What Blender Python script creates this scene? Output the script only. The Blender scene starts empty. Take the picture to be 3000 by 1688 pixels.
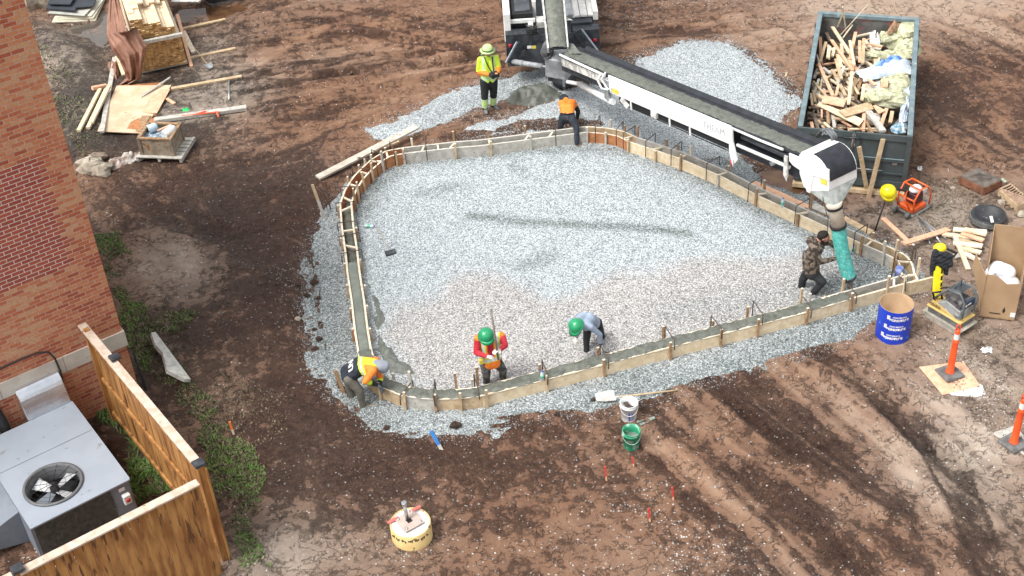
import bpy, math, random
import numpy as np
from mathutils import Vector, Matrix
from mathutils.bvhtree import BVHTree
SC = bpy.context.scene
COL = SC.collection
R_ = math.radians
# ------------------------------------------------------------------ camera
F_, CX, CY, HC = 4000.0, 1500.0, 844.0, 16.3
_d = np.array([1840.7 - CX, 5989.3 - CY]); _n = np.array([_d[0], _d[1], F_]); _n /= np.linalg.norm(_n)
UPV = -_n
FWV = np.array([0, 0, 1.]) - UPV * UPV[2]; FWV /= np.linalg.norm(FWV)
RTV = np.cross(FWV, UPV)
cam = bpy.data.cameras.new('camera'); camo = bpy.data.objects.new('camera', cam); COL.objects.link(camo)
cam.sensor_width = 36; cam.lens = 36 * F_ / 3000; cam.clip_start = .1; cam.clip_end = 3000
cxw = Vector((RTV[0], FWV[0], UPV[0])); cyw = -Vector((RTV[1], FWV[1], UPV[1])); czw = -Vector((RTV[2], FWV[2], UPV[2]))
camo.matrix_world = Matrix((
    (cxw.x, cyw.x, czw.x, 0), (cxw.y, cyw.y, czw.y, 0), (cxw.z, cyw.z, czw.z, HC), (0, 0, 0, 1)))
SC.camera = camo
# ------------------------------------------------------------------ sky, sun, exposure
SUN_EL, SUN_AZ = 60, -120      # soft light from the upper left
w = bpy.data.worlds.new('World'); SC.world = w; w.use_nodes = True
nt = w.node_tree; nt.nodes.clear()
sky = nt.nodes.new('ShaderNodeTexSky'); sky.sky_type = 'NISHITA'; sky.sun_disc = False
sky.sun_elevation = R_(SUN_EL); sky.sun_rotation = R_(SUN_AZ); sky.dust_density = 4; sky.air_density = 1.0
hs = nt.nodes.new('ShaderNodeHueSaturation'); hs.inputs['Saturation'].default_value = .16; hs.inputs['Value'].default_value = 1.0
bg = nt.nodes.new('ShaderNodeBackground'); bg.inputs['Strength'].default_value = .15
wo = nt.nodes.new('ShaderNodeOutputWorld')
nt.links.new(sky.outputs[0], hs.inputs['Color']); nt.links.new(hs.outputs[0], bg.inputs[0]); nt.links.new(bg.outputs[0], wo.inputs[0])
sl = bpy.data.lights.new('sun', 'SUN'); sl.energy = 1.3; sl.angle = R_(18); sl.color = (1, .97, .92)
so = bpy.data.objects.new('sun', sl); COL.objects.link(so)
_az = R_(SUN_AZ); _el = R_(SUN_EL)
so.rotation_euler = Vector((math.sin(_az) * math.cos(_el), math.cos(_az) * math.cos(_el), math.sin(_el))).to_track_quat('Z', 'Y').to_euler()
so.location = (-8, 14, 25)
SC.view_settings.view_transform = 'Standard'; SC.view_settings.look = 'None'; SC.view_settings.gamma = 1
SC.view_settings.exposure = .93
# ------------------------------------------------------------------ picture measurements -> world points
Rg = {'D': (0, 0, .8583), 'R1': (0, 0, 2.588), 'R2': (750, 0, 2.588), 'R3': (1400, 0, 2.588), 'R4': (2200, 0, 2.415), 'R5': (0, 900, 1.8387),
      'R6': (850, 350, 2.6347), 'R7': (1600, 350, 2.6347), 'R8': (2250, 450, 2.4147), 'R9': (900, 850, 3.22), 'R10': (1550, 850, 2.8975),
      'R11': (2300, 900, 1.8386), 'R12': (700, 1150, 2.694), 'Q1': (1460, 0, 5.573), 'Q2': (2100, 330, 4.675), 'Q3': (2560, 500, 4.527),
      'Q4': (2540, 720, 4.261), 'Q5': (1360, 110, 6.036), 'Q6': (2300, 650, 5.796), 'Q7': (1600, 260, 7.243), 'Q8': (0, 1050, 3.6225),
      'Q9': (0, 0, 4.293), 'Q10': (230, 220, 4.83), 'Q11': (2340, 700, 5.574), 'Q12': (2700, 480, 6.587)}
def ray(R, x, y):
    a = Rg[R]; v = np.array([a[0] + x / a[2] - CX, a[1] + y / a[2] - CY, F_])
    return np.array([v.dot(RTV), v.dot(FWV), v.dot(UPV)])
def A(R, x, y, z=0.0):
    d = ray(R, x, y); t = (z - HC) / d[2]; return Vector((d[0] * t, d[1] * t, z))
def AY(R, x, y, Y):
    d = ray(R, x, y); t = Y / d[1]; return Vector((d[0] * t, Y, HC + d[2] * t))
def G(R, x, y, dz=0.0):
    z = 0.0
    for _ in range(6):
        p = A(R, x, y, z); z = gz1(p.x, p.y) + dz
    return A(R, x, y, z)
def D(pts): return [(A('D', x, y).x, A('D', x, y).y) for x, y in pts]
# ------------------------------------------------------------------ numpy noise
def _h(i, j, s):
    v = np.sin(i * 127.1 + j * 311.7 + s * 74.7) * 43758.5453
    return v - np.floor(v)
def vn(x, y, s=0):
    xi = np.floor(x); yi = np.floor(y); fx = x - xi; fy = y - yi
    fx = fx * fx * (3 - 2 * fx); fy = fy * fy * (3 - 2 * fy)
    return ((_h(xi, yi, s) * (1 - fx) + _h(xi + 1, yi, s) * fx) * (1 - fy) + (_h(xi, yi + 1, s) * (1 - fx) + _h(xi + 1, yi + 1, s) * fx) * fy) * 2 - 1
def fbm(x, y, f, o=4, s=0):
    r = 0; a = 1; n = 0
    for k in range(o):
        c, d_ = math.cos(.6 * k + .3), math.sin(.6 * k + .3)
        r = r + a * vn((x * c - y * d_) * f + 7.3 * k, (x * d_ + y * c) * f + 3.1 * k, s + k); n += a; a *= .5; f *= 2.03
    return r / n
def sm(a, b, x): t = np.clip((x - a) / (b - a), 0, 1); return t * t * (3 - 2 * t)
def segdist(x, y, pts):
    best = np.full(np.shape(x), 1e9); side = np.zeros(np.shape(x)); par = np.zeros(np.shape(x)); acc = 0
    for (ax, ay), (bx, by) in zip(pts[:-1], pts[1:]):
        dx, dy = bx - ax, by - ay; L = math.hypot(dx, dy) + 1e-9
        t = np.clip(((x - ax) * dx + (y - ay) * dy) / (L * L), 0, 1)
        d = np.hypot(x - ax - t * dx, y - ay - t * dy); s = ((x - ax) * dy - (y - ay) * dx) / L
        m = d < best; best = np.where(m, d, best); side = np.where(m, s, side); par = np.where(m, acc + t * L, par); acc += L
    return best, side, par
def polysd(x, y, pts):   # + inside
    ins = np.zeros(np.shape(x), bool); n = len(pts)
    for i in range(n):
        ax, ay = pts[i]; bx, by = pts[(i + 1) % n]
        c = ((ay > y) != (by > y)) & (x < (bx - ax) * (y - ay) / ((by - ay) if by != ay else 1e-9) + ax); ins ^= c
    d, _, _ = segdist(x, y, list(pts) + [pts[0]])
    return np.where(ins, d, -d)
# ------------------------------------------------------------------ materials
MATS = {}
def mat(name, c=(.5, .5, .5), c2=None, sc=6, rough=.7, metal=0, bump=0, bsc=None, spot=None, spotsc=20, spotth=.62, alpha=None, stretch=None, detail=4, trans=0, coat=0, lo=.38, hi=.62):
    if name in MATS: return MATS[name]
    m = bpy.data.materials.new(name); m.use_nodes = True; n = m.node_tree; b = n.nodes['Principled BSDF']
    b.inputs['Roughness'].default_value = rough; b.inputs['Metallic'].default_value = metal
    if coat: b.inputs['Coat Weight'].default_value = coat
    if trans: b.inputs['Transmission Weight'].default_value = trans
    tc = n.nodes.new('ShaderNodeTexCoord'); src = tc.outputs['Object']
    if stretch:
        mp = n.nodes.new('ShaderNodeMapping'); mp.inputs['Scale'].default_value = stretch; n.links.new(src, mp.inputs[0]); src = mp.outputs[0]
    if c2 is None: c2 = tuple(min(1, v * .8) for v in c)
    nz = n.nodes.new('ShaderNodeTexNoise'); nz.inputs['Scale'].default_value = sc; nz.inputs['Detail'].default_value = detail; n.links.new(src, nz.inputs['Vector'])
    cr = n.nodes.new('ShaderNodeValToRGB'); cr.color_ramp.elements[0].position = lo; cr.color_ramp.elements[1].position = hi
    cr.color_ramp.elements[0].color = (*c2, 1); cr.color_ramp.elements[1].color = (*c, 1); n.links.new(nz.outputs['Fac'], cr.inputs[0])
    out = cr.outputs[0]
    if spot:
        s2 = n.nodes.new('ShaderNodeTexNoise'); s2.inputs['Scale'].default_value = spotsc; s2.inputs['Detail'].default_value = 5; n.links.new(src, s2.inputs['Vector'])
        r2 = n.nodes.new('ShaderNodeValToRGB'); r2.color_ramp.elements[0].position = spotth; r2.color_ramp.elements[1].position = spotth + .05; n.links.new(s2.outputs['Fac'], r2.inputs[0])
        mx = n.nodes.new('ShaderNodeMix'); mx.data_type = 'RGBA'; n.links.new(r2.outputs[0], mx.inputs[0]); n.links.new(out, mx.inputs[6]); mx.inputs[7].default_value = (*spot, 1); out = mx.outputs[2]
    n.links.new(out, b.inputs['Base Color'])
    if bump:
        bz = n.nodes.new('ShaderNodeTexNoise'); bz.inputs['Scale'].default_value = bsc or sc * 4; bz.inputs['Detail'].default_value = 5; n.links.new(src, bz.inputs['Vector'])
        bp = n.nodes.new('ShaderNodeBump'); bp.inputs['Strength'].default_value = bump; bp.inputs['Distance'].default_value = .02; n.links.new(bz.outputs['Fac'], bp.inputs['Height']); n.links.new(bp.outputs[0], b.inputs['Normal'])
    if alpha is not None: b.inputs['Alpha'].default_value = alpha
    MATS[name] = m; return m
W_NEW = mat('pale_new_wood', (.72, .60, .42), (.60, .47, .30), sc=9, rough=.75, bump=.15, spot=(.28, .17, .09), spotsc=14, spotth=.70)
W_WHT = mat('white_cut_wood', (.78, .70, .56), (.62, .52, .38), sc=12, rough=.8)
W_TAN = mat('tan_wood', (.54, .41, .26), (.40, .29, .17), sc=8, rough=.78, bump=.2, spot=(.2, .12, .07), spotsc=12, spotth=.66)
W_GRY = mat('weathered_wood', (.50, .48, .43), (.37, .35, .31), sc=8, rough=.85, bump=.25, spot=(.16, .14, .12), spotsc=18, spotth=.64)
W_ORG = mat('orange_plywood', (.46, .20, .085), (.36, .145, .055), sc=7, rough=.7, bump=.1, spot=(.2, .09, .04), spotsc=16, spotth=.66)
W_DRT = mat('dirty_grey_wood', (.22, .17, .13), (.11, .085, .065), sc=9, rough=.85, bump=.3)
W_STK = mat('brown_stake_wood', (.38, .24, .13), (.24, .145, .08), sc=14, rough=.8, bump=.2)
W_PNK = mat('fresh_pink_wood', (.72, .44, .29), (.60, .34, .21), sc=10, rough=.75)
W_CED = mat('cedar_fence_wood', (.46, .235, .075), (.25, .105, .028), sc=9, rough=.65, bump=.25, stretch=(1, 1, .16), spot=(.12, .05, .018), spotsc=12, spotth=.60)
W_CAP = mat('bleached_rail_wood', (.60, .50, .41), (.48, .37, .28), sc=8, rough=.75, bump=.15, spot=(.3, .19, .11), spotsc=14, spotth=.66)
CONC = mat('wet_concrete', (.135, .142, .118), (.088, .095, .078), sc=9, rough=.5, bump=.6, bsc=30, spot=(.20, .20, .165), spotsc=40, spotth=.62)
CONCS = mat('troweled_concrete', (.185, .20, .168), (.14, .155, .13), sc=5, rough=.42, bump=.1)
CDRY = mat('dry_concrete', (.58, .57, .52), (.42, .41, .37), sc=10, rough=.9, bump=.3)
STEEL = mat('rusty_rebar', (.13, .095, .075), (.06, .045, .04), sc=20, rough=.7, metal=.3)
GALV = mat('galvanised_steel', (.55, .57, .58), (.4, .42, .43), sc=10, rough=.38, metal=.8)
BLACK = mat('black_rubber', (.018, .018, .02), (.008, .008, .009), sc=10, rough=.75)
DKST = mat('dark_painted_steel', (.045, .052, .06), (.02, .024, .03), sc=8, rough=.5, spot=(.16, .15, .14), spotsc=16, spotth=.66, bump=.1)
WPNT = mat('white_machine_paint', (.80, .80, .78), (.70, .70, .68), sc=4, rough=.35, spot=(.34, .32, .29), spotsc=18, spotth=.70)
WDRT = mat('muddy_white_paint', (.66, .65, .62), (.36, .35, .32), sc=9, rough=.5, spot=(.16, .15, .13), spotsc=12, spotth=.62)
# ------------------------------------------------------------------ mesh builder
def woff(o):
    v = Vector((0, 0, 0))
    while o: v += o.location; o = o.parent
    return v
class MB:
    def __init__(s): s.v = []; s.f = []; s.m = []; s.s = []
    def add(s, vs, fs, mi=0, sm_=False):
        b = len(s.v); s.v += [tuple(v) for v in vs]
        for f in fs: s.f.append([b + i for i in f]); s.m.append(mi); s.s.append(sm_)
        return s
    def box(s, c, size, rot=None, mi=0, taper=1.0):
        hx, hy, hz = size[0] / 2, size[1] / 2, size[2] / 2; c = Vector(c)
        vs = [Vector((x * hx * (taper if z > 0 else 1), y * hy * (taper if z > 0 else 1), z * hz)) for z in (-1, 1) for y in (-1, 1) for x in (-1, 1)]
        if rot is not None:
            if not isinstance(rot, Matrix): rot = Matrix.Rotation(rot, 3, 'Z')
            vs = [rot @ v for v in vs]
        return s.add([c + v for v in vs], [(0, 2, 3, 1), (4, 5, 7, 6), (0, 1, 5, 4), (2, 6, 7, 3), (0, 4, 6, 2), (1, 3, 7, 5)], mi)
    def bar(s, p, q, wd, th, up=(0, 0, 1), mi=0):     # wd sideways, th along up
        p = Vector(p); q = Vector(q); d = (q - p); L = d.length; d.normalize(); up = Vector(up)
        sd = d.cross(up)
        if sd.length < 1e-3: sd = d.cross(Vector((1, 0, 0)))
        sd.normalize(); u = sd.cross(d).normalized()
        return s.box((p + q) / 2, (L, wd, th), Matrix((d, sd, u)).transposed(), mi)
    def tube(s, pts, r, n=8, mi=0, closed=False, caps=True, sm_=True, squash=1.0):
        pts = [Vector(p) for p in pts]; rs = r if isinstance(r, (list, tuple)) else [r] * len(pts)
        vs = []; u = None; N_ = len(pts)
        for i, p in enumerate(pts):
            a = pts[(i - 1) % N_] if (i > 0 or closed) else p; b = pts[(i + 1) % N_] if (i < N_ - 1 or closed) else p
            t = (b - a).normalized()
            if u is None:
                u = t.cross(Vector((0, 0, 1)))
                if u.length < .05: u = t.cross(Vector((1, 0, 0)))
            u = (u - t * u.dot(t))
            if u.length < 1e-6: u = t.orthogonal()
            u.normalize(); w_ = t.cross(u)
            for k in range(n):
                an = 2 * math.pi * k / n; vs.append(p + (u * math.cos(an) + w_ * math.sin(an) * squash) * rs[i])
        fs = []
        for i in range(N_ if closed else N_ - 1):
            j = (i + 1) % N_
            for k in range(n): fs.append((i * n + k, i * n + (k + 1) % n, j * n + (k + 1) % n, j * n + k))
        s.add(vs, fs, mi, sm_)
        if caps and not closed:
            b = len(s.v) - len(vs); s.f.append([b + k for k in range(n)][::-1]); s.f.append([b + (N_ - 1) * n + k for k in range(n)]); s.m += [mi, mi]; s.s += [False, False]
        return s
    def lathe(s, prof, c=(0, 0, 0), n=24, mi=0, rot=None, sm_=True, closed=False):   # prof [(r,z)]
        vs = []; c = Vector(c)
        for r, z in prof:
            for k in range(n):
                a = 2 * math.pi * k / n; v = Vector((r * math.cos(a), r * math.sin(a), z))
                vs.append(c + (rot @ v if rot is not None else v))
        fs = []
        for i in range(len(prof) - 1):
            for k in range(n): fs.append((i * n + k, i * n + (k + 1) % n, (i + 1) * n + (k + 1) % n, (i + 1) * n + k))
        if closed: 
            for k in range(n): fs.append(((len(prof) - 1) * n + k, (len(prof) - 1) * n + (k + 1) % n, (k + 1) % n, k))
        return s.add(vs, fs, mi, sm_)
    def prism(s, poly, axis_o, ax, ay, az, t, mi=0):  # polygon in plane (ax,ay) extruded along az by t
        o = Vector(axis_o); ax = Vector(ax); ay = Vector(ay); az = Vector(az).normalized() * t; n = len(poly)
        vs = [o + ax * x + ay * y for x, y in poly] + [o + ax * x + ay * y + az for x, y in poly]
        return s.add(vs, [list(range(n))[::-1], list(range(n, 2 * n))] + [(i, (i + 1) % n, n + (i + 1) % n, n + i) for i in range(n)], mi)
    def slab(s, pts, t, mi=0):     # quad/polygon top points, extruded down t along its normal
        P = [Vector(p) for p in pts]; nrm = Vector((0, 0, 0))
        for i in range(len(P)): a, b = P[i], P[(i + 1) % len(P)]; nrm += a.cross(b)
        nrm.normalize()
        if nrm.z < 0: nrm = -nrm
        n = len(P); vs = P + [p - nrm * t for p in P]
        return s.add(vs, [list(range(n)), list(range(n, 2 * n))[::-1]] + [(i, n + i, n + (i + 1) % n, (i + 1) % n) for i in range(n)], mi)
    def blob(s, c, r, seed=0, amp=.3, mi=0, n=10, rot=0, fl=1.0, sm_=False):
        rnd = random.Random(seed); c = Vector(c); rx, ry, rz = r if isinstance(r, (tuple, list)) else (r, r, r)
        vs = []; fs = []; m = n // 2
        for i in range(m + 1):
            th = math.pi * i / m
            for k in range(n):
                a = 2 * math.pi * k / n; q = 1 + (rnd.random() - .5) * 2 * amp
                if i in (0, m): q = 1
                x, y, z = math.sin(th) * math.cos(a) * rx * q, math.sin(th) * math.sin(a) * ry * q, math.cos(th) * rz * (1 + (rnd.random() - .5) * amp)
                vs.append(c + Vector((x * math.cos(rot) - y * math.sin(rot), x * math.sin(rot) + y * math.cos(rot), z * fl)))
        for i in range(m):
            for k in range(n): fs.append((i * n + k, (i + 1) * n + k, (i + 1) * n + (k + 1) % n, i * n + (k + 1) % n))
        return s.add(vs, fs, mi, sm_)
    def cloth(s, fn, nu, nv, mi=0, th=.006):   # two sided thin sheet from fn(u,v)->Vector
        vs = [fn(i / (nu - 1), j / (nv - 1)) for j in range(nv) for i in range(nu)]
        fs = [(j * nu + i, j * nu + i + 1, (j + 1) * nu + i + 1, (j + 1) * nu + i) for j in range(nv - 1) for i in range(nu - 1)]
        return s.add(vs, fs, mi, True)
    def build(s, name, mats, parent=None, base=None, label=None, cat=None, group=None, kind=None, bevel=0):
        if not isinstance(mats, (list, tuple)): mats = [mats]
        me = bpy.data.meshes.new(name); P = np.array(s.v, float).reshape(-1, 3)
        if parent is None:
            if base is None:
                mn, mx = P.min(0), P.max(0); base = ((mn[0] + mx[0]) / 2, (mn[1] + mx[1]) / 2, mn[2])
            off = np.array(base)
        else: off = np.array(woff(parent))
        me.from_pydata((P - off).tolist(), [], s.f); me.validate()
        for m_ in mats: me.materials.append(m_)
        if len(me.polygons) == len(s.f):
            me.polygons.foreach_set('material_index', s.m); me.polygons.foreach_set('use_smooth', s.s)
        o = bpy.data.objects.new(name, me); COL.objects.link(o)
        if parent is None: o.location = base
        else: o.parent = parent
        if bevel:
            bv = o.modifiers.new('bevel', 'BEVEL'); bv.width = bevel; bv.segments = 1; bv.limit_method = 'ANGLE'
        return tag(o, label, cat, group, kind)
def tag(o, label=None, cat=None, group=None, kind=None):
    if label: o['label'] = label
    if cat: o['category'] = cat
    if group: o['group'] = group
    if kind: o['kind'] = kind
    return o
def thing(name, label, cat, loc=(0, 0, 0), group=None):
    o = bpy.data.objects.new(name, None); COL.objects.link(o); o.location = loc; o.empty_display_size = .2
    return tag(o, label, cat, group)
def copy_thing(root, loc, rz, label=None):
    def cp(o, par):
        c = o.copy(); COL.objects.link(c); c.parent = par
        for ch in [x for x in o.children]: cp(ch, c)
        return c
    r = cp(root, None); r.location = loc; r.rotation_euler = (0, 0, rz)
    if label: r['label'] = label
    return r
def text(name, body, size, M, m, parent, ext=.002, bold=0, xs=1.0):     # flat lettering, M = world matrix
    cu = bpy.data.curves.new(name, 'FONT'); cu.body = body; cu.size = size; cu.extrude = ext; cu.offset = bold; cu.align_x = 'CENTER'; cu.align_y = 'CENTER'
    t = bpy.data.objects.new('tmp', cu); COL.objects.link(t)
    bpy.context.view_layer.update()
    me = bpy.data.meshes.new_from_object(t.evaluated_get(bpy.context.evaluated_depsgraph_get()))
    bpy.data.objects.remove(t)
    off = woff(parent)
    for v in me.vertices: v.co = (M @ Vector((v.co.x * xs, v.co.y, v.co.z))) - off
    me.materials.clear(); me.materials.append(m)
    o = bpy.data.objects.new(name, me); COL.objects.link(o); o.parent = parent
    return o
def frame(o, x, y):     # matrix with origin o, x axis, y axis
    x = Vector(x).normalized(); z = x.cross(Vector(y)).normalized(); y = z.cross(x)
    return Matrix(((x.x, y.x, z.x, o[0]), (x.y, y.y, z.y, o[1]), (x.z, y.z, z.z, o[2]), (0, 0, 0, 1)))
rnd = random.Random(5)
# ------------------------------------------------------------------ ground zones
GRAVEL = [D(p) for p in [
    [(868, 470), (835, 515), (778, 590), (760, 650), (775, 700), (765, 760), (780, 830), (775, 900), (790, 950), (812, 985), (860, 1008), (905, 1050), (945, 1082), (1010, 1088),
     (1110, 1090), (1170, 1095), (1240, 1090), (1290, 1065), (1390, 1048), (1480, 1050), (1560, 1012), (1680, 995), (1800, 965), (1900, 925), (2010, 895), (2100, 870), (2150, 855), (2200, 800), (2300, 745),
     (2330, 735), (2310, 690), (2290, 640), (2180, 590), (2090, 535), (2010, 490), (1900, 440), (1620, 325), (1500, 312), (1300, 335), (1060, 372), (1000, 395), (930, 430)],
    [(925, 325), (1000, 295), (1110, 245), (1210, 205), (1290, 190), (1400, 178), (1420, 235), (1300, 245), (1200, 275), (1110, 310), (1040, 335), (985, 352), (945, 345)],
    [(1175, 325), (1230, 298), (1330, 276), (1400, 262), (1450, 262), (1450, 300), (1330, 303), (1250, 322)],
    [(1400, 240), (1440, 212), (1500, 190), (1560, 155), (1640, 130), (1730, 105), (1830, 97), (1900, 150), (1960, 190), (1992, 230), (1992, 290), (1900, 335), (1850, 375),
     (1900, 430), (1960, 455), (2010, 500), (1900, 460), (1600, 340), (1500, 318), (1450, 320), (1435, 280)]]]
SPARSE = [D(p) for p in [[(1540, -10), (1850, -10), (1810, 28), (1700, 16), (1600, 12)], [(1520, 30), (1620, 25), (1700, 45), (1560, 62)],
    [(1560, 1265), (1650, 1240), (1700, 1300), (1790, 1330), (1880, 1390), (1930, 1449), (1700, 1460), (1640, 1340)],
    [(1170, 300), (1300, 260), (1440, 240), (1460, 320), (1250, 330)],
    [(1000, 1360), (1060, 1370), (1070, 1400), (1010, 1390)],
    [(2330, 850), (2450, 900), (2575, 960), (2590, 1080), (2480, 1110), (2380, 1010)],
    [(690, 680), (770, 660), (790, 900), (730, 830)]]]
def S_(pts, w_, dep, tone, k=0.): return (D(pts), w_, dep, tone, k)
STROKES = [  # ruts: points, half width, depth, tone change
    S_([(640, 60), (800, 30), (1000, 70), (1260, 120)], .25, .05, .10), S_([(660, 110), (900, 85), (1050, 110), (1250, 150)], .13, .07, -.1),
    S_([(600, 160), (750, 140), (930, 120), (1060, 150)], .3, .06, .12), S_([(600, 250), (800, 195), (1000, 175), (1180, 150)], .16, .07, -.1),
    S_([(760, 235), (900, 210), (1100, 170), (1250, 150)], .22, .05, .22), S_([(640, 150), (700, 120), (800, 70)], .3, .05, .30),
    S_([(780, 130), (900, 115), (1010, 110)], .35, .03, .20), S_([(620, 190), (840, 190), (1010, 165)], .14, .06, .05),
    S_([(640, 400), (800, 320), (1000, 240), (1200, 200)], .35, .05, .10), S_([(700, 290), (850, 280), (980, 240)], .3, .04, -.12),
    S_([(1520, 60), (1750, 85), (1950, 60), (2080, 45)], .2, .05, -.1), S_([(1510, 130), (1700, 100), (1900, 110), (2050, 80)], .2, .05, .1),
    S_([(1510, 95), (1700, 80), (1850, 40)], .22, .05, .15),
    S_([(1900, 880), (2010, 960), (2130, 1060), (2260, 1190)], .36, .04, .20), S_([(1800, 915), (1960, 1030), (2120, 1160), (2260, 1260)], .22, .06, -.12),
    S_([(1720, 990), (1880, 1110), (2060, 1230), (2180, 1290)], .34, .04, .17), S_([(1640, 1010), (1800, 1140), (1930, 1260), (2080, 1400)], .24, .07, -.16),
    S_([(1620, 1090), (1760, 1220), (1900, 1320), (2010, 1449)], .22, .03, .05), S_([(2050, 880), (2200, 960), (2330, 1100), (2420, 1250), (2500, 1449)], .22, .07, -.2),
    S_([(2100, 980), (2250, 1110), (2350, 1300), (2400, 1449)], .3, .05, .16), S_([(1840, 1240), (1960, 1330), (2060, 1449)], .5, .03, .2),
    S_([(600, 70), (760, 50), (930, 60), (1130, 110), (1260, 170)], .10, .06, -.10), S_([(590, 210), (760, 160), (960, 140), (1190, 130)], .10, .06, -.12), S_([(640, 280), (820, 235), (1000, 205), (1170, 180)], .10, .05, -.12),
    S_([(640, 330), (800, 280), (950, 250)], .12, .05, -.10), S_([(820, 20), (1000, 40), (1150, 80), (1260, 90)], .12, .05, -.10), S_([(700, 20), (760, 5), (900, -10)], .2, .05, .1),
    S_([(2060, 900), (2190, 1000), (2330, 1130)], .12, .06, -.2), S_([(1760, 950), (1900, 1060), (2020, 1150)], .10, .05, -.22), S_([(1560, 1100), (1700, 1230), (1780, 1300)], .14, .05, -.15), S_([(1980, 1240), (2100, 1350), (2180, 1449)], .12, .05, -.15),
    S_([(250, 420), (330, 520), (420, 560), (560, 600)], .25, .05, -.1), S_([(430, 480), (560, 430), (720, 400)], .3, .05, -.08), S_([(1900, 60), (2000, 75), (2060, 130)], .1, .05, -.15), S_([(2420, 20), (2500, 40), (2600, 90)], .2, .04, -.15), S_([(2380, 60), (2480, 90), (2590, 160)], .15, .04, -.18),
    S_([(2330, 200), (2430, 300), (2560, 380)], .35, .05, -.12), S_([(2300, 330), (2420, 400), (2575, 450)], .3, .05, .1),
    S_([(2340, 90), (2450, 150), (2575, 190)], .3, .05, -.18), S_([(2320, 20), (2450, 60), (2575, 110)], .4, .03, .2)]
BLOBS = [  # centre (display px), radii m, tone, grey
    (600, 680, 1.7, 3.2, -.21, 0), (520, 480, 2.4, 1.8, -.15, 0), (700, 950, 1.3, 2.2, -.16, 0), (740, 560, .9, 2.2, -.12, 0), (420, 660, .9, 1.3, .35, .5), (500, 720, .7, 1.0, .22, .4),
    (640, 1120, 1.2, 1.6, -.12, 0), (860, 1200, 1.8, 1.6, -.17, 0), (1250, 1200, 2.4, 1.2, -.14, 0), (1330, 1380, 2., 1, .02, 0), (780, 1400, 1.6, .9, .05, .35), (680, 1430, .8, .9, .12, .5),
    (570, 1000, .7, 1.2, .18, .2), (1100, 60, 2.6, 2.2, .06, -.3), (900, 300, 2.0, 1.6, .14, -.2), (1020, 250, 1.5, 1.2, .16, -.2), (700, 350, 1.6, 1.5, -.05, 0), (1200, 1030, .1, .1, 0, 0),
    (2450, 20, 3.0, 2.2, .42, .25), (2150, 15, 2.4, 1.2, .30, .2), (1950, 90, 2.0, 1.4, .22, .1), (2500, 220, 1.6, 2.4, -.06, -.1), (2420, 600, 2.2, 1.6, .16, .5), (2350, 520, 1.2, 1.1, .1, .45), (2500, 900, 2., 2., .12, .5),
    (2420, 1120, 1.4, 1.6, .14, .45), (2540, 1300, 1.4, 1.6, .08, .3), (1990, 400, .8, .9, -.2, 0), (1920, 450, .5, .5, -.22, 0), (450, 250, 1.2, 2.2, -.10, .7), (200, 250, 1.0, 2., -.16, .8), (230, 330, .8, 1.2, -.05, .9), (160, 130, 1, 1.8, -.06, 1.1),
    (570, 230, 1.4, 1.2, .02, .7), (520, 120, 1.0, 1.4, -.02, .5), (480, 280, 1.0, .5, .12, .5), (330, 370, 2.2, .8, -.2, .2), (1450, 205, .5, .5, -.2, 0), (1300, 330, 2.0, .4, -.2, 0), (2200, 560, 1.4, .9, -.08, .3),
    (2150, 950, .8, .6, .15, 0), (1700, 1150, 1.2, .9, .14, 0), (2300, 1390, 1.4, .7, -.14, 0), (1900, 180, 1.2, .8, .12, .1), (330, 1000, .8, 2.6, -.15, .3), (420, 900, .8, .8, .0, .2)]
def gravelsd(x, y):
    d = np.full(np.shape(x), -9.)
    for p in GRAVEL: d = np.maximum(d, polysd(x, y, p))
    return d
_dj = lambda i, a: 0
PUD = D([(150, 62), (185, 60), (235, 50), (262, 22), (272, 40), (266, 130), (276, 150), (300, 168), (312, 182), (285, 190), (255, 180), (262, 165), (240, 135), (215, 115), (170, 95), (150, 82)])
PUD2 = D([(1920, 430), (2010, 425), (2040, 450), (2000, 480), (1930, 460)])
PUD3 = D([(455, 20), (600, 8), (620, 15), (560, 40), (500, 60), (440, 45)])
WSTR = [D([(1700, 1075), (1500, 1110), (1300, 1100)])]
def gz(x, y, g=None):
    x = np.asarray(x, float); y = np.asarray(y, float)
    if g is None: g = gravelsd(x, y)
    o = sm(.1, -.5, g)
    z = o * (.05 * fbm(x, y, .35, 3, 3) + .035 * fbm(x, y, 1.6, 3, 9))
    left = sm(-1.0, -3.8, x) * sm(27, 24, y)
    z += left * .12 * sm(0, -.9, g)
    bankd = polysd(x, y, D([(70, 60), (130, 70), (200, 110), (260, 160), (300, 240), (230, 420), (160, 380), (90, 200)]))
    z += .28 * sm(-.5, .6, bankd)
    for pts, hw, dep, tone, k in STROKES:
        d, s, _ = segdist(x, y, pts)
        z += o * (-dep * np.exp(-(d / hw) ** 2) + dep * .55 * np.exp(-((d - hw * 1.7) / (hw * .5)) ** 2))
    for P_ in (PUD, PUD2, PUD3): 
        z -= .10 * sm(-.35, .12, polysd(x, y, P_))
    fade = sm(60, 36, np.hypot(x, y - 22))
    return z * fade
_gc = {}
def gz1(x, y):
    k = (round(x, 2), round(y, 2))
    if k not in _gc: _gc[k] = float(gz(np.array([x]), np.array([y]))[0])
    return _gc[k]
def axis(lo, hi, st, far):
    a = list(np.arange(lo, hi, st)); s = st; v = lo
    left = []; right = []
    while v > -far: s *= 1.35; v -= s; left.append(v)
    s = st; v = a[-1]
    while v < far: s *= 1.35; v += s; right.append(v)
    return np.array(left[::-1] + a + right)
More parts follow.
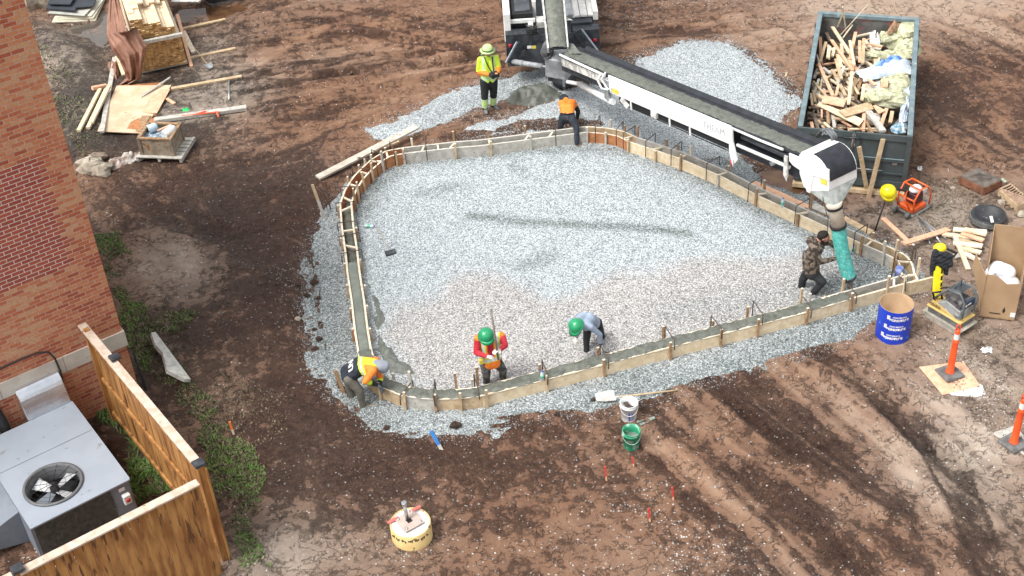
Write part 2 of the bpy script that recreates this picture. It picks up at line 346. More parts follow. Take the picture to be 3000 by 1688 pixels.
def grid_mesh(name, X, Y, Z, keep=None):
    ny, nx = X.shape; P = np.stack([X, Y, Z], -1).reshape(-1, 3)
    i = np.arange(nx - 1); j = np.arange(ny - 1); I, J = np.meshgrid(i, j)
    q = np.stack([J * nx + I, J * nx + I + 1, (J + 1) * nx + I + 1, (J + 1) * nx + I], -1).reshape(-1, 4)
    if keep is not None:
        kk = keep.reshape(-1); q = q[kk[q].any(1)]
        used = np.zeros(len(P), bool); used[q.reshape(-1)] = True
        mp = np.cumsum(used) - 1; P = P[used]; q = mp[q]
    else: used = np.ones(len(P), bool)
    me = bpy.data.meshes.new(name); me.vertices.add(len(P)); me.vertices.foreach_set('co', P.reshape(-1))
    me.loops.add(q.size); me.loops.foreach_set('vertex_index', q.reshape(-1).astype(np.int32))
    me.polygons.add(len(q)); me.polygons.foreach_set('loop_start', (np.arange(len(q)) * 4).astype(np.int32)); me.polygons.foreach_set('loop_total', np.full(len(q), 4, np.int32))
    me.update(); me.polygons.foreach_set('use_smooth', np.ones(len(q), bool))
    return me, used
def vcol(me, name, arr):
    a = me.color_attributes.new(name, 'FLOAT_COLOR', 'POINT'); a.data.foreach_set('color', arr.astype(np.float32).reshape(-1))
def raw_mesh(name, V, Fc, m, cols=None, smooth=False):   # numpy verts, faces (n,k)
    k = Fc.shape[1]; me = bpy.data.meshes.new(name); me.vertices.add(len(V)); me.vertices.foreach_set('co', V.astype(np.float32).reshape(-1))
    me.loops.add(Fc.size); me.loops.foreach_set('vertex_index', Fc.reshape(-1).astype(np.int32)); me.polygons.add(len(Fc))
    me.polygons.foreach_set('loop_start', (np.arange(len(Fc)) * k).astype(np.int32)); me.polygons.foreach_set('loop_total', np.full(len(Fc), k, np.int32)); me.update()
    if smooth: me.polygons.foreach_set('use_smooth', np.ones(len(Fc), bool))
    if cols is not None: vcol(me, 'tone', cols)
    me.materials.append(m); o = bpy.data.objects.new(name, me); COL.objects.link(o); return o
def tone_mat(name, build):
    m = bpy.data.materials.new(name); m.use_nodes = True; n = m.node_tree; b = n.nodes['Principled BSDF']; build(n, b); return m
def nn(n, t, **k):
    x = n.nodes.new(t)
    for a, v in k.items():
        if a in x.inputs: x.inputs[a].default_value = v
        else: setattr(x, a, v)
    return x
def mth(n, op, a, b=None, c=None, clamp=False):
    x = n.nodes.new('ShaderNodeMath'); x.operation = op; x.use_clamp = clamp
    for i, v in enumerate((a, b, c)):
        if v is None: continue
        if isinstance(v, (int, float)): x.inputs[i].default_value = v
        else: n.links.new(v, x.inputs[i])
    return x.outputs[0]
def ramp(n, src, els, interp='LINEAR'):
    r = n.nodes.new('ShaderNodeValToRGB'); r.color_ramp.interpolation = interp
    while len(r.color_ramp.elements) < len(els): r.color_ramp.elements.new(.5)
    for e, (p, c) in zip(r.color_ramp.elements, els): e.position = p; e.color = (*c, 1) if len(c) == 3 else c
    n.links.new(src, r.inputs[0]); return r.outputs[0]
def mixc(n, f, a, b):
    x = n.nodes.new('ShaderNodeMix'); x.data_type = 'RGBA'
    if isinstance(f, (int, float)): x.inputs[0].default_value = f
    else: n.links.new(f, x.inputs[0])
    for i, v in ((6, a), (7, b)):
        if isinstance(v, tuple): x.inputs[i].default_value = (*v, 1)
        else: n.links.new(v, x.inputs[i])
    return x.outputs[2]
def noise(n, src, sc, det=4, ro=.5):
    z = nn(n, 'ShaderNodeTexNoise'); z.inputs['Scale'].default_value = sc; z.inputs['Detail'].default_value = det; z.inputs['Roughness'].default_value = ro; n.links.new(src, z.inputs['Vector']); return z.outputs['Fac']
def nn_smooth(n, v, a, b_):
    x = n.nodes.new('ShaderNodeMapRange'); x.interpolation_type = 'SMOOTHSTEP'; n.links.new(v, x.inputs[0]); x.inputs[1].default_value = a; x.inputs[2].default_value = b_; return x.outputs[0]
def dirt_shader(n, b):
    at = nn(n, 'ShaderNodeAttribute', attribute_name='tone'); sp = nn(n, 'ShaderNodeSeparateColor'); n.links.new(at.outputs['Color'], sp.inputs[0])
    tc = nn(n, 'ShaderNodeTexCoord'); P = tc.outputs['Object']
    n1 = noise(n, P, 1.7, 6, .62); n2 = noise(n, P, 9, 6, .65); n3 = noise(n, P, 38, 4, .7)
    mu_ = nn(n, 'ShaderNodeTexNoise'); mu_.inputs['Scale'].default_value = 5.5; mu_.inputs['Detail'].default_value = 8; mu_.inputs['Roughness'].default_value = .68; mu_.inputs['Distortion'].default_value = .25; n.links.new(P, mu_.inputs['Vector']); n4 = mu_.outputs['Fac']
    t = mth(n, 'ADD', sp.outputs[0], mth(n, 'MULTIPLY_ADD', n1, .35, -.175)); ph = mth(n, 'ADD', t, mth(n, 'MULTIPLY_ADD', n4, 1.5, -.70))
    cr_ = mth(n, 'SUBTRACT', 1.0, nn_smooth(n, ph, .30, .60))      # 1 = crumbled wet soil, 0 = smeared smooth soil
    rough_ = mth(n, 'ADD', mth(n, 'MULTIPLY_ADD', n2, .8, -.40), mth(n, 'MULTIPLY_ADD', n3, .9, -.45))
    t = mth(n, 'ADD', t, mth(n, 'MULTIPLY', rough_, mth(n, 'MULTIPLY_ADD', cr_, .55, .45))); t = mth(n, 'ADD', t, mth(n, 'MULTIPLY_ADD', cr_, -.10, .04))
    col = ramp(n, t, [(0, (.042, .0195, .0118)), (.18, (.076, .036, .0220)), (.42, (.118, .059, .0360)), (.68, (.168, .088, .051)), (1, (.242, .142, .088))])
    ck = nn(n, 'ShaderNodeTexNoise'); ck.inputs['Scale'].default_value = 4.2; ck.inputs['Detail'].default_value = 7; ck.inputs['Roughness'].default_value = .62; ck.inputs['Distortion'].default_value = .4; n.links.new(P, ck.inputs['Vector'])
    rdg = mth(n, 'ABSOLUTE', mth(n, 'SUBTRACT', ck.outputs['Fac'], .5)); crack = mth(n, 'MULTIPLY', mth(n, 'SUBTRACT', 1.0, nn_smooth(n, rdg, .004, .022)), nn_smooth(n, noise(n, P, 2.3, 4, .6), .42, .60))
    gcol0 = None
    gcol = ramp(n, t, [(0, (.034, .026, .02)), (.3, (.085, .066, .052)), (.55, (.165, .132, .105)), (.8, (.27, .22, .178)), (1, (.40, .345, .285))])
    col = mixc(n, sp.outputs[1], col, gcol)
    col = mixc(n, mth(n, 'MULTIPLY', crack, .16), col, (.040, .021, .014))
    # grit of pale stones where the third channel is raised
    v = nn(n, 'ShaderNodeTexVoronoi'); v.inputs['Scale'].default_value = 26; n.links.new(P, v.inputs['Vector'])
    rs = nn(n, 'ShaderNodeSeparateColor'); n.links.new(v.outputs['Color'], rs.inputs[0])
    dens = mth(n, 'MULTIPLY', sp.outputs[2], mth(n, 'MULTIPLY_ADD', noise(n, P, 5, 4, .7), 3.4, -.85, clamp=True))
    k = mth(n, 'LESS_THAN', rs.outputs[0], dens); k2 = mth(n, 'LESS_THAN', v.outputs['Distance'], .42)
    k = mth(n, 'MULTIPLY', k, k2)
    stc = ramp(n, rs.outputs[1], [(0, (.19, .165, .15)), (.5, (.34, .32, .30)), (1, (.54, .52, .50))])
    col = mixc(n, k, col, stc)
    n.links.new(col, b.inputs['Base Color'])
    rg = mth(n, 'MULTIPLY_ADD', t, .45, .52, True); n.links.new(rg, b.inputs['Roughness'])
    b.inputs['Specular IOR Level'].default_value = .35
    h = mth(n, 'MULTIPLY', mth(n, 'ADD', mth(n, 'MULTIPLY', n4, 1.6), mth(n, 'MULTIPLY', n3, .8)), mth(n, 'MULTIPLY_ADD', cr_, .85, .15)); h = mth(n, 'ADD', h, mth(n, 'MULTIPLY', k, .25))
    h = mth(n, 'SUBTRACT', h, mth(n, 'MULTIPLY', crack, .5))
    bp = nn(n, 'ShaderNodeBump'); bp.inputs['Strength'].default_value = 1.0; bp.inputs['Distance'].default_value = .07; n.links.new(h, bp.inputs['Height']); n.links.new(bp.outputs[0], b.inputs['Normal'])
DIRT = tone_mat('brown_dirt', dirt_shader)
def gravel_shader(n, b):
    at = nn(n, 'ShaderNodeAttribute', attribute_name='tone'); sp = nn(n, 'ShaderNodeSeparateColor'); n.links.new(at.outputs['Color'], sp.inputs[0])
    tc = nn(n, 'ShaderNodeTexCoord'); P = tc.outputs['Object']
    dw = nn(n, 'ShaderNodeTexNoise'); dw.inputs['Scale'].default_value = 25; n.links.new(P, dw.inputs['Vector'])
    va = nn(n, 'ShaderNodeVectorMath', operation='MULTIPLY_ADD'); n.links.new(dw.outputs['Color'], va.inputs[0]); va.inputs[1].default_value = (.03, .03, .03); n.links.new(P, va.inputs[2])
    v = nn(n, 'ShaderNodeTexVoronoi'); v.inputs['Scale'].default_value = 40; n.links.new(va.outputs[0], v.inputs['Vector'])
    rs = nn(n, 'ShaderNodeSeparateColor'); n.links.new(v.outputs['Color'], rs.inputs[0])
    cool = ramp(n, rs.outputs[0], [(0, (.24, .27, .29)), (.2, (.40, .445, .46)), (.5, (.50, .55, .57)), (.8, (.60, .655, .675)), (1, (.76, .80, .81))])
    warm = ramp(n, rs.outputs[0], [(0, (.25, .225, .21)), (.2, (.38, .35, .325)), (.5, (.49, .45, .42)), (.8, (.59, .555, .525)), (1, (.74, .71, .69))])
    grey = ramp(n, rs.outputs[0], [(0, (.10, .115, .112)), (.3, (.185, .21, .207)), (.6, (.27, .305, .30)), (1, (.48, .52, .52))])
    nb = noise(n, P, 3.2, 5, .6)
    col = mixc(n, mth(n, 'ADD', sp.outputs[0], mth(n, 'MULTIPLY_ADD', nb, .5, -.25), clamp=True), cool, warm)
    col = mixc(n, mth(n, 'ADD', sp.outputs[1], mth(n, 'MULTIPLY_ADD', noise(n, P, 4.5, 5, .65), .8, -.4), clamp=True), col, grey)
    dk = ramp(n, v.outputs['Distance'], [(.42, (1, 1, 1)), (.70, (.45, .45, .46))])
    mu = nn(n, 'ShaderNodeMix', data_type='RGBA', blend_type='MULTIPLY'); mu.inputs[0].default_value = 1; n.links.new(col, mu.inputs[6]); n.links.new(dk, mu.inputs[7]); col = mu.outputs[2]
    dm = mth(n, 'GREATER_THAN', mth(n, 'ADD', sp.outputs[2], mth(n, 'MULTIPLY_ADD', noise(n, P, 7, 5, .7), .9, -.45)), .5)
    dcol = ramp(n, noise(n, P, 22, 4), [(.3, (.04, .024, .017)), (.7, (.13, .08, .055))])
    col = mixc(n, dm, col, dcol)
    n.links.new(col, b.inputs['Base Color']); b.inputs['Roughness'].default_value = .85
    h = mth(n, 'SUBTRACT', 1.0, v.outputs['Distance']); bp = nn(n, 'ShaderNodeBump'); bp.inputs['Strength'].default_value = .6; bp.inputs['Distance'].default_value = .025
    h = mth(n, 'ADD', h, mth(n, 'MULTIPLY', rs.outputs[2], .7)); n.links.new(h, bp.inputs['Height']); n.links.new(bp.outputs[0], b.inputs['Normal'])
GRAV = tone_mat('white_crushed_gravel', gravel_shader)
# ---- ground sheet
xs_ = axis(-14.5, 15, .036, 700); ys_ = axis(12.3, 37, .036, 700)
X, Y = np.meshgrid(xs_, ys_)
near = (np.abs(X) < 22) & (Y > 5) & (Y < 45)
g = np.full(X.shape, -9.); g[near] = gravelsd(X[near], Y[near])
Z = np.zeros(X.shape); Z[near] = gz(X[near], Y[near], g[near])
o_ = sm(0, -.25, g)
cl_ = np.clip(fbm(X, Y, 1.1, 3, 27) * 1.6 + .45, .12, 1); Z += near * o_ * cl_ * (.030 * np.abs(fbm(X, Y, 5, 3, 21)) + .026 * np.abs(fbm(X, Y, 13, 2, 31)))
Z = np.where(near & (g > .4), Z - .03, Z)
dirs = np.zeros(X.shape)
for (x0, y0, x1, y1), pc, rx, ry, am in (((1900, 880, 2260, 1190), (2060, 1150), 4.5, 4.0, .30), ((640, 240, 1180, 150), (930, 170), 5.0, 3.6, .26), ((2330, 200, 2500, 330), (2420, 230), 3.0, 4.0, .16), ((1510, 95, 2000, 70), (1750, 70), 4., 2., .2), ((500, 420, 800, 800), (560, 620), 2.6, 4.0, .14)):
    a, b_, c = A('D', x0, y0), A('D', x1, y1), A('D', *pc); t_ = (b_ - a).normalized(); u_ = (X - c.x) * t_.x + (Y - c.y) * t_.y; v_ = -(X - c.x) * t_.y + (Y - c.y) * t_.x; v_ = v_ + .35 * fbm(X, Y, .25, 2, 19)
    msk = np.exp(-((X - c.x) / rx) ** 4 - ((Y - c.y) / ry) ** 4); f = fbm(u_ * .22, v_ * 2.4, 1.0, 4, 23) + .7 * fbm(u_ * .5, v_ * 8, 1.0, 3, 29); dirs += am * msk * f; Z += near * o_ * msk * am * .10 * f
tone = .585 + dirs * .95 + .16 * fbm(X, Y, .5, 3, 41); grey = .12 + .2 * fbm(X, Y, .6, 2, 55)
for bx, by, rx, ry, dt, dg in BLOBS:
    c = A('D', bx, by); q = np.exp(-((X - c.x) / rx) ** 2 - ((Y - c.y) / ry) ** 2); tone += dt * q; grey += dg * q
streak = np.zeros(X.shape)
for pts, hw, dep, dt, k in STROKES:
    d, s, par = segdist(X[near], Y[near], pts); q = np.exp(-(d / hw) ** 2); n_ = fbm(par * .5, s * 2.2, 2.2, 3, int(hw * 100))
    wide = np.exp(-(d / (hw * 1.9)) ** 4); sn_ = np.abs(fbm(par * .55, s * 9, 1.0, 3, 7)); Z[near] += wide * o_[near] * (.020 * sn_ - .006); tone[near] += wide * (.20 * sn_ - .07)
    tone[near] += dt * q * (1 + .9 * n_) ; tone[near] -= .16 * np.exp(-((d - hw * 1.15) / (hw * .22)) ** 2) * (.6 + n_)
tone += .16 * fbm(X, Y, 3.0, 4, 61) 
spd = np.full(X.shape, -9.)
for p in SPARSE: spd[near] = np.maximum(spd[near], polysd(X[near], Y[near], p))
gritt = .035 + .05 * np.clip(fbm(X, Y, .8, 3, 77), 0, 1) + .34 * sm(-.4, .3, spd + .4 * fbm(X, Y, 2, 3, 5)) + .22 * sm(-.22, -.0, g) 
lowr = np.exp(-((X - A('D', 1300, 1300).x) / 5) ** 2 - ((Y - A('D', 1300, 1280).y) / 2) ** 2); gritt += .05 * lowr
me, _ = grid_mesh('ground', X, Y, Z)
vcol(me, 'tone', np.stack([np.clip(tone, 0, 1), np.clip(grey, 0, 1), np.clip(gritt, 0, 1), np.ones(X.shape)], -1)); me.materials.append(DIRT)
ground = bpy.data.objects.new('ground', me); COL.objects.link(ground); tag(ground, kind='structure')
# ---- gravel sheet
Xg, Yg = np.meshgrid(np.arange(-8, 9.2, .045), np.arange(13.5, 34, .045))
gg = gravelsd(Xg, Yg); Zg0 = gz(Xg, Yg, gg)
far_ = sm(24.5, 27, Yg) * sm(1.2, 2.2, Xg); inner_edge = gg - far_ * .12 + .45 * far_ * fbm(Xg, Yg, .8, 3, 18) + far_ * .3 * fbm(Xg, Yg, 3.5, 3, 17) + .22 * fbm(Xg, Yg, 1.5, 3, 12) + .10 * fbm(Xg, Yg, 7, 2, 13)
dsh = [segdist(Xg, Yg, D(q_))[0] for q_ in ([(1250, 1052), (1500, 1030), (1700, 1000), (1950, 930), (2180, 855)], [(1240, 1070), (1480, 1045), (1640, 1010)], [(790, 640), (800, 780), (830, 930), (900, 1030)], [(1700, 985), (1900, 925), (2080, 870)])]
Zg0 = Zg0 + sum(-.03 * np.exp(-((q_ + .10 * fbm(Xg, Yg, 1.5, 2, 77)) / .07) ** 2) for q_ in dsh)
Zg = Zg0 + .035 * np.tanh(inner_edge / .22) + .012 * fbm(Xg, Yg, 9, 2, 14) * sm(-.2, .3, gg) + .02 * fbm(Xg, Yg, 1.1, 3, 15)
c0 = A('D', 1750, 190); Zg += .08 * np.exp(-((Xg - c0.x) / 2.2) ** 2 - ((Yg - c0.y) / 2.2) ** 2)
FORM_IN = D([(905, 520), (1015, 410), (1480, 358), (1560, 372), (1900, 510), (2230, 640), (2260, 690), (2100, 770), (1540, 915), (1230, 985), (1010, 985), (930, 900), (915, 700)])
fin = polysd(Xg, Yg, FORM_IN)
wpoly = D([(1000, 960), (960, 850), (1010, 790), (1080, 730), (1150, 690), (1280, 700), (1380, 740), (1480, 715), (1600, 690), (1750, 665), (1900, 650), (2050, 640), (2250, 680), (2100, 790), (1500, 940), (1230, 1000)])
warm = .8 * sm(-.3, .35, polysd(Xg, Yg, wpoly) + .4 * fbm(Xg, Yg, 1.2, 3, 44)) + .12 * sm(.3, -.3, fin)
gry = .52 * sm(.15, -.15, fin) * (Yg < A('D', 1500, 420).y) + .10
dline = lambda pts, hw, a: a * np.exp(-(segdist(Xg, Yg, D(pts))[0] / hw) ** 2)
gry += dline([(1185, 545), (1300, 560), (1450, 568), (1600, 575), (1730, 592)], .14, 1.0) + dline([(1060, 490), (1150, 470)], .14, .6) + dline([(1320, 670), (1380, 650)], .25, .6)
gry += dline([(915, 545), (960, 470), (1020, 420), (1200, 395), (1460, 375), (1580, 385)], .22, .65) + dline([(1600, 400), (1800, 480), (2080, 620)], .2, .4)
gry += dline([(1700, 790), (2000, 740), (2230, 680)], .5, .35) + dline([(2140, 650), (2220, 700), (2140, 730)], .5, .7) + dline([(1290, 420), (1310, 435)], .15, .5)
gry += dline([(780, 640), (820, 800), (850, 980), (960, 1060)], .35, .28) + .25 * np.clip(fbm(Xg, Yg, 1.2, 3, 91), 0, 1) * (fin < 0)
gry += dline([(1500, 1020), (1700, 985), (1950, 900), (2180, 830)], .3, .5) + dline([(1850, 410), (1950, 480)], .8, .5) + dline([(1480, 200), (1300, 210), (1100, 290)], .6, .4)
gry += sum(.45 * np.exp(-((q_ + .10 * fbm(Xg, Yg, 1.5, 2, 77)) / .08) ** 2) for q_ in dsh); gry += .35 * (fin < 0) * (Yg < 24) * sm(-.1, .5, fbm(Xg, Yg, .9, 3, 88))
mud = .12 * sm(.35, 0, gg) + dline([(1020, 390), (1180, 355), (1300, 340)], .25, .55) + dline([(1500, 190), (1600, 130), (1730, 100), (1850, 100), (1960, 190)], .9, .42) + dline([(1990, 230), (1980, 300)], .5, .25) + dline([(1360, 310), (1500, 315)], .3, .6) + dline([(1560, 175), (1420, 215)], .5, .35)
mud += dline([(760, 640), (790, 900), (830, 1000), (960, 1088), (1200, 1098)], .22, .35) + dline([(1240, 1085), (1500, 1060)], .2, .3)
me, used = grid_mesh('gravel_bed', Xg, Yg, Zg, inner_edge > -.12)
cc = np.stack([np.clip(warm, 0, 1), np.clip(gry, 0, 1), np.clip(mud, 0, 1), np.ones(Xg.shape)], -1).reshape(-1, 4)[used]
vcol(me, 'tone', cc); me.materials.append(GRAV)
gb = bpy.data.objects.new('gravel_bed', me); COL.objects.link(gb); tag(gb, 'bed of white crushed gravel inside and around the wooden forms', 'gravel', kind='stuff')
gzi = Zg
def gravz(x, y):   # height of the gravel sheet
    i = min(max(int((x + 8) / .045), 0), Xg.shape[1] - 1); j = min(max(int((y - 13.5) / .045), 0), Xg.shape[0] - 1)
    return float(max(Zg[j, i], gz1(x, y)))
# ---- loose stones: many small eight-faced stones in one mesh
def stones(name, xy, zz, size, seed, cols, m, flat=.6):
    r = np.random.RandomState(seed); n = len(xy)
    base = np.array([(1, 0, 0), (0, 1, 0), (-1, 0, 0), (0, -1, 0), (0, 0, 1), (0, 0, -1)], float); fc = np.array([(0, 1, 4), (1, 2, 4), (2, 3, 4), (3, 0, 4), (1, 0, 5), (2, 1, 5), (3, 2, 5), (0, 3, 5)])
    s = size[:, None, None] * (1 + .5 * (r.rand(n, 6, 1) - .5)); V = base[None] * s; V[:, :, 0] *= (.7 + .8 * r.rand(n, 1)); V[:, :, 2] *= flat
    a = r.rand(n) * 6.28; c, s_ = np.cos(a)[:, None], np.sin(a)[:, None]; tx = (r.rand(n, 1) - .5) * 1.0
    x = V[:, :, 0] * c - V[:, :, 1] * s_; y = V[:, :, 0] * s_ + V[:, :, 1] * c; z = V[:, :, 2] + tx * x
    W = np.stack([x + xy[:, 0:1], y + xy[:, 1:2], z + zz[:, None]], -1).reshape(-1, 3)
    Fc = (fc[None] + 6 * np.arange(n)[:, None, None]).reshape(-1, 3)
    return raw_mesh(name, W, Fc, m, np.repeat(np.concatenate([cols, np.ones((n, 1))], 1), 6, 0))
def vc_mat(name, rough=.8):
    m = bpy.data.materials.new(name); m.use_nodes = True; n = m.node_tree; b = n.nodes['Principled BSDF']; b.inputs['Roughness'].default_value = rough
    a = nn(n, 'ShaderNodeAttribute', attribute_name='tone'); n.links.new(a.outputs['Color'], b.inputs['Base Color']); return m
VC = vc_mat('mineral_and_leaf_colours')
def ground_z_arr(x, y): 
    i = np.clip(np.searchsorted(xs_, x), 0, len(xs_) - 1); j = np.clip(np.searchsorted(ys_, y), 0, len(ys_) - 1); return Z[j, i]
rs = np.random.RandomState(3)
n = 150000; xy = np.stack([rs.uniform(-8, 9, n), rs.uniform(13.6, 33.5, n)], 1)
ii = np.clip(((xy[:, 0] + 8) / .045).astype(int), 0, Xg.shape[1] - 1); jj = np.clip(((xy[:, 1] - 13.5) / .045).astype(int), 0, Xg.shape[0] - 1)
dd = gg[jj, ii] + .2 * fbm(xy[:, 0], xy[:, 1], 3, 3, 66); keep = rs.rand(n) < (sm(-.35, .05, dd) * (.9 - .6 * sm(.05, .5, dd)))
xy = xy[keep]; ii = ii[keep]; jj = jj[keep]; zz = np.maximum(Zg[jj, ii], ground_z_arr(xy[:, 0], xy[:, 1])) + .004
wv = warm[jj, ii][:, None]; gv = np.clip(gry[jj, ii], 0, 1)[:, None]; t_ = rs.rand(len(xy), 1) ** .8
cl = (np.array([[.56, .615, .635]]) * (1 - wv) + np.array([[.56, .515, .48]]) * wv) * (.6 + .5 * t_); cl = cl * (1 - .45 * np.clip(gv, 0, 1))
st = stones('gravel', xy, zz, rs.uniform(.007, .014, len(xy)), 8, np.clip(cl, 0, .85), VC); tag(st, 'loose crushed stones thinning out along the gravel edges', 'gravel', kind='stuff')
# dirt pebbles and clods
n = 17000; xy = np.stack([rs.uniform(-13, 14, n), rs.uniform(12.5, 34, n)], 1); i = np.clip(np.searchsorted(xs_, xy[:, 0]), 0, len(xs_) - 1); j = np.clip(np.searchsorted(ys_, xy[:, 1]), 0, len(ys_) - 1)
pr = np.clip(.9 * (gritt[j, i] - .03) + .22 * lowr[j, i] + .06 * fbm(xy[:, 0], xy[:, 1], 1.1, 3, 71), .01, 1); keep = (rs.rand(n) < pr) & (g[j, i] < 0); xy = xy[keep]
t_ = rs.rand(len(xy), 1); cl = np.array([[.37, .33, .28]]) * (.4 + .95 * t_ ** 1.5)
tag(stones('pebbles', xy, ground_z_arr(xy[:, 0], xy[:, 1]) + .004, rs.uniform(.006, .02, len(xy)) * (1 + .8 * (rs.rand(len(xy)) > .96)), 9, np.clip(cl, 0, .8), VC), 'pale pebbles scattered over the brown dirt', 'pebbles', kind='stuff')
n = 60000; xy = np.stack([rs.uniform(-13, 14, n), rs.uniform(12.5, 36, n)], 1); i = np.clip(np.searchsorted(xs_, xy[:, 0]), 0, len(xs_) - 1); j = np.clip(np.searchsorted(ys_, xy[:, 1]), 0, len(ys_) - 1)
pr = np.clip(.9 - tone[j, i] * 1.4 + .6 * fbm(xy[:, 0], xy[:, 1], 1.3, 3, 72), 0.02, 1); keep = (rs.rand(n) < pr) & (g[j, i] < .05); xy = xy[keep]; i = i[keep]; j = j[keep]
tn = np.clip(tone[j, i] - .1, 0, 1)[:, None]; gr = np.clip(grey[j, i], 0, 1)[:, None]; q = (.6 + .9 * rs.rand(len(xy), 1))
cl = (np.array([[.068, .034, .0215]]) * (1 - tn) + np.array([[.17, .10, .068]]) * tn) * q; cl = cl * (1 - gr) + gr * cl.mean(1, keepdims=True) * np.array([[1.15, 1, .85]])
tag(stones('dirt_clods', xy, ground_z_arr(xy[:, 0], xy[:, 1]) + .002, rs.uniform(.010, .028, len(xy)) * (1 + 1.1 * (rs.rand(len(xy)) > .97)), 10, cl, VC), 'crumbled lumps of dark brown soil', 'dirt', kind='stuff')
# ---- puddles
WATER = mat('muddy_water', (.10, .085, .07), (.08, .066, .053), sc=2, rough=.04); WATER.node_tree.nodes['Principled BSDF'].inputs['Specular IOR Level'].default_value = .9
WMUD = mat('brown_muddy_water', (.12, .062, .03), (.07, .035, .02), sc=3, rough=.06)
for pl, z_, m_, in ((PUD, -.045, WATER), (PUD2, -.03, WMUD), (PUD3, -.045, WMUD)):
    c = np.mean(pl, 0); pp = [(c[0] + (x - c[0]) * 1.25, c[1] + (y - c[1]) * 1.25) for x, y in pl]
    base_z = min(gz1(x, y) for x, y in pl) + .028
    b = MB(); b.add([(x, y, base_z) for x, y in pp], [list(range(len(pp)))]); b.build('puddle', m_, kind='structure')
# ================================================================== formwork and poured concrete
def L(R, *p): return [N2(R, x, y) for x, y in p]
def N2(R, x, y, z=.30): q = A(R, x, y, z); return (q.x, q.y)
ZT = .30
OUT = (L('R9', (440, 380), (475, 600), (505, 700), (560, 830), (690, 915), (890, 1000), (1045, 1022), (1208, 1034), (1440, 1028), (1620, 1008)) +
       L('R10', (145, 762), (1195, 488), (2300, 205)) + L('R8', (590, 1030), (960, 925), (1075, 896)) +
       L('Q11', (1900, 570), (1890, 470), (1840, 350), (1760, 260), (1580, 165)) + L('R8', (700, 590), (420, 458), (0, 268)) + L('R7', (1400, 395), (1070, 255), (700, 135)) +
       L('R3', (1110, 992), (985, 968), (825, 955), (0, 1060)) + L('R6', (1265, 170), (880, 214), (735, 240), (630, 300), (550, 372), (480, 445), (420, 540), (378, 650), (392, 830), (418, 1010), (436, 1190), (470, 1420)))
# close: last point joins the first
def dense(P, st=.06, closed=True):
    P = [np.array(p) for p in P]; r = []; n = len(P)
    for i in range(n if closed else n - 1):
        a, b = P[i], P[(i + 1) % n]; k = max(1, int(np.hypot(*(b - a)) / st))
        for t in range(k): r.append(a + (b - a) * t / k)
    return np.array(r)
PD = dense(OUT)
def smooth_loop(P, k):
    n = len(P); w_ = np.exp(-(np.arange(-k, k + 1) / (k / 2)) ** 2); w_ /= w_.sum()
    return np.stack([sum(w_[j + k] * np.roll(P[:, c], -j) for j in range(-k, k + 1)) for c in (0, 1)], 1)
PS = smooth_loop(PD, 3)
T_ = np.roll(PS, -1, 0) - np.roll(PS, 1, 0); T_ /= np.linalg.norm(T_, axis=1)[:, None]
NRM = np.stack([-T_[:, 1], T_[:, 0]], 1)
cen = PS.mean(0)
if ((cen - PS[0]) @ NRM[0]) < 0: NRM = -NRM        # points inwards
WD = .27; TH = .038
PI_ = PS + NRM * WD
def near_i(x, y): return int(np.argmin(np.hypot(PS[:, 0] - x, PS[:, 1] - y)))
def idx(R, x, y): return near_i(*N2(R, x, y))
NL = len(PS)
def rng(a, b):
    r = []; i = a
    while i != b: r.append(i); i = (i + 1) % NL
    return r + [b]
fw = thing('formwork', 'closed loop of low wooden form boards and stakes standing on the white gravel', 'formwork', (cen[0], cen[1], 0))
fz = -.02
def strip_board(ids, off0, off1, m, top=ZT, zb=fz, jit=0):
    b = MB(); vs = []
    for i in ids:
        for o_, z in ((off0, zb), (off0, top), (off1, top), (off1, zb)):
            p = PS[i] + NRM[i] * o_; vs.append((p[0], p[1], z))
    fs = []; mi = []
    n = len(ids)
    for k in range(n - 1):
        for e in range(4):
            fs.append((k * 4 + e, k * 4 + (e + 1) % 4, (k + 1) * 4 + (e + 1) % 4, (k + 1) * 4 + e)); mi.append(1 if e == 1 else 0)
    fs += [(0, 1, 2, 3), tuple(range(4 * n - 4, 4 * n))[::-1]]; mi += [0, 0]
    b.v = vs; b.f = [list(f) for f in fs]; b.m = mi; b.s = [False] * len(fs)
    return b
# sections: (from, to, outer material, inner material)
c_ = {'a': idx('R9', 475, 600), 'b': idx('R9', 1640, 1005), 'b1': idx('R9', 890, 1000), 'b2': idx('R9', 1240, 1034), 'c': idx('R8', 590, 1030), 'd': idx('R8', 1020, 910), 'e': idx('Q11', 1890, 470), 'e2': idx('Q11', 1700, 215), 'f': idx('R8', 700, 590),
      'f1': idx('R8', 200, 360), 'g': idx('R7', 1330, 365), 'g1': idx('R7', 1000, 232), 'h': idx('R7', 690, 135), 'h1': idx('R3', 985, 968), 'i': idx('R3', 825, 955), 'i1': idx('R3', 200, 1035), 'i2': idx('R6', 1530, 135), 'j': idx('R6', 870, 215), 'j1': idx('R6', 630, 300), 'k': idx('R6', 378, 650), 'k1': idx('R6', 418, 1010)}
def at_R10(x, y): return idx('R10', x, y)
m1 = at_R10(900, 560); m2 = at_R10(1640, 375)
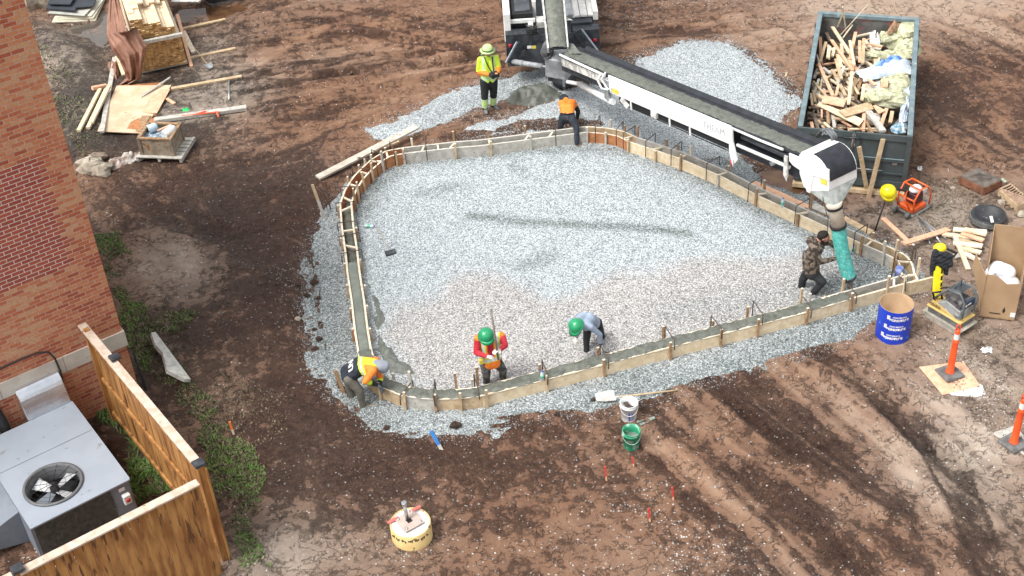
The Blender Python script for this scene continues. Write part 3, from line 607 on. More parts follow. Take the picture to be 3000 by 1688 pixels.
SECT = [('a', 'b1', W_TAN, W_TAN), ('b1', 'b2', W_GRY, W_TAN), ('b2', 'b', W_TAN, W_TAN), ('b', m1, W_NEW, W_NEW), (m1, m2, W_NEW, W_NEW), (m2, 'c', W_NEW, W_NEW), ('c', 'd', W_NEW, W_GRY), ('d', 'e', W_TAN, W_TAN), ('e', 'e2', W_TAN, W_TAN), ('e2', 'f', W_TAN, W_GRY),
        ('f', 'f1', W_GRY, W_NEW), ('f1', 'g', W_GRY, W_NEW), ('g', 'g1', W_GRY, W_NEW), ('g1', 'h', W_GRY, W_NEW), ('h', 'h1', W_TAN, W_ORG), ('h1', 'i', W_TAN, W_ORG), ('i', 'i1', W_GRY, W_GRY), ('i1', 'i2', W_GRY, W_GRY), ('i2', 'j', W_GRY, W_GRY),
        ('j', 'j1', W_ORG, W_ORG), ('j1', 'k', W_ORG, W_ORG), ('k', 'k1', W_ORG, W_WHT), ('k1', 'a', W_TAN, W_NEW)]
for s0, s1, mo, mi_ in SECT:
    a = c_.get(s0, s0); b = c_.get(s1, s1); ids = rng(a, b)
    if len(ids) > 2: ids = ids[:-1] if False else ids
    topm = {W_GRY: mat('grey_sawn_edge', (.60, .57, .50), sc=10)}.get(mo, W_WHT)
    strip_board(ids, 0, TH, None).build('form_board', [mo, topm], fw)
    topm = {W_GRY: mat('grey_sawn_edge', (.60, .57, .50), sc=10)}.get(mi_, W_WHT)
    strip_board(ids, WD - TH, WD, None, top=ZT - .004).build('form_board', [mi_, topm], fw)
# straight outer board running on past the corner to the yellow machine
q0 = A('R8', 1010, 911, .30); q1 = A('R8', 1165, 872, .30)
MB().bar((q0.x, q0.y, .14), (q1.x, q1.y, .14), .038, .31).build('form_board', W_NEW, fw)
# stakes
stk_n = 0
def stake(i, side, h=.44, wd=.045, m=W_STK, lean=0, zb=0):
    p = PS[i] + NRM[i] * (-.03 if side == 'o' else WD + .03); n_ = NRM[i] * (-1 if side == 'o' else 1)
    b = MB(); t = Vector((T_[i][0], T_[i][1], 0)); top = Vector((p[0] + n_[0] * lean + rnd.uniform(-.012, .012), p[1] + n_[1] * lean, h)); bot = Vector((p[0] + n_[0] * .012, p[1] + n_[1] * .012, zb - .08))
    b.bar(bot, top, wd, .036, up=(n_[0], n_[1], 0)); b.bar(top, top + (top - bot).normalized() * .006, wd, .036, up=(n_[0], n_[1], 0), mi=1)
    return b.build('stake', [m, W_WHT], fw)
def clamp(i, h=.40, zin=.10, m=STEEL):
    o_ = PS[i] - NRM[i] * .07; q = PS[i] + NRM[i] * (WD + .075); t = T_[i] * rnd.uniform(-.05, .05)
    MB().tube([(o_[0], o_[1], h - .22), (o_[0] + t[0] * .3, o_[1] + t[1] * .3, h), (q[0] + t[0], q[1] + t[1], h + .01), (q[0] + t[0], q[1] + t[1], zin)], .011, 6).build('rebar_clamp', m, fw)
def spreader(i, wd=.04, m=W_WHT, z=ZT - .03, sk=0):
    p = PS[i] + NRM[i] * TH; q = PS[(i + sk) % NL] + NRM[(i + sk) % NL] * (WD - TH)
    MB().bar((p[0], p[1], z), (q[0], q[1], z), wd, .03).build('spreader', m, fw)
for R, x, y, h, m in [('R9', 680, 915, .43, W_TAN), ('R9', 905, 1003, .42, W_TAN), ('R9', 1208, 1034, .44, W_STK), ('R9', 1440, 1028, .46, W_TAN), ('R9', 1690, 992, .44, W_TAN), ('R10', 145, 762, .42, W_TAN), ('R10', 645, 632, .44, W_STK), ('R10', 1195, 488, .44, W_STK),
                      ('R10', 1625, 378, .44, W_STK), ('R10', 1925, 300, .46, W_STK), ('R8', 265, 1113, .42, W_STK), ('R8', 590, 1030, .46, W_STK), ('R8', 850, 960, .62, W_TAN), ('R8', 960, 930, .50, W_NEW),
                      ('Q11', 1890, 570, .66, W_NEW), ('Q11', 1830, 330, .62, W_DRT), ('R8', 740, 610, .44, W_STK), ('R8', 295, 400, .72, W_STK), ('R7', 1700, 530, .5, W_STK), ('R7', 1390, 395, .40, W_STK), ('R7', 1100, 268, .5, W_WHT), ('R7', 1010, 245, .42, W_STK), ('R7', 915, 200, .46, W_STK), ('R7', 705, 135, .56, W_STK),
                      ('R3', 1120, 992, .42, W_STK), ('R3', 1015, 975, .5, W_GRY), ('R3', 365, 1015, .48, W_STK), ('R3', 72, 1050, .50, W_STK), ('R6', 1268, 170, .54, W_STK), ('R6', 950, 206, .48, W_WHT), ('R6', 735, 240, .36, W_DRT), ('R6', 628, 300, .38, W_GRY), ('R6', 590, 335, .40, W_GRY), ('R6', 540, 382, .40, W_TAN), ('R6', 462, 475, .42, W_TAN),
                      ('R6', 372, 680, .34, W_TAN), ('R6', 405, 925, .33, W_TAN), ('R6', 430, 1115, .33, W_TAN), ('R6', 452, 1290, .34, W_TAN), ('R9', 415, 190, .33, W_STK), ('R9', 440, 385, .34, W_ORG)]:
    stake(idx(R, x, y), 'o', h, m=m, zb=gravz(*N2(R, x, y)) * .3)
for R, x, y, h, m in [('R9', 590, 160, .34, W_GRY), ('R9', 600, 375, .33, W_TAN), ('R9', 785, 855, .42, W_GRY), ('R9', 965, 925, .62, W_GRY), ('R9', 1410, 960, .64, W_STK), ('R9', 1575, 940, .46, W_GRY), ('R9', 1622, 915, .72, W_STK), ('R10', 95, 690, .42, W_STK), ('R10', 610, 600, .46, W_STK), ('R10', 1150, 412, .56, W_STK), ('R10', 1560, 305, .40, W_STK), ('R10', 1862, 232, .52, W_STK),
                      ('R8', 215, 1045, .62, W_TAN), ('R8', 290, 1018, .44, W_GRY), ('R8', 530, 965, .56, W_TAN), ('R8', 870, 880, .32, W_GRY), ('R8', 885, 800, .42, W_TAN), ('R8', 925, 745, .78, W_TAN), ('R8', 845, 705, .62, W_GRY), ('R8', 680, 640, .52, W_STK), ('R8', 215, 430, .33, W_STK), ('R7', 1960, 735, .35, W_STK), ('R7', 1625, 590, .48, W_STK), ('R7', 1310, 450, .34, W_GRY), ('R7', 1035, 318, .44, W_STK), ('R7', 845, 240, .32, W_TAN), ('R7', 655, 160, .38, W_TAN),
                      ('R3', 990, 990, .36, W_GRY), ('R3', 820, 1000, .44, W_GRY), ('R3', 400, 1055, .40, W_GRY), ('R3', 90, 1095, .38, W_TAN), ('R6', 1545, 180, .40, W_TAN), ('R6', 1272, 215, .42, W_TAN), ('R6', 870, 245, .44, W_GRY), ('R6', 805, 265, .40, W_TAN), ('R6', 695, 325, .58, W_GRY), ('R6', 605, 395, .52, W_TAN), ('R6', 535, 475, .54, W_TAN), ('R6', 488, 560, .54, W_TAN), ('R6', 462, 620, .60, W_STK),
                      ('R6', 500, 860, .36, W_STK), ('R6', 540, 1090, .32, W_TAN), ('R6', 575, 1280, .31, W_GRY)]:
    q = N2(R, x, y); i = int(np.argmin(np.hypot(PI_[:, 0] - q[0], PI_[:, 1] - q[1]))); stake(i, 'i', h, m=m)
for R, x, y, h in [('R7', 700, 100, .5), ('R7', 885, 130, .5), ('R7', 1070, 200, .5), ('R7', 1365, 345, .52), ('R7', 1665, 500, .52), ('R8', 262, 400, .52), ('R8', 717, 560, .55), ('R6', 770, 225, .46), ('R6', 655, 285, .46), ('R6', 545, 350, .5), ('R6', 480, 420, .46), ('R6', 420, 560, .40), ('R6', 430, 660, .36),
                   ('R6', 445, 800, .34), ('R6', 460, 910, .33), ('R6', 475, 1050, .35), ('R10', 110, 700, .46), ('R10', 650, 590, .46), ('R10', 1190, 440, .50), ('R10', 1600, 330, .48), ('R10', 1910, 240, .58), ('R8', 250, 1075, .42), ('R8', 585, 985, .44), ('R9', 1590, 930, .52), ('R9', 1215, 985, .44), ('R9', 905, 960, .36), ('R8', 905, 860, .4), ('R8', 960, 770, .55), ('R3', 925, 970, .55), ('R3', 1080, 985, .5), ('R6', 1045, 190, .5), ('R3', 590, 1010, .5), ('R8', 975, 820, .5)]:
    clamp(idx(R, x, y), h)
for R, x, y in [('R6', 400, 590), ('R6', 395, 700), ('R6', 430, 850), ('R6', 450, 960), ('R6', 500, 500), ('R6', 560, 410), ('R6', 645, 325), ('R6', 760, 265), ('R6', 1030, 215), ('R6', 1140, 210), ('R6', 1275, 195), ('R6', 1530, 155), ('R3', 385, 1040), ('R3', 580, 1020), ('R7', 640, 130), ('R7', 870, 235), ('R7', 1060, 290), ('R7', 1350, 430), ('R7', 1660, 580), ('R8', 260, 420), ('R8', 710, 640),
                ('Q11', 1540, 250), ('Q11', 1700, 370), ('Q11', 1720, 600), ('Q11', 1560, 740)]:
    spreader(idx(R, x, y), sk=rnd.choice((-2, 0, 1, 2)))
# ---- poured concrete in the trench
def pour(i0, i1, lev, rough, m, w0=TH, w1=WD - TH, spill=.0, seed=0):
    ids = rng(i0, i1); ks = 9; vs = []; n = len(ids)
    P2 = []
    for a_, i in enumerate(ids):
        for s_ in range(2):
            j = (i + 1) % NL; f = s_ * .5
            pc = PS[i] * (1 - f) + PS[j] * f; nc = NRM[i] * (1 - f) + NRM[j] * f; P2.append((pc, nc, (a_ + f) / n))
    rows = len(P2)
    for pc, nc, u in P2:
        for k in range(ks):
            t = k / (ks - 1); o_ = w0 - spill + (w1 - w0 + 2 * spill) * t; p = pc + nc * o_
            e = 4 * t * (1 - t)
            nz = float(fbm(np.array([p[0]]), np.array([p[1]]), 7, 3, seed)[0]) + .5 * float(vn(np.array([p[0] * 23]), np.array([p[1] * 23]), seed)[0])
            z = lev + rough * (nz + .6 * e ** .5)
            if k in (0, ks - 1): z = min(z, lev) if spill else z - .02
            vs.append((p[0], p[1], z))
    b = MB(); b.add(vs, [(r * ks + k, r * ks + k + 1, (r + 1) * ks + k + 1, (r + 1) * ks + k) for r in range(rows - 1) for k in range(ks - 1)], 0, True)
    # end faces down to the ground
    for r in (0, rows - 1):
        e0 = [vs[r * ks + k] for k in range(ks)]; b.add(e0 + [(x, y, 0) for x, y, z in e0], [(k, k + 1, ks + k + 1, ks + k) for k in range(ks - 1)])
    return b
kp = idx('R6', 425, 1100); ke = idx('R9', 470, 590); kc = idx('R8', 575, 1030)
pour(kp, ke, .285, .006, CONCS, seed=3).build('smoothed_concrete', CONCS, label='smooth troweled strip of fresh concrete in the left run of the forms', cat='concrete')
pour(ke, kc, .302, .030, CONC, w0=-.004, w1=WD + .006, seed=5).build('poured_concrete', CONC, label='rough dark grey strip of wet concrete in the long front run of the forms', cat='concrete')
pour(idx('R6', 378, 650), kp, .14, .02, CONC, seed=8).build('poured_concrete', CONC, label='half filled dark concrete below the ladder-like spreaders at the left of the forms', cat='concrete')
def heap(name, pts, hgt, m, label, seed=0, base=None, cat='concrete', res=.035, e=.5, edge=.25, k2=9):
    xs = [p[0] for p in pts]; ys = [p[1] for p in pts]
    Xh, Yh = np.meshgrid(np.arange(min(xs) - .3, max(xs) + .3, res), np.arange(min(ys) - .3, max(ys) + .3, res))
    d = polysd(Xh, Yh, pts) + edge * .5 * fbm(Xh, Yh, 4, 3, seed)
    b0 = np.maximum(Zg[np.clip(((Yh - 13.5) / .045).astype(int), 0, Xg.shape[0] - 1), np.clip(((Xh + 8) / .045).astype(int), 0, Xg.shape[1] - 1)], ground_z_arr(Xh, Yh))
    Zh = b0 - .02 + hgt * np.clip(d / edge, -.5, 1) ** 1 * (1 - .0) + hgt * .25 * fbm(Xh, Yh, k2, 3, seed + 1) * (d > 0)
    me, _ = grid_mesh(name, Xh, Yh, Zh, d > -.06); me.materials.append(m)
    o = bpy.data.objects.new(name, me); COL.objects.link(o)
    c = (np.mean(xs), np.mean(ys), 0); me.transform(Matrix.Translation((-c[0], -c[1], 0))); o.location = c
    return tag(o, label, cat)
def PL(R, *p): return [(A(R, x, y, .0).x, A(R, x, y, .0).y) for x, y in p]
el = [(A('R3', 405, 738).x + .66 * math.cos(a), A('R3', 405, 738).y + .48 * math.sin(a)) for a in [k * math.pi / 8 for k in range(16)]]
heap('concrete_heap', el, .26, CONC, 'round heap of wet grey concrete dumped beside the man in lime hi-vis', 31, edge=.35, k2=14)
SPL = mat('spilled_concrete', (.165, .175, .155), (.10, .11, .095), sc=14, rough=.7, bump=.5, bsc=40)
tag(heap('concrete_spill', PL('R9', (620, 60), (700, 120), (760, 240), (740, 330), (700, 420), (860, 640), (1060, 790), (1010, 830), (780, 800), (700, 700), (640, 520), (620, 300)), .09, SPL, 'dark grey concrete slopped along the inside of the left front corner of the forms', 41, edge=.16, k2=18), kind='stuff')
tag(heap('concrete_spill', PL('R6', (560, 1165), (600, 1180), (650, 1300), (650, 1380), (600, 1400), (580, 1280)), .04, SPL, 'grey concrete slopped inside the left run of the forms', 43, edge=.14, k2=18), kind='stuff')
for k, (R, pl, lb) in enumerate([('R8', [(560, 1120), (600, 1140), (670, 1170), (680, 1230), (640, 1210), (580, 1150)], 'splash of grey concrete on the gravel below the filled end of the front form'),
        ('R8', [(360, 1180), (390, 1165), (420, 1185), (395, 1225), (350, 1215)], 'small splash of concrete on gravel between the blue tube and the front form'),
        ('R10', [(1380, 680), (1480, 650), (1560, 630), (1540, 660), (1440, 700), (1390, 715)], 'long smear of concrete on the gravel in front of the front form'),
        ('R9', [(1290, 1180), (1350, 1170), (1380, 1230), (1310, 1240)], 'grey concrete splash on gravel in front of the curved corner form'),
        ('R10', [(1290, 330), (1370, 380), (1300, 400), (1230, 395)], 'concrete drips inside the long front form'),
        ('R11', [(1120, 1180), (1190, 1170), (1230, 1210), (1170, 1235)], 'pale dried concrete splash on the dirt near the right edge')]):
    tag(heap('concrete_spill', PL(R, *pl), .02, SPL, lb, 60 + k, edge=.12, k2=18), kind='stuff')
# free standing stakes near the forms
def free_stake(R, xb, yb, h, m, lab, name='survey_stake', wd=.04, lean=(0, 0), top=None, cat='stake', th=.03, tipm=None, f=.45):
    p = G(R, xb, yb); q = Vector((p.x + lean[0], p.y + lean[1], p.z + h)); b = MB(); u = q - p
    b.bar(p - u.normalized() * .05, p + u * (1 - f), wd, th, up=(0, -1, .2)); b.bar(p + u * (1 - f), q, wd, th, up=(0, -1, .2), mi=1)
    return b.build(name, [m, tipm or m], label=lab, cat=cat)
RED = mat('red_marking_paint', (.62, .05, .035), sc=10); ORP = mat('orange_marking_paint', (.85, .22, .04), sc=10)
free_stake('R6', 268, 768, .80, W_GRY, 'tall leaning wooden stake on the gravel outside the left form', wd=.06, lean=(-.16, .12), tipm=W_TAN)
MB().tube([G('R6', 318, 702), G('R6', 300, 700) + Vector((-.02, .03, .42))], .013, 6).build('steel_pin', STEEL, label='thin dark steel pin standing in gravel beside the tall leaning stake', cat='pin')
free_stake('R9', 345, 970, .50, W_STK, 'brown stake at the heels of the worker in the black and orange jacket', wd=.06, lean=(-.09, .05))
for x, y, r, lb in [(1525, 1208, .22, 'red topped stake left of the group of three below the green pail'), (1593, 1172, .12, 'short red topped stake just below the green pail'), (1693, 1258, .20, 'rightmost red topped stake in the dirt right of the green pail'), (1634, 1312, .20, 'lowest red topped stake at the edge of the scattered gravel')]:
    free_stake('D', x, y, r * 1.15 + .04, W_PNK, lb, wd=.028, lean=(-.02, .03), tipm=RED, f=.7)
free_stake('D', 588, 1092, .27, W_WHT, 'orange painted stake in the weeds beside the fence enclosure', wd=.035, lean=(-.03, .03), tipm=ORP, f=.6)
BLU = mat('blue_paint', (.03, .20, .55), sc=8)
free_stake('D', 1110, 1130, .30, W_GRY, 'blue painted stake leaning at the bottom edge of the gravel', wd=.06, lean=(-.15, .15), tipm=BLU, f=.75)
# ================================================================== brick building
WDIR = Vector((math.cos(R_(33.0)), math.sin(R_(33.0)), 0)); WN = Vector((math.sin(R_(33.0)), -math.cos(R_(33.0)), 0))
CORN = Vector((-6.77, 18.45, 0))
def brick_shader(n, b):
    at = nn(n, 'ShaderNodeTexCoord'); sp = nn(n, 'ShaderNodeSeparateXYZ'); n.links.new(at.outputs['Object'], sp.inputs[0])
    bl, bh = .204, .0722
    yc = mth(n, 'DIVIDE', sp.outputs[2], bh); row = mth(n, 'FLOOR', yc); fy = mth(n, 'FRACT', yc)
    off = mth(n, 'MULTIPLY', mth(n, 'FRACT', mth(n, 'MULTIPLY', row, .5)), 1.0)
    xc = mth(n, 'ADD', mth(n, 'DIVIDE', sp.outputs[0], bl), off); colu = mth(n, 'FLOOR', xc); fx = mth(n, 'FRACT', xc)
    cb = nn(n, 'ShaderNodeCombineXYZ'); n.links.new(colu, cb.inputs[0]); n.links.new(row, cb.inputs[1])
    wn = nn(n, 'ShaderNodeTexWhiteNoise', noise_dimensions='3D'); n.links.new(cb.outputs[0], wn.inputs['Vector'])
    zon = noise(n, at.outputs['Object'], .55, 2)
    px_ = mth(n, 'LESS_THAN', mth(n, 'MULTIPLY', colu, bl), -.60); pz1 = mth(n, 'GREATER_THAN', sp.outputs[2], 3.27); pz2 = mth(n, 'LESS_THAN', sp.outputs[2], 5.36); pan_ = mth(n, 'MULTIPLY', px_, mth(n, 'MULTIPLY', pz1, pz2))
    v = mth(n, 'ADD', wn.outputs['Value'], mth(n, 'MULTIPLY_ADD', zon, 1.3, -.65), clamp=True)
    col = ramp(n, v, [(0, (.36, .085, .042)), (.25, (.46, .135, .06)), (.55, (.52, .19, .085)), (.8, (.54, .235, .11)), (1, (.54, .29, .15))])
    col = mixc(n, pan_, col, ramp(n, wn.outputs['Value'], [(0, (.30, .062, .040)), (1, (.40, .095, .055))]))
    fn = noise(n, at.outputs['Object'], 26, 5, .65); m1_ = nn(n, 'ShaderNodeMix', data_type='RGBA', blend_type='MULTIPLY'); m1_.inputs[0].default_value = 1; n.links.new(col, m1_.inputs[6]); n.links.new(ramp(n, fn, [(.3, (.72, .72, .72)), (.7, (1.12, 1.12, 1.12))]), m1_.inputs[7]); col = m1_.outputs[2]
    wob = mth(n, 'MULTIPLY_ADD', noise(n, at.outputs['Object'], 30, 2), .03, -.015)
    my = mth(n, 'LESS_THAN', mth(n, 'ADD', fy, wob), .17); mx_ = mth(n, 'LESS_THAN', mth(n, 'ADD', fx, wob), .065); mo = mth(n, 'MAXIMUM', my, mx_)
    mcol = ramp(n, noise(n, at.outputs['Object'], 12, 3), [(.3, (.36, .23, .17)), (.7, (.52, .38, .30))])
    mcol = mixc(n, pan_, mcol, (.60, .50, .44))
    col = mixc(n, mo, col, mcol); n.links.new(col, b.inputs['Base Color']); b.inputs['Roughness'].default_value = .85
    bp = nn(n, 'ShaderNodeBump'); bp.inputs['Strength'].default_value = .6; bp.inputs['Distance'].default_value = .01
    n.links.new(mth(n, 'ADD', mth(n, 'SUBTRACT', 1.0, mo), mth(n, 'MULTIPLY', fn, .4)), bp.inputs['Height']); n.links.new(bp.outputs[0], b.inputs['Normal'])
BRICK = tone_mat('orange_red_brick', brick_shader)
STONE = mat('smooth_limestone', (.56, .52, .45), (.46, .42, .36), sc=2.5, rough=.8, bump=.1, spot=(.33, .3, .26), spotsc=6, spotth=.66)
bld = thing('brick_building', 'corner of an orange-red brick building with a pale stone band near the ground', 'building', CORN)
def wallobj(z0, z1, m, name, proud=0, x0=0., ln=11.):
    # local frame: x along wall (to the left = negative), z up ; thickness 5 m
    b = MB(); b.box((-ln / 2 - x0, (6 - proud) / 2 , (z0 + z1) / 2), (ln, 6 + proud, z1 - z0)); me = bpy.data.meshes.new(name); me.from_pydata(b.v, [], b.f); me.materials.append(m)
    o = bpy.data.objects.new(name, me); COL.objects.link(o); o.parent = bld; o.rotation_euler = (0, 0, R_(33.0)); return o
wallobj(-.1, 1.30, BRICK, 'brick_wall'); wallobj(1.62, 9.0, BRICK, 'brick_wall')
for k in range(10):
    o = wallobj(1.302, 1.618, STONE, 'stone_band', proud=.03, x0=(k * 1.12 - .03) if k else -.03, ln=1.112)
wallobj(9.002, 9.15, STONE, 'roof_coping', proud=.1, x0=-.1, ln=11.2)
def WL(a, out, z): p = CORN - WDIR * a + WN * out; return Vector((p.x, p.y, z))     # a metres left of the corner, out from wall
CAB = mat('black_cable_sleeve', (.03, .022, .022), sc=12, rough=.6)
# positions on the wall plane from the picture
def onwall(R, x, y, out=.03):
    d = ray(R, x, y); o = Vector((0, 0, HC)); dv = Vector(d); p0 = CORN + WN * out; t = (p0 - o).dot(WN) / dv.dot(WN); return o + dv * t
pp = [onwall('R5', -60, 345), onwall('R5', 0, 333), onwall('R5', 120, 278), onwall('R5', 200, 247, .05), onwall('R5', 262, 242, .07), onwall('R5', 295, 275, .08), onwall('R5', 325, 345, .08), onwall('R5', 340, 420, .08)]
MB().tube(pp, .018, 8).build('refrigerant_line', CAB, label='black insulated line curving down the brick wall to the shiny duct', cat='pipe')
# ================================================================== fenced enclosure with air conditioning unit
FZ = 2.2
fc = A('R5', 1072, 850, FZ); fend = A('R5', 480, 140, FZ); fcF = A('R5', 1065, 940, FZ - .09); fl = A('R5', 100, 1425, FZ - .09)
dR = (fend - fc); dR.z = 0; dR.normalize(); dF = (fl - fcF); dF.z = 0; dF.normalize()
ex = dR; 
fen = thing('wooden_fence', 'stained cedar privacy fence with bleached cap rail around the air conditioner', 'fence', (fc.x, fc.y, 0))
def fence_run(p, d, n_, Lg, top, cap_m, bw=.14):   # n_ = outward normal ; pickets each side of rails
    b = MB(); k = int(Lg / bw)
    for i in range(k):
        c = p + d * (bw * (i + .5)); c.z = 0; z0 = gz1(c.x, c.y) - .03; zt = top - .035 - rnd.uniform(0, .004)
        b.bar(Vector((c.x, c.y, z0)) + n_ * (.03 + .004 * (i % 2)), Vector((c.x, c.y, zt)) + n_ * (.03 + .004 * (i % 2)), .02, bw * .985 - .006, up=d)
    b.build('pickets', W_CED, fen)
    for z in (.35, 1.15, 2.0 if top > 2.15 else 1.95):
        q = p.copy(); q.z = z; r = p + d * Lg; r.z = z; MB().bar(q - n_ * .005, r - n_ * .005, .04, .09).build('rail', W_CED, fen)
    q = p.copy(); q.z = top - .015; r = p + d * Lg; r.z = top - .015
    MB().bar(q + n_ * .0, r + n_ * .0, .145, .036).build('cap_rail', cap_m, fen, bevel=.004)
outR = Vector((-dR.y, dR.x, 0)); 
if outR.x < 0: outR = -outR
outF = Vector((-dF.y, dF.x, 0))
if outF.y > 0: outF = -outF
Lr = (fend - fc).length; Lf = (fl - fcF).length
fence_run(fc + dR * .07, dR, outR, Lr + .25, FZ, W_CAP); fence_run(fcF + dF * .0, dF, outF, Lf, FZ - .09, W_CAP)
fence_run(fl + dF * .09, dF, outF, 1.6, FZ - .09, W_CAP)
for p, zt in ((fc, FZ + .02), (fl, FZ - .04), (A('R5', 620, 278, FZ), FZ + .02), (fend + dR * .1, FZ + .06)):
    q = Vector((p.x, p.y, 0))
    MB().box((q.x, q.y, zt / 2 - .05), (.10, .10, zt + .02), rot=math.atan2(dR.y, dR.x)).build('post', W_CED, fen)
    if zt < FZ + .05: MB().box((q.x, q.y, zt + .02), (.17, .17, .035), rot=math.atan2(dR.y, dR.x), taper=.9).build('post_cap', DKST, fen)
# outer corner board wide
q = fc + outR * .06 + dR * -.02
MB().bar((q.x, q.y, 0), (q.x, q.y, FZ - .05), .03, .16, up=dR).build('corner_board', W_CED, fen)
# slab
RT = .90
r0 = A('R5', 160, 1190, RT); r1 = A('R5', 690, 925, RT); r2 = A('R5', 388, 507, RT); 
du = (r1 - r0); wU = du.length; du.normalize(); dv_ = (r2 - r1); dv_ -= du * dv_.dot(du); lU = dv_.length; dv_.normalize()
def U(a, b, z): p = r0 + du * a + dv_ * b; return Vector((p.x, p.y, z))
MB().slab([U(-1.7, -.25, .12), U(wU + .12, -.25, .12), U(wU + .12, lU + .1, .12), U(-1.7, lU + .1, .12)], .3).build('concrete_pad', CDRY, label='pale concrete pad under the grey air conditioning unit', cat='pad', base=tuple(U(0, 0, -.18)))
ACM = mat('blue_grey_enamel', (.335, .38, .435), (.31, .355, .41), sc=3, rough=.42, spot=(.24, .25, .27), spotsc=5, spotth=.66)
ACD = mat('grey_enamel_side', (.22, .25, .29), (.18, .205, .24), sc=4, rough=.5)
COIL = mat('dark_coil_mesh', (.085, .085, .075), (.05, .05, .045), sc=14, rough=.7, bump=.3, spot=(.2, .2, .19), spotsc=22, spotth=.66)
ac = thing('air_conditioner', 'large blue-grey packaged air conditioning unit with a round fan on top, inside the cedar fence', 'air conditioner', (U(wU / 2, lU / 2, .12)))
# body walls (hollow below the fan)
ang = math.atan2(du.y, du.x)
fcn = A('R5', 287, 958, RT); fr = .44
fa = (fcn - r0).dot(du); fb = (fcn - r0).dot(dv_)
b = MB()
# top plate with round hole
n = 48; cp = [U(fa, fb, RT) + (du * math.cos(2 * math.pi * k / n) + dv_ * math.sin(2 * math.pi * k / n)) * fr for k in range(n)]
def rectpt(k):
    a = 2 * math.pi * k / n; c, s = math.cos(a), math.sin(a)
    tx = ((wU - fa) / c if c > 0 else -fa / c) if abs(c) > 1e-6 else 1e9; ty = ((lU - fb) / s if s > 0 else -fb / s) if abs(s) > 1e-6 else 1e9
    t = min(tx, ty); return U(fa + c * t, fb + s * t, RT)
rp = [rectpt(k) for k in range(n)]
vs = cp + rp; b.add(vs, [(k, (k + 1) % n, n + (k + 1) % n, n + k) for k in range(n)])
for cx_, cy_ in ((0, 0), (wU, 0), (0, lU), (wU, lU)):   # corner fill triangles
    cc_ = U(cx_, cy_, RT); ds = sorted(range(n), key=lambda k: (rp[k] - cc_).length)
    best = None
    for k in range(n):
        k2 = (k + 1) % n; a1, a2 = rp[k], rp[k2]
        la = ((a1 - r0).dot(du), (a1 - r0).dot(dv_)); lb = ((a2 - r0).dot(du), (a2 - r0).dot(dv_))
        if abs(la[0] - lb[0]) > 1e-4 and abs(la[1] - lb[1]) > 1e-4 and ((a1 - cc_).length + (a2 - cc_).length) < ((wU + lU)): best = (k, k2) if best is None or ((a1 - cc_).length < (rp[best[0]] - cc_).length) else best
    if best: b.add([rp[best[0]], rp[best[1]], cc_], [(0, 1, 2)])
b.build('top_panel', ACM, ac)
MB().box(U(fa, fb, RT - .7) , (.01, .01, .01)).build('drain_plug', BLACK, ac)
b = MB()
for a0, b0, a1, b1 in ((0, 0, wU, 0), (wU, 0, wU, lU), (wU, lU, 0, lU), (0, lU, 0, 0)):
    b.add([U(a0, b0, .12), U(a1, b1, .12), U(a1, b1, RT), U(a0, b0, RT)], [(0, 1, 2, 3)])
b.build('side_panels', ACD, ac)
MB().slab([U(.05, -.012, .2), U(wU - .32, -.012, .2), U(wU - .32, -.012, RT - .06), U(.05, -.012, RT - .06)], .01).build('coil_grille', COIL, ac)
MB().bar(U(0, -.015, RT - .012), U(wU + .015, -.015, RT - .012), .03, .03).bar(U(wU + .012, 0, RT - .012), U(wU + .012, lU, RT - .012), .03, .03).build('edge_trim', ACM, ac)
for a0, b0, a1, b1 in ((.0, lU * .62, wU, lU * .62),): MB().bar(U(a0, b0, RT + .003), U(a1, b1, RT + .003), .012, .006).build('panel_seam', ACD, ac)
b = MB()
for k in range(22): a_ = .04 + (k % 11) * (wU - .08) / 10; b.lathe([(0, .006), (.008, .005), (.009, 0)], U(a_, .03 if k < 11 else lU - .03, RT), 8)
b.build('screws', GALV, ac)
MB().slab([U(wU - .2, -.014, RT - .10), U(wU - .1, -.014, RT - .10), U(wU - .1, -.014, RT - .17), U(wU - .2, -.014, RT - .17)], .004).build('rating_plate', WPNT, ac)
b = MB().box(U(wU - .12, -.05, RT - .33), (.13, .09, .2), rot=ang); sb = b.build('disconnect_switch', WPNT, ac, bevel=.015)
MB().lathe([(0, .012), (.035, .012), (.04, 0)], U(wU - .12, -.10, RT - .33), 12, rot=Matrix((du, Vector((0, 0, 1)), -dv_)).transposed()).build('switch_knob', RED, sb)
# fan
sh = [(fr, 0), (fr + .035, .0), (fr + .035, .03), (fr, .035), (fr - .01, .03), (fr - .012, -.28)]
rot3 = Matrix((du, dv_, Vector((0, 0, 1)))).transposed()
MB().lathe(sh, U(fa, fb, RT + .002), 48, rot=rot3).build('fan_shroud', mat('grey_plastic', (.15, .155, .16), sc=6, rough=.5), ac)
MB().lathe([(fr + .15, 0), (0, 0)], U(fa, fb, RT - .38), 32, rot=rot3).build('fan_well', BLACK, ac)
fanb = MB(); fan = None
for k in range(4):
    a = k * math.pi / 2 + .55; d_ = du * math.cos(a) + dv_ * math.sin(a); e_ = -du * math.sin(a) + dv_ * math.cos(a); c = U(fa, fb, RT - .12)
    blade = [c + d_ * .06 - e_ * .05 + Vector((0, 0, .02)), c + d_ * (fr - .05) - e_ * .12 + Vector((0, 0, .03)), c + d_ * (fr - .03) + e_ * .09 - Vector((0, 0, .04)), c + d_ * .06 + e_ * .05 - Vector((0, 0, .02))]
    MB().slab(blade, .006).build('fan_blade', mat('pale_blade', (.62, .64, .65), sc=6, rough=.4) if k != 2 else ACD, ac)
b = MB().lathe([(0, .05), (.07, .05), (.075, -.08), (0, -.08)], U(fa, fb, RT - .10), 16); b.build('fan_hub', BLACK, ac)
b = MB()
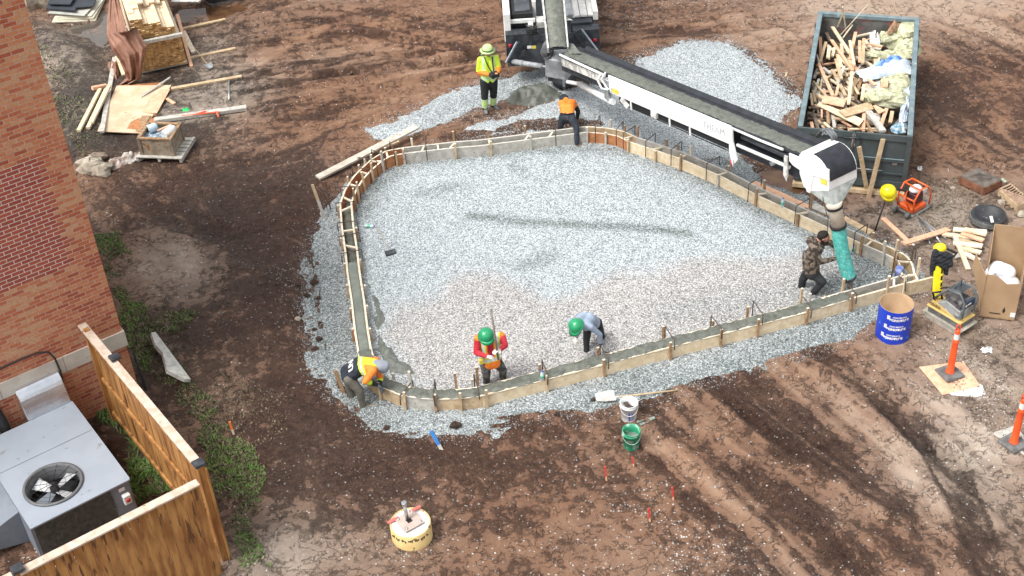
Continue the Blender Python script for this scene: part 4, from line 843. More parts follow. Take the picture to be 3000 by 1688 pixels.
for r_ in (.10, .2, .3, .39): b.tube([U(fa, fb, RT + .03) + (du * math.cos(t) + dv_ * math.sin(t)) * r_ for t in [k * math.pi / 14 for k in range(28)]], .003, 5, closed=True)
for k in range(6): a = k * math.pi / 6; d_ = du * math.cos(a) + dv_ * math.sin(a); b.tube([U(fa, fb, RT + .028) - d_ * (fr + .02), U(fa, fb, RT + .04), U(fa, fb, RT + .028) + d_ * (fr + .02)], .005, 5)
b.build('wire_guard', BLACK, ac)
# hood at the left of the unit
hd = [(0, .12), (-.62, .30), (-.62, .62), (0, .80)]
b = MB(); b.prism([(a, z) for a, z in hd], U(0, .55, 0) - Vector((0, 0, 0)), du, (0, 0, 1), dv_, lU - .75); b.build('intake_hood', ACD, ac)
# ducts between unit and wall
FOIL = mat('shiny_foil_duct', (.74, .77, .80), (.60, .64, .68), sc=3, rough=.22, metal=.9, bump=.12, bsc=9)
def duct(a0, a1, lab, z0):
    b = MB(); n_ = 12; prof = []
    wl = []
    bb = lU - .02; far = (onwall('R5', 300, 345, 0) - r0).dot(dv_)
    for k in range(n_ + 1):
        t = k / n_; 
        x = bb + (far - bb) * t; z = z0 + .62 * math.sin(min(t * 1.15, 1) * math.pi / 2) ** .9
        prof.append((x, z))
    poly = prof + [(far, z0 - .45), (bb, z0 - .45)]
    b.prism(poly, U(a0, 0, 0), dv_, (0, 0, 1), du, a1 - a0)
    return b.build('duct', FOIL, label=lab, cat='duct', bevel=.01)
da = (A('Q8', 290, 650, RT) - r0).dot(du); db = (A('Q8', 745, 440, RT) - r0).dot(du)
duct(da, db, 'shiny curved foil duct joining the air conditioner to the brick wall', RT - .1)
duct(da - 1.7, da - .6, 'second foil duct at the left edge, behind the black insulated pipe', RT - .28)
MB().tube([U(da - .42, lU + .55, 1.5), U(da - .4, lU + .35, 1.28), U(da - .36, lU + .18, .9), U(da - .36, lU + .1, .3)], .085, 10).build('insulated_pipe', BLACK, label='fat black insulated pipe left of the shiny curved duct', cat='pipe')
MB().tube([G('R5', 790, 450), G('R5', 745, 330) * 1.0 + Vector((0, 0, .35))], .02, 6).build('steel_rod', BLACK, label='thin dark rod leaning in the weeds outside the fence', cat='rod')
p0 = G('R5', 1022, 405, .06); p1 = G('R5', 832, 150, .10); dd2 = (p1 - p0).normalized(); sl2 = Vector((-.75, -.45, .48)).normalized(); L2 = (p1 - p0).length
MB().prism([(0, 0), (L2, 0), (L2 * .98, .10), (L2 * .72, .20), (L2 * .55, .17), (L2 * .35, .26), (L2 * .18, .34), (0, .12)], p0, dd2, -sl2 * -1.0, dd2.cross(sl2), .07).build('broken_slab', CDRY, label='broken concrete slab tilted on edge in the dirt outside the fence', cat='slab')
# ================================================================== grass and weeds
def blades(name, n, region, zfun, hmin, hmax, seed, lab, dens=None, cat='grass', dead=.25):
    r = np.random.RandomState(seed); xs = [p[0] for p in region]; ys = [p[1] for p in region]
    X_ = r.uniform(min(xs), max(xs), n); Y_ = r.uniform(min(ys), max(ys), n); sd = polysd(X_, Y_, region) + .35 * fbm(X_, Y_, 1.4, 3, seed)
    cl = fbm(X_, Y_, 1.5, 3, seed + 1) + .5 * fbm(X_, Y_, 5, 2, seed + 5)
    k = (sd > 0) & (cl > -.34 + .6 * r.rand(n) - .25) & ~((polysd(X_, Y_, [tuple(U(0, 0, 0))[:2], tuple(U(wU, 0, 0))[:2], tuple(U(wU, lU + .6, 0))[:2], tuple(U(0, lU + .6, 0))[:2]]) > -.05))
    X_, Y_, cl = X_[k], Y_[k], cl[k]; m = len(X_); a = r.rand(m) * 6.28; h = r.uniform(hmin, hmax, m); wd = r.uniform(.006, .016, m); ln = r.uniform(.3, 1.3, m) * h
    z = zfun(X_, Y_) - .01; dx, dy = np.cos(a), np.sin(a)
    V = np.stack([np.stack([X_ - dy * wd, Y_ + dx * wd, z], 1), np.stack([X_ + dy * wd, Y_ - dx * wd, z], 1), np.stack([X_ + dx * ln * .45 + dy * wd, Y_ + dy * ln * .45 - dx * wd, z + h * .7], 1),
                  np.stack([X_ + dx * ln * .45 - dy * wd, Y_ + dy * ln * .45 + dx * wd, z + h * .7], 1), np.stack([X_ + dx * ln + dy * wd * .2, Y_ + dy * ln, z + h], 1), np.stack([X_ + dx * ln - dy * wd * .2, Y_ + dy * ln, z + h * .98], 1)], 1).reshape(-1, 3)
    Fq = np.array([(0, 1, 2, 3), (3, 2, 4, 5)])[None] + 6 * np.arange(m)[:, None, None]
    t = np.clip(.5 + cl[:, None] + .25 * r.randn(m, 1), 0, 1); g_ = np.array([[.07, .10, .03]]) * (1 - t) + np.array([[.13, .24, .045]]) * t
    dd_ = (r.rand(m, 1) < dead); g_ = np.where(dd_, np.array([[.22, .175, .115]]) * (.4 + .8 * r.rand(m, 1)), g_)
    o = raw_mesh(name, V, Fq.reshape(-1, 4), VC, np.repeat(np.concatenate([np.clip(g_, 0, 1), np.ones((m, 1))], 1), 6, 0)); return tag(o, lab, cat, kind='stuff')
GR = [p for p in D([(265, 700), (300, 780), (340, 880), (400, 960), (470, 1040), (510, 1140), (560, 1300), (600, 1449), (700, 1449), (660, 1300), (650, 1200), (600, 1120), (540, 1040), (490, 960), (440, 900), (455, 850), (480, 800), (430, 790), (360, 800), (320, 740), (330, 650), (290, 600), (240, 600)])]
blades('grass', 150000, GR, ground_z_arr, .01, .055, 5, 'strip of rough green grass along the outside of the cedar fence', dead=.42)
blades('grass', 16000, D([(240, 1010), (290, 950), (330, 960), (440, 1170), (500, 1210), (440, 1230), (330, 1330), (300, 1100)]), ground_z_arr, .04, .14, 9, 'green weeds growing inside the fenced enclosure', dead=.12)
blades('grass', 12000, D([(100, 130), (180, 190), (250, 300), (270, 400), (240, 470), (180, 380), (110, 240)]), ground_z_arr, .01, .045, 12, 'thin grass and dry weeds on the bank beside the brick wall', dead=.7)
blades('dry_straw', 2600, D([(560, 950), (740, 1000), (720, 1120), (620, 1160), (520, 1040)]), ground_z_arr, .01, .04, 15, 'bits of dry straw lying on the dark dirt right of the grass', dead=1, cat='straw')
blades('dry_straw', 2600, D([(2330, 850), (2450, 820), (2590, 880), (2590, 1150), (2450, 1080), (2380, 960)]), ground_z_arr, .01, .04, 16, 'dry roots and straw around the orange delineator posts', dead=1, cat='straw')
blades('dry_straw', 2600, D([(2310, 450), (2450, 440), (2500, 540), (2380, 600), (2300, 540)]), ground_z_arr, .01, .04, 17, 'dry straw on the dirt between the compactor and the drain grates', dead=1, cat='straw')
# ================================================================== conveyor truck
def proj(p):
    v = Vector((p[0], p[1], p[2] - HC)); c = (v.dot(cxw), v.dot(cyw), -v.dot(czw)); return CX + F_ * c[0] / c[2], CY - F_ * c[1] / c[2]
BELT = mat('black_belt_rubber', (.022, .026, .034), (.012, .014, .018), sc=6, rough=.75)
HOSG = mat('grey_hydraulic_hose', (.16, .17, .18), (.09, .095, .10), sc=10, rough=.55)
truck = thing('conveyor_truck', 'white and black concrete conveyor truck seen from behind with its long boom swung out', 'truck', (1.35, 30.5, 0))
X0, X1 = .22, 2.48
b = MB().box((1.35, 33.0, 1.0), (2.1, 7.4, .16)); b.box((1.35, 29.35, .80), (2.2, .5, .55)); b.build('chassis', DKST, truck)
b = MB(); b.slab([(X0 + .03, 28.98, .50), (X1 - .05, 28.98, .50), (X1 - .2, 29.15, 1.18), (X0 + .25, 29.15, 1.18)], .1); b.build('rear_plate', DKST, truck)
# outrigger housings sloping down
for s_, (t0, t1) in ((-1, (AY('Q1', 370, 700, 28.95), AY('Q1', 190, 1040, 28.80))), (1, (AY('Q1', 1290, 500, 28.95), AY('Q1', 1615, 930, 28.80)))):
    b = MB().bar(t0, t1, .10, .22); b.build('outrigger', DKST, truck); 
    e = MB().bar(t0 + Vector((-.10 * s_ * -1, -.06, .06)), t1 + Vector((-.10 * s_ * -1, -.06, .06)), .03, .03).build('outrigger_edge', ACM, truck)
for x in (X0 + .33, X1 - .33):
    b = MB().box((x, 29.22, 1.02), (.62, .30, .52)); b.build('tail_box', DKST, truck)
TL = mat('red_tail_light', (.35, .02, .03), sc=5, rough=.3)
for x in (X0 + .12, X0 + .25, X0 + .38, X1 - .13, X1 - .26, X1 - .40): MB().lathe([(0, -.02), (.05, -.015), (.055, .0)], (x, 29.065, 1.0), 12, rot=Matrix.Rotation(R_(90), 3, 'X') @ Matrix.Rotation(R_(180), 3, 'X')).build('tail_light', TL, truck)
# left equipment box
b = MB().box((X0 + .08, 30.9, 1.35), (.16, 3.2, .72)); b.box((X0 + .45, 30.62, 1.66), (.62, .22, .12)); b.box((X0 + .45, 29.42, 1.45), (.6, .06, .10)); b.box((X0 + .75, 31.2, 1.45), (.09, 2.6, .5)); b.build('white_side_frame', WPNT, truck, bevel=.01)
b = MB().box((X0 + .45, 30.0, 1.42), (.5, 1.0, .36)); b.build('radiator_box', BLACK, truck, bevel=.01)
b = MB().box((X0 + .46, 30.0, 1.612), (.36, .78, .02)); b.build('radiator_lid', mat('dusty_black_panel', (.09, .10, .11), (.035, .04, .045), sc=3, rough=.4), truck)
b = MB().box((X0 + .45, 31.6, 1.5), (.6, 1.2, .5)); b.lathe([(0, .28), (.10, .26), (.10, .0), (.05, -.1), (.05, -.3)], (X0 + .72, 30.85, 1.75), 14); b.build('filter_unit', WDRT, truck)
# right side deck
b = MB()
for k in range(3): b.box((X1 - .52 + k * .18, 30.2, 1.38), (.165, 1.2, .05))
b.box((X1 - .07, 30.8, 1.42), (.12, 2.6, .22)); b.build('plank_deck', mat('worn_white_deck', (.72, .71, .68), (.55, .54, .51), sc=9, rough=.6), truck, bevel=.005)
MB().box((X1 - .42, 29.55, 1.2), (.5, .4, .28)).build('rear_locker', DKST, truck)
b = MB().box((X1 - .40, 31.3, 1.62), (.42, .75, .4)); b.build('control_cabinet', ACM, truck, bevel=.015)
b = MB().box((X1 - .48, 30.62, 1.55), (.44, .3, .22)); pbx = b.build('framed_box', BLACK, truck); 
for dx in (-.1, .09): MB().box((X1 - .48 + dx, 30.6, 1.668), (.13, .2, .012)).build('white_pane', WPNT, pbx)
b = MB().slab([(1.62, 32, 1.55), (1.82, 32, 1.55), (1.88, 29.6, 1.45), (1.66, 29.6, 1.40)], .12); b.build('grey_fairing', mat('grey_dusty_steel', (.30, .32, .33), (.18, .19, .2), sc=5, rough=.5, bump=.1), truck)
b = MB().box((1.12, 29.5, 1.35), (.25, .28, .16)); b.box((.85, 29.35, 1.32), (.12, .16, .2)); b.build('valve_box', WDRT, truck)
MB().tube([(.86 + .12 * math.cos(a), 29.1 + .1 * math.sin(a), 1.28 + .004 * k) for k, a in enumerate([i * .5 for i in range(40)])], .018, 6).build('cable_coil', BLACK, truck)
for k in range(6):
    x = .72 + k * .035; MB().tube([(x, 31.8, 1.6), (x - .02 + .02 * k, 30.8, 1.66), (x - .08 + .015 * k, 30.0, 1.52), (x - .02, 29.45, 1.35), (.95 + .02 * k, 29.2, 1.2)], .014, 6).build('hose', HOSG if k % 2 else BLACK, truck)
for k in range(7):
    t = k * .022; p = [A('Q1', 830 + t * 200, 600, 1.75), A('Q1', 740 + t * 500, 720, 1.65), A('Q1', 690 + t * 700, 860, 1.45), A('Q1', 740 + t * 600, 960 - t * 100, 1.3), A('Q1', 850, 930 - t * 200, 1.35)]
    MB().tube(p, .014, 6).build('hose', HOSG, truck)
c0, c1 = A('Q1', 230, 1005, .72), A('Q1', 720, 1085, .78); c2 = A('Q1', 850, 1100, .80)
MB().tube([c0, c1], .062, 12).tube([c1, c2], .03, 10).tube([c0 + (c1 - c0) * .3, c0 + (c1 - c0) * .36], .072, 12).build('hydraulic_cylinder', mat('dusty_grey_paint', (.38, .40, .41), (.24, .25, .26), sc=8, rough=.5), truck)
for R, x, y, m_ in (('Q1', 505, 765, WPNT), ('Q1', 580, 765, mat('yellow_decal', (.75, .62, .08), sc=9))):
    p = A(R, x, y, 1.02); MB().box((p.x, p.y - .02, p.z), (.10, .01, .07)).build('decal', m_, truck)
for y in (33.2, 34.6):
    for x in (.35, 2.35): b = MB().lathe([(.2, -.14), (.5, -.14), (.5, .14), (.2, .14)], (x, y, .5), 24, rot=Matrix.Rotation(R_(90), 3, 'Y')); b.build('wheel', BLACK, truck)
b = MB().box((1.35, 37.0, 1.9), (2.3, 1.6, 2.0)); b.build('cab', WPNT, truck, bevel=.1)
# turret under the boom root
tp = A('Q1', 1060, 1260, .35)
tr = MB().lathe([(.0, 0), (.26, 0), (.27, .12), (.2, .2), (.2, .55), (.3, .62), (.3, .72), (0, .72)], (tp.x, tp.y + .15, .12), 20); tr.build('turret', DKST, truck)
MB().bar(A('Q1', 1075, 1440, .02), A('Q1', 1060, 1150, .9), .06, .10).build('turret_leg', GALV, truck)
b = MB(); tq = A('Q1', 1030, 1000, 1.25); b.box((tq.x, tq.y + .25, 1.05), (.55, .6, .5), rot=-.5); b.build('turret_head', mat('grey_dusty_steel'  , (.3, .32, .33)), truck, bevel=.03)
p = A('Q1', 860, 1080, 1.0); MB().box((p.x, p.y, 1.05), (.10, .25, .75), rot=-.3).build('swing_arm', DKST, truck); MB().box((p.x, p.y - .15, 1.08), (.03, .02, .2)).build('red_tag', RED, truck)
# feed conveyor
f0 = A('Q1', 975, 790, 1.80); f1 = A('Q1', 890, -40, 2.45); fd = (f1 - f0).normalized(); f2 = f0 + fd * 6; fw_ = Vector((1, 0, 0)); fu = fw_.cross(fd).normalized()
if fu.z < 0: fu = -fu
def belt_concrete(o, d, w_, u, L_, wd, name, parent, seed, taper=1.0, m=CONC, hgt=.05):
    n = int(L_ / .035); ks = 9; vs = []
    for r in range(n):
        c = o + d * (L_ * r / (n - 1))
        for k in range(ks):
            t = k / (ks - 1) - .5; q = c + w_ * (t * wd * (1 + (taper - 1) * r / n)); e = 1 - (2 * t) ** 2
            z = hgt * e + .014 * float(vn(np.array([r * .9]), np.array([k * 1.7]), seed)[0]) + .03 * float(vn(np.array([r * .13]), np.array([k * .2]), seed + 3)[0]) * e
            vs.append(q + u * z + w_ * .012 * float(vn(np.array([r * .35]), np.array([5.]), seed + k // 5)[0]))
    b = MB(); b.add(vs, [(r * ks + k, r * ks + k + 1, (r + 1) * ks + k + 1, (r + 1) * ks + k) for r in range(n - 1) for k in range(ks - 1)], 0, True); return b.build(name, m, parent)
feed = MB(); feed.slab([f0 - fw_ * .2, f0 + fw_ * .2, f2 + fw_ * .26, f2 - fw_ * .26], .05); fo = feed.build('feed_belt', BELT, truck)
belt_concrete(f0 + fd * .02, fd, fw_, fu, 5.9, .37, 'concrete_load', fo, 4, 1.3)
for s_ in (-1, 1): MB().bar(f0 + fw_ * .22 * s_ - fu * .06, f2 + fw_ * .29 * s_ - fu * .06, .035, .2, up=fu).build('feed_frame', WDRT, truck)
for s_ in (-1, 1):
    q = f0 + fd * .75 + fw_ * .23 * s_; MB().tube([q, q + Vector((.16 * s_, .05, -.05)), q + fd * .2 + Vector((0, 0, -.12))], .010, 6).build('brace', WPNT, truck)
b = MB().slab([A('Q1', 1095, 690, 1.75), A('Q1', 1230, 720, 1.8), A('Q1', 1340, 870, 1.8), A('Q1', 1150, 880, 1.72)], .03); b.build('splash_plate', SPL, truck)
# ---- long boom
S0 = A('D', 1646.6 * .8583, 161.5 * .8583, 1.75); E0 = A('D', 2348 * .8583, 454 * .8583, 2.78)
dB = (E0 - S0); LB = dB.length; dB.normalize(); wB = dB.cross(Vector((0, 0, 1))).normalized(); 
if wB.x < 0: wB = -wB
uB = wB.cross(dB); uB = uB if uB.z > 0 else -uB
def B(t, a, b_): return S0 + dB * (LB * t) + wB * a + uB * b_
def tx(px, a=0, b_=0):
    lo, hi = -.5, 1.6
    for _ in range(40):
        m_ = (lo + hi) / 2
        if proj(B(m_, a, b_))[0] < px: lo = m_
        else: hi = m_
    return lo
boom = thing('conveyor_boom', 'long white telescoping conveyor boom carrying wet concrete across the forms', 'conveyor', tuple(B(0, .3, -.3)))
t1, t2 = tx(1786), tx(2146)
MB().slab([B(-.03, .05, -.07), B(1.03, .05, -.07), B(1.03, .64, -.07), B(-.03, .64, -.07)], .03).build('belt', BELT, boom)
belt_concrete(B(-.02, .30, -.065), dB, wB, uB, LB * 1.04, .36, 'concrete_load', boom, 14, 1.0, hgt=.035)
for (ta, tb, m_) in ((.0, 1.03, BELT),):
    MB().slab([B(ta, .58, -.06), B(tb, .58, -.06), B(tb, .68, .0), B(ta, .68, .0)], .02).build('belt_skirt', BELT, boom)
    MB().bar(B(ta, .70, -.12), B(tb, .70, -.12), .03, .14, up=uB).build('far_panel', DKST, boom)
MB().bar(B(ta, .02, -.04), B(tb, .02, -.04), .05, .04, up=uB).build('near_skirt', BELT, boom)
# outer boom white side panel with lettering
pan = MB().bar(B(t1, -.03, -.19), B(t2, -.03, -.19), .035, .40, up=uB).build('side_panel', WPNT, boom, bevel=.006)
tt = tx(2113, 0, -.2)
tm = text('lettering', 'THEAM', .20, frame(B(tt - .022, -.052, -.19), dB, uB), mat('grey_outline_paint', (.50, .53, .55), sc=5), pan)
MB().bar(B(t1 + .015, -.05, -.30), B(t1 + .045, -.05, -.30), .004, .10, up=uB).build('warning_decal', mat('yellow_decal'), pan)
MB().bar(B(t1 + .02, .33, -.52), B(1.0, .33, -.46), .5, .22, up=uB).build('return_belt', BELT, boom)
for k in range(4): MB().tube([B(t1 + .05, -.01 - .0 * k, -.43 - .045 * k), B(t2 + .0, -.01, -.43 - .045 * k)], .012, 5).build('hose', BLACK, boom)
for tq_ in (.33, .50, .585):
    MB().bar(B(tq_, -.04, -.40), B(tq_, -.04, -.58), .02, .04, up=dB).build('hose_bracket', WPNT, boom)
MB().bar(B(t1 + .19, -.05, -.45), B(t1 + .215, -.05, -.45), .05, .14, up=uB).build('junction_box', WDRT, boom)
# root section
MB().bar(B(.0, -.02, -.16), B(t1, -.02, -.16), .03, .16, up=uB).build('root_panel', WDRT, boom)
MB().bar(B(-.02, .3, -.34), B(t1, .3, -.34), .5, .16, up=uB).build('root_belly', DKST, boom)
MB().tube([B(.0, -.06, .03), B(.02, -.06, .02), B(t1 * .93, -.06, -.02), B(t1 * .95, -.06, -.02)], .028, 8).build('white_rail', WPNT, boom)
c3, c4, c5 = A('Q1', 1120, 1335, .80), A('Q1', 1330, 1375, .86), B(t1 + .005, .0, -.62)
MB().tube([c3, c4], .045, 12).tube([c4, c5], .068, 14).build('lift_cylinder', WPNT, boom)
b = MB().tube([B(t1 - .03, -.05, .0), B(t1 - .04, -.12, -.15), B(t1 - .02, -.14, -.30), B(t1, -.08, -.32)], .022, 8).tube([B(t1 - .01, -.05, .05), B(t1 - .02, -.12, -.1), B(t1 + .01, -.14, -.26), B(t1 + .015, -.06, -.25)], .02, 8); b.build('looped_hose', WPNT, boom)
b = MB().box(B(t1 - .012, -.02, -.34), (.14, .12, .5), rot=math.atan2(dB.y, dB.x)); b.build('cylinder_lug', GALV, boom, bevel=.02)
MB().bar(B(t1 + .055, -.05, -.42), B(t1 + .085, -.05, -.55), .05, .10, up=uB).build('drip_tray', WDRT, boom)
# extension section beyond the side panel
MB().tube([B(t2, -.04, -.02), B(t2 + .11, -.04, -.03), B(t2 + .19, -.04, -.02)], .025, 8).build('white_rail', WPNT, boom)
MB().tube([B(t2 + .02, -.03, -.34), B(t2 + .21, -.03, -.34)], .035, 8).build('white_rail', WPNT, boom)
b = MB(); b.prism([(0, .02), (.1, .02), (.1, -.28), (.20, -.62), (.12, -.72), (.09, -.62), (.06, -.80), (-.02, -.52)], B(t2, -.07, 0), dB, uB, -wB, .03); hb = b.build('hanger_plate', WPNT, boom)
MB().tube([B(t2 - .005, -.06, -.70), B(t2 + .0, -.06, -.82)], .02, 8).build('red_handle', RED, hb)
b = MB(); b.prism([(0, -.10), (.08, -.10), (.08, -.5), (.04, -.62), (-.04, -.5)], B(t2 + .20, -.06, 0), dB, uB, -wB, .03); b.build('hanger_plate', WDRT, boom)
b = MB(); b.prism([(0, 0), (1.0, .0), (1.0, -.22), (.62, -.25), (.52, -.64), (.44, -.64), (.30, -.26), (.1, -.22), (0, -.16)], B(t2 + .215, -.045, -.02), dB, uB, -wB, .03); b.build('tip_panel', WPNT, boom, bevel=.005)
b = MB().tube([B(t2 + .03, .05, -.16), B(t2 + .2, .05, -.18)], .06, 10); b.tube([B(t2 + .205, -.03, -.1), B(t2 + .205, -.03, -.45)], .03, 8); b.build('inner_tube', DKST, boom)
MB().lathe([(.0, -.3), (.05, -.3), (.05, .3), (0, .3)], B(t2 + .14, .3, -.45), 10, rot=Matrix((dB, uB, wB)).transposed()).build('return_roller', GALV, boom)
# head box
hw = .70; h0 = B(1.0, -.06, 0)
pr = [(0, -.36), (0, .02), (.06, .10), (.34, .13)] + [(.34 + .40 * math.sin(a), -.27 + .40 * math.cos(a)) for a in [k * math.pi / 16 for k in range(1, 9)]] + [(.74, -.45), (.30, -.62), (.10, -.60)]
hd_ = MB().prism(pr, h0, dB, uB, wB, hw).build('head_box', WPNT, boom, bevel=.006)
cv = [(.34 + (.40 + e) * math.sin(a), -.27 + (.40 + e) * math.cos(a)) for e, rg_ in ((.012, range(0, 10)), (.0, range(9, -1, -1))) for a in [k * math.pi / 18 for k in rg_]]
MB().prism(cv, h0 + wB * .03, dB, uB, wB, hw - .06).build('rubber_cover', BELT, hd_)
text('lettering', 'THEAM', .10, frame(h0 + dB * .22 - wB * .004 + uB * -.08, dB, uB), mat('faded_grey_paint', (.45, .46, .5), sc=9), hd_)
for x_, z_, a_, b2, m_ in ((.10, -.26, .04, .11, 'yellow_decal'), (.24, -.27, .06, .08, None), (.62, -.30, .15, .12, 'yellow_decal')):
    MB().bar(h0 - wB * .004 + dB * (x_ - a_ / 2) + uB * z_, h0 - wB * .004 + dB * (x_ + a_ / 2) + uB * z_, .006, b2, up=uB).build('decal', mat(m_) if m_ else BLACK, hd_)
for k in range(3):
    q = B(1.0, .62 + .05 * k, .08); MB().tube([B(.95, .72 + .03 * k, -.05), B(.965, .74 + .03 * k, .13), q + uB * .18, q + dB * .14 + uB * .1, q + dB * .16 + uB * .0], .026, 8).build('looped_hose', HOSG, boom)
# funnel, sleeve, teal drop hose
hx = AY('Q2', 1600, 1235, 20.2); hb_ = A('Q11', 822, 612, .52)
FUN = mat('dusty_funnel_steel', (.50, .54, .52), (.30, .33, .31), sc=6, rough=.5, spot=(.2, .21, .19), spotsc=14, spotth=.66)
topc = [h0 + dB * a + wB * c + uB * z for a, c, z in ((.12, .0, -.6), (.74, .0, -.45), (.74, hw, -.45), (.12, hw, -.6))]
nb_ = 24; ring0 = []
for k in range(nb_):
    f = k / nb_ * 4; i = int(f) % 4; ring0.append(topc[i].lerp(topc[(i + 1) % 4], f - int(f)))
ctr = sum(topc, Vector()) / 4; a0_ = math.atan2(topc[0].y - ctr.y, topc[0].x - ctr.x); sgn = 1 if (topc[1] - ctr).cross(topc[2] - ctr).z > 0 else -1
hx2 = Vector((hx.x, hx.y, hx.z)); ring1 = [hx2 + Vector((math.cos(a0_ + sgn * 2 * math.pi * k / nb_), math.sin(a0_ + sgn * 2 * math.pi * k / nb_), 0)) * .145 for k in range(nb_)]
MB().add(ring0 + ring1, [(k, (k + 1) % nb_, nb_ + (k + 1) % nb_, nb_ + k) for k in range(nb_)], 0, False).build('funnel', FUN, boom)
sdir = (hb_ - hx).normalized(); Ls = (hb_ - hx).length
s1 = hx + sdir * (Ls * .30)
sag = Vector((-.03, 0, 0))
MB().tube([hx + Vector((0, 0, .04)), hx + sdir * .05, hx + sdir * .12, s1], [.150, .145, .125, .13], 20).build('cream_sleeve', mat('cream_canvas', (.66, .58, .47), (.55, .48, .38), sc=7, rough=.8), boom)
for q in (.06, Ls * .29): MB().tube([hx + sdir * q, hx + sdir * (q + .05)], .152, 20).build('band', BLACK, boom)
TEAL = mat('teal_woven_hose', (.10, .50, .44), (.06, .34, .30), sc=14, rough=.75, bump=.5, spot=(.45, .62, .58), spotsc=30, spotth=.60)
rr = []; pp = []; N_ = 150
for k in range(N_ + 1):
    t = k / N_; pp.append(s1.lerp(hb_, t) + sag * math.sin(t * math.pi)); rr.append(.135 + .004 * math.sin(k * 2.1) - .006 * t)
MB().tube(pp, rr, 22).build('teal_hose', TEAL, boom)
MB().tube([hb_ - sdir * .015, hb_ + sdir * .04], .134, 22).build('hose_end_ring', DKST, boom)
q0_ = hb_ + sdir * .03
MB().tube([q0_, q0_ + Vector((.02, .0, -.12)), q0_ + Vector((.03, -.02, -.22)), q0_ + Vector((.06, -.05, -.34))], [.07, .06, .05, .08], 10).build('falling_concrete', CONC, boom)
MB().tube([AY('Q2', 1450, 1150, 20.0), AY('Q2', 1480, 1300, 19.95), AY('R8', 425, 460, 19.9), AY('R8', 420, 560, 19.9)], .008, 5).build('pull_rope', STEEL, boom)
# ================================================================== skip container
FLc = A('R4', 332, 890, 1.42); FRc = A('R4', 1145, 960, 1.42); BLc = A('R4', 530, 82, 1.42)
dx_ = FRc - FLc; Wd = dx_.length; dx_.normalize(); dy_ = Vector((-dx_.y, dx_.x, 0)); Ld = (BLc - FLc).dot(dy_)
def Dm(a, b_, z): p = FLc + dx_ * a + dy_ * b_; return Vector((p.x, p.y, z))
angD = math.atan2(dx_.y, dx_.x)
DGR = mat('dark_green_grey_skip_paint', (.066, .083, .085), (.048, .062, .064), sc=3, rough=.55, bump=.1, spot=(.30, .33, .33), spotsc=7, spotth=.73)
DRL = mat('worn_blue_grey_rail', (.17, .23, .245), (.12, .165, .18), sc=5, rough=.55, spot=(.42, .45, .45), spotsc=9, spotth=.68)
DIN = mat('scratched_skip_inside', (.13, .13, .12), (.06, .055, .05), sc=4, rough=.7, spot=(.26, .08, .07), spotsc=3, spotth=.60)
dk = thing('waste_skip', 'dark green open roll-off container heaped with scrap lumber and insulation', 'skip', tuple(Dm(Wd / 2, Ld / 2, 0)))
ZB, ZR = .14, 1.42
def wall(a0, b0, a1, b1, th, z0, z1, m, nm, inner=None):
    MB().bar(Dm(a0, b0, (z0 + z1) / 2), Dm(a1, b1, (z0 + z1) / 2), th, z1 - z0).build(nm, m, dk)
wall(.03, 0.03, .03, Ld, .05, ZB, ZR - .1, DGR, 'side_wall'); wall(Wd - .03, .03, Wd - .03, Ld, .05, ZB, ZR - .1, DGR, 'side_wall')
wall(0, Ld - .03, Wd, Ld - .03, .05, ZB, ZR - .1, DGR, 'end_wall'); wall(.056, .06, .056, Ld - .06, .004, ZB, ZR - .1, DIN, 'side_lining'); wall(Wd - .056, .06, Wd - .056, Ld - .06, .004, ZB, ZR - .1, DIN, 'side_lining'); wall(.06, Ld - .056, Wd - .06, Ld - .056, .004, ZB, ZR - .1, DIN, 'end_lining')
for a in (.05, Wd - .05): MB().bar(Dm(a, 0.02, ZR - .05), Dm(a, Ld + .03, ZR - .05), .11, .10).build('top_rail', DRL, dk, bevel=.01)
MB().bar(Dm(-.0, Ld - .03, ZR - .052), Dm(Wd, Ld - .03, ZR - .052), .11, .10).build('top_rail', DRL, dk, bevel=.01)
MB().slab([Dm(0, 0, ZB + .04), Dm(Wd, 0, ZB + .04), Dm(Wd, Ld, ZB + .04), Dm(0, Ld, ZB + .04)], .08).build('floor', DGR, dk)
k = .5
while k < Ld:
    for s_, a in ((-1, -.01), (1, Wd + .01)): MB().bar(Dm(a, k, ZB), Dm(a, k, ZR - .12), .05, .05, up=dx_).build('side_rib', DGR, dk)
    k += .62
for sd, (a0, a1) in enumerate(((.0, Wd * .485), (Wd * .515, Wd))):
    dr = MB().bar(Dm(a0, -.02, .78), Dm(a1, -.02, .78), .04, 1.24).build('door', DGR, dk)
    for z, h_ in ((ZR - .06, .13), (.82, .05), (.24, .14)): MB().bar(Dm(a0, -.055, z), Dm(a1, -.055, z), .05, h_).build('door_beam', DGR, dr)
    MB().bar(Dm(a0, -.058, .505), Dm(a1, -.058, .505), .03, .03).build('door_beam', DGR, dr)
    for a in (a0 + .045, a1 - .045): MB().bar(Dm(a, -.06, .18), Dm(a, -.06, ZR), .10, .05, up=dy_).build('door_post', DGR, dr)
    MB().bar(Dm(a0 + .1, -.07, .835 + .03), Dm(a1 - .1, -.07, .835 + .03), .03, .012).build('chipped_edge', DRL, dr)
b = MB().tube([Dm(Wd * .5, -.10, .2), Dm(Wd * .5, -.10, ZR + .03)], .025, 8).tube([Dm(Wd * .42, -.11, ZR - .12), Dm(Wd * .56, -.11, ZR - .10)], .02, 8); b.build('latch_bar', DKST, dk)
MB().tube([Dm(Wd * .53, -.12, .60), Dm(Wd * .78, -.12, .60)], .012, 6).build('latch_handle', GALV, dk)
MB().bar(Dm(Wd * .86, -.048, .74), Dm(Wd * .90, -.048, .74), .006, .05).build('plate', GALV, dk)
b = MB(); 
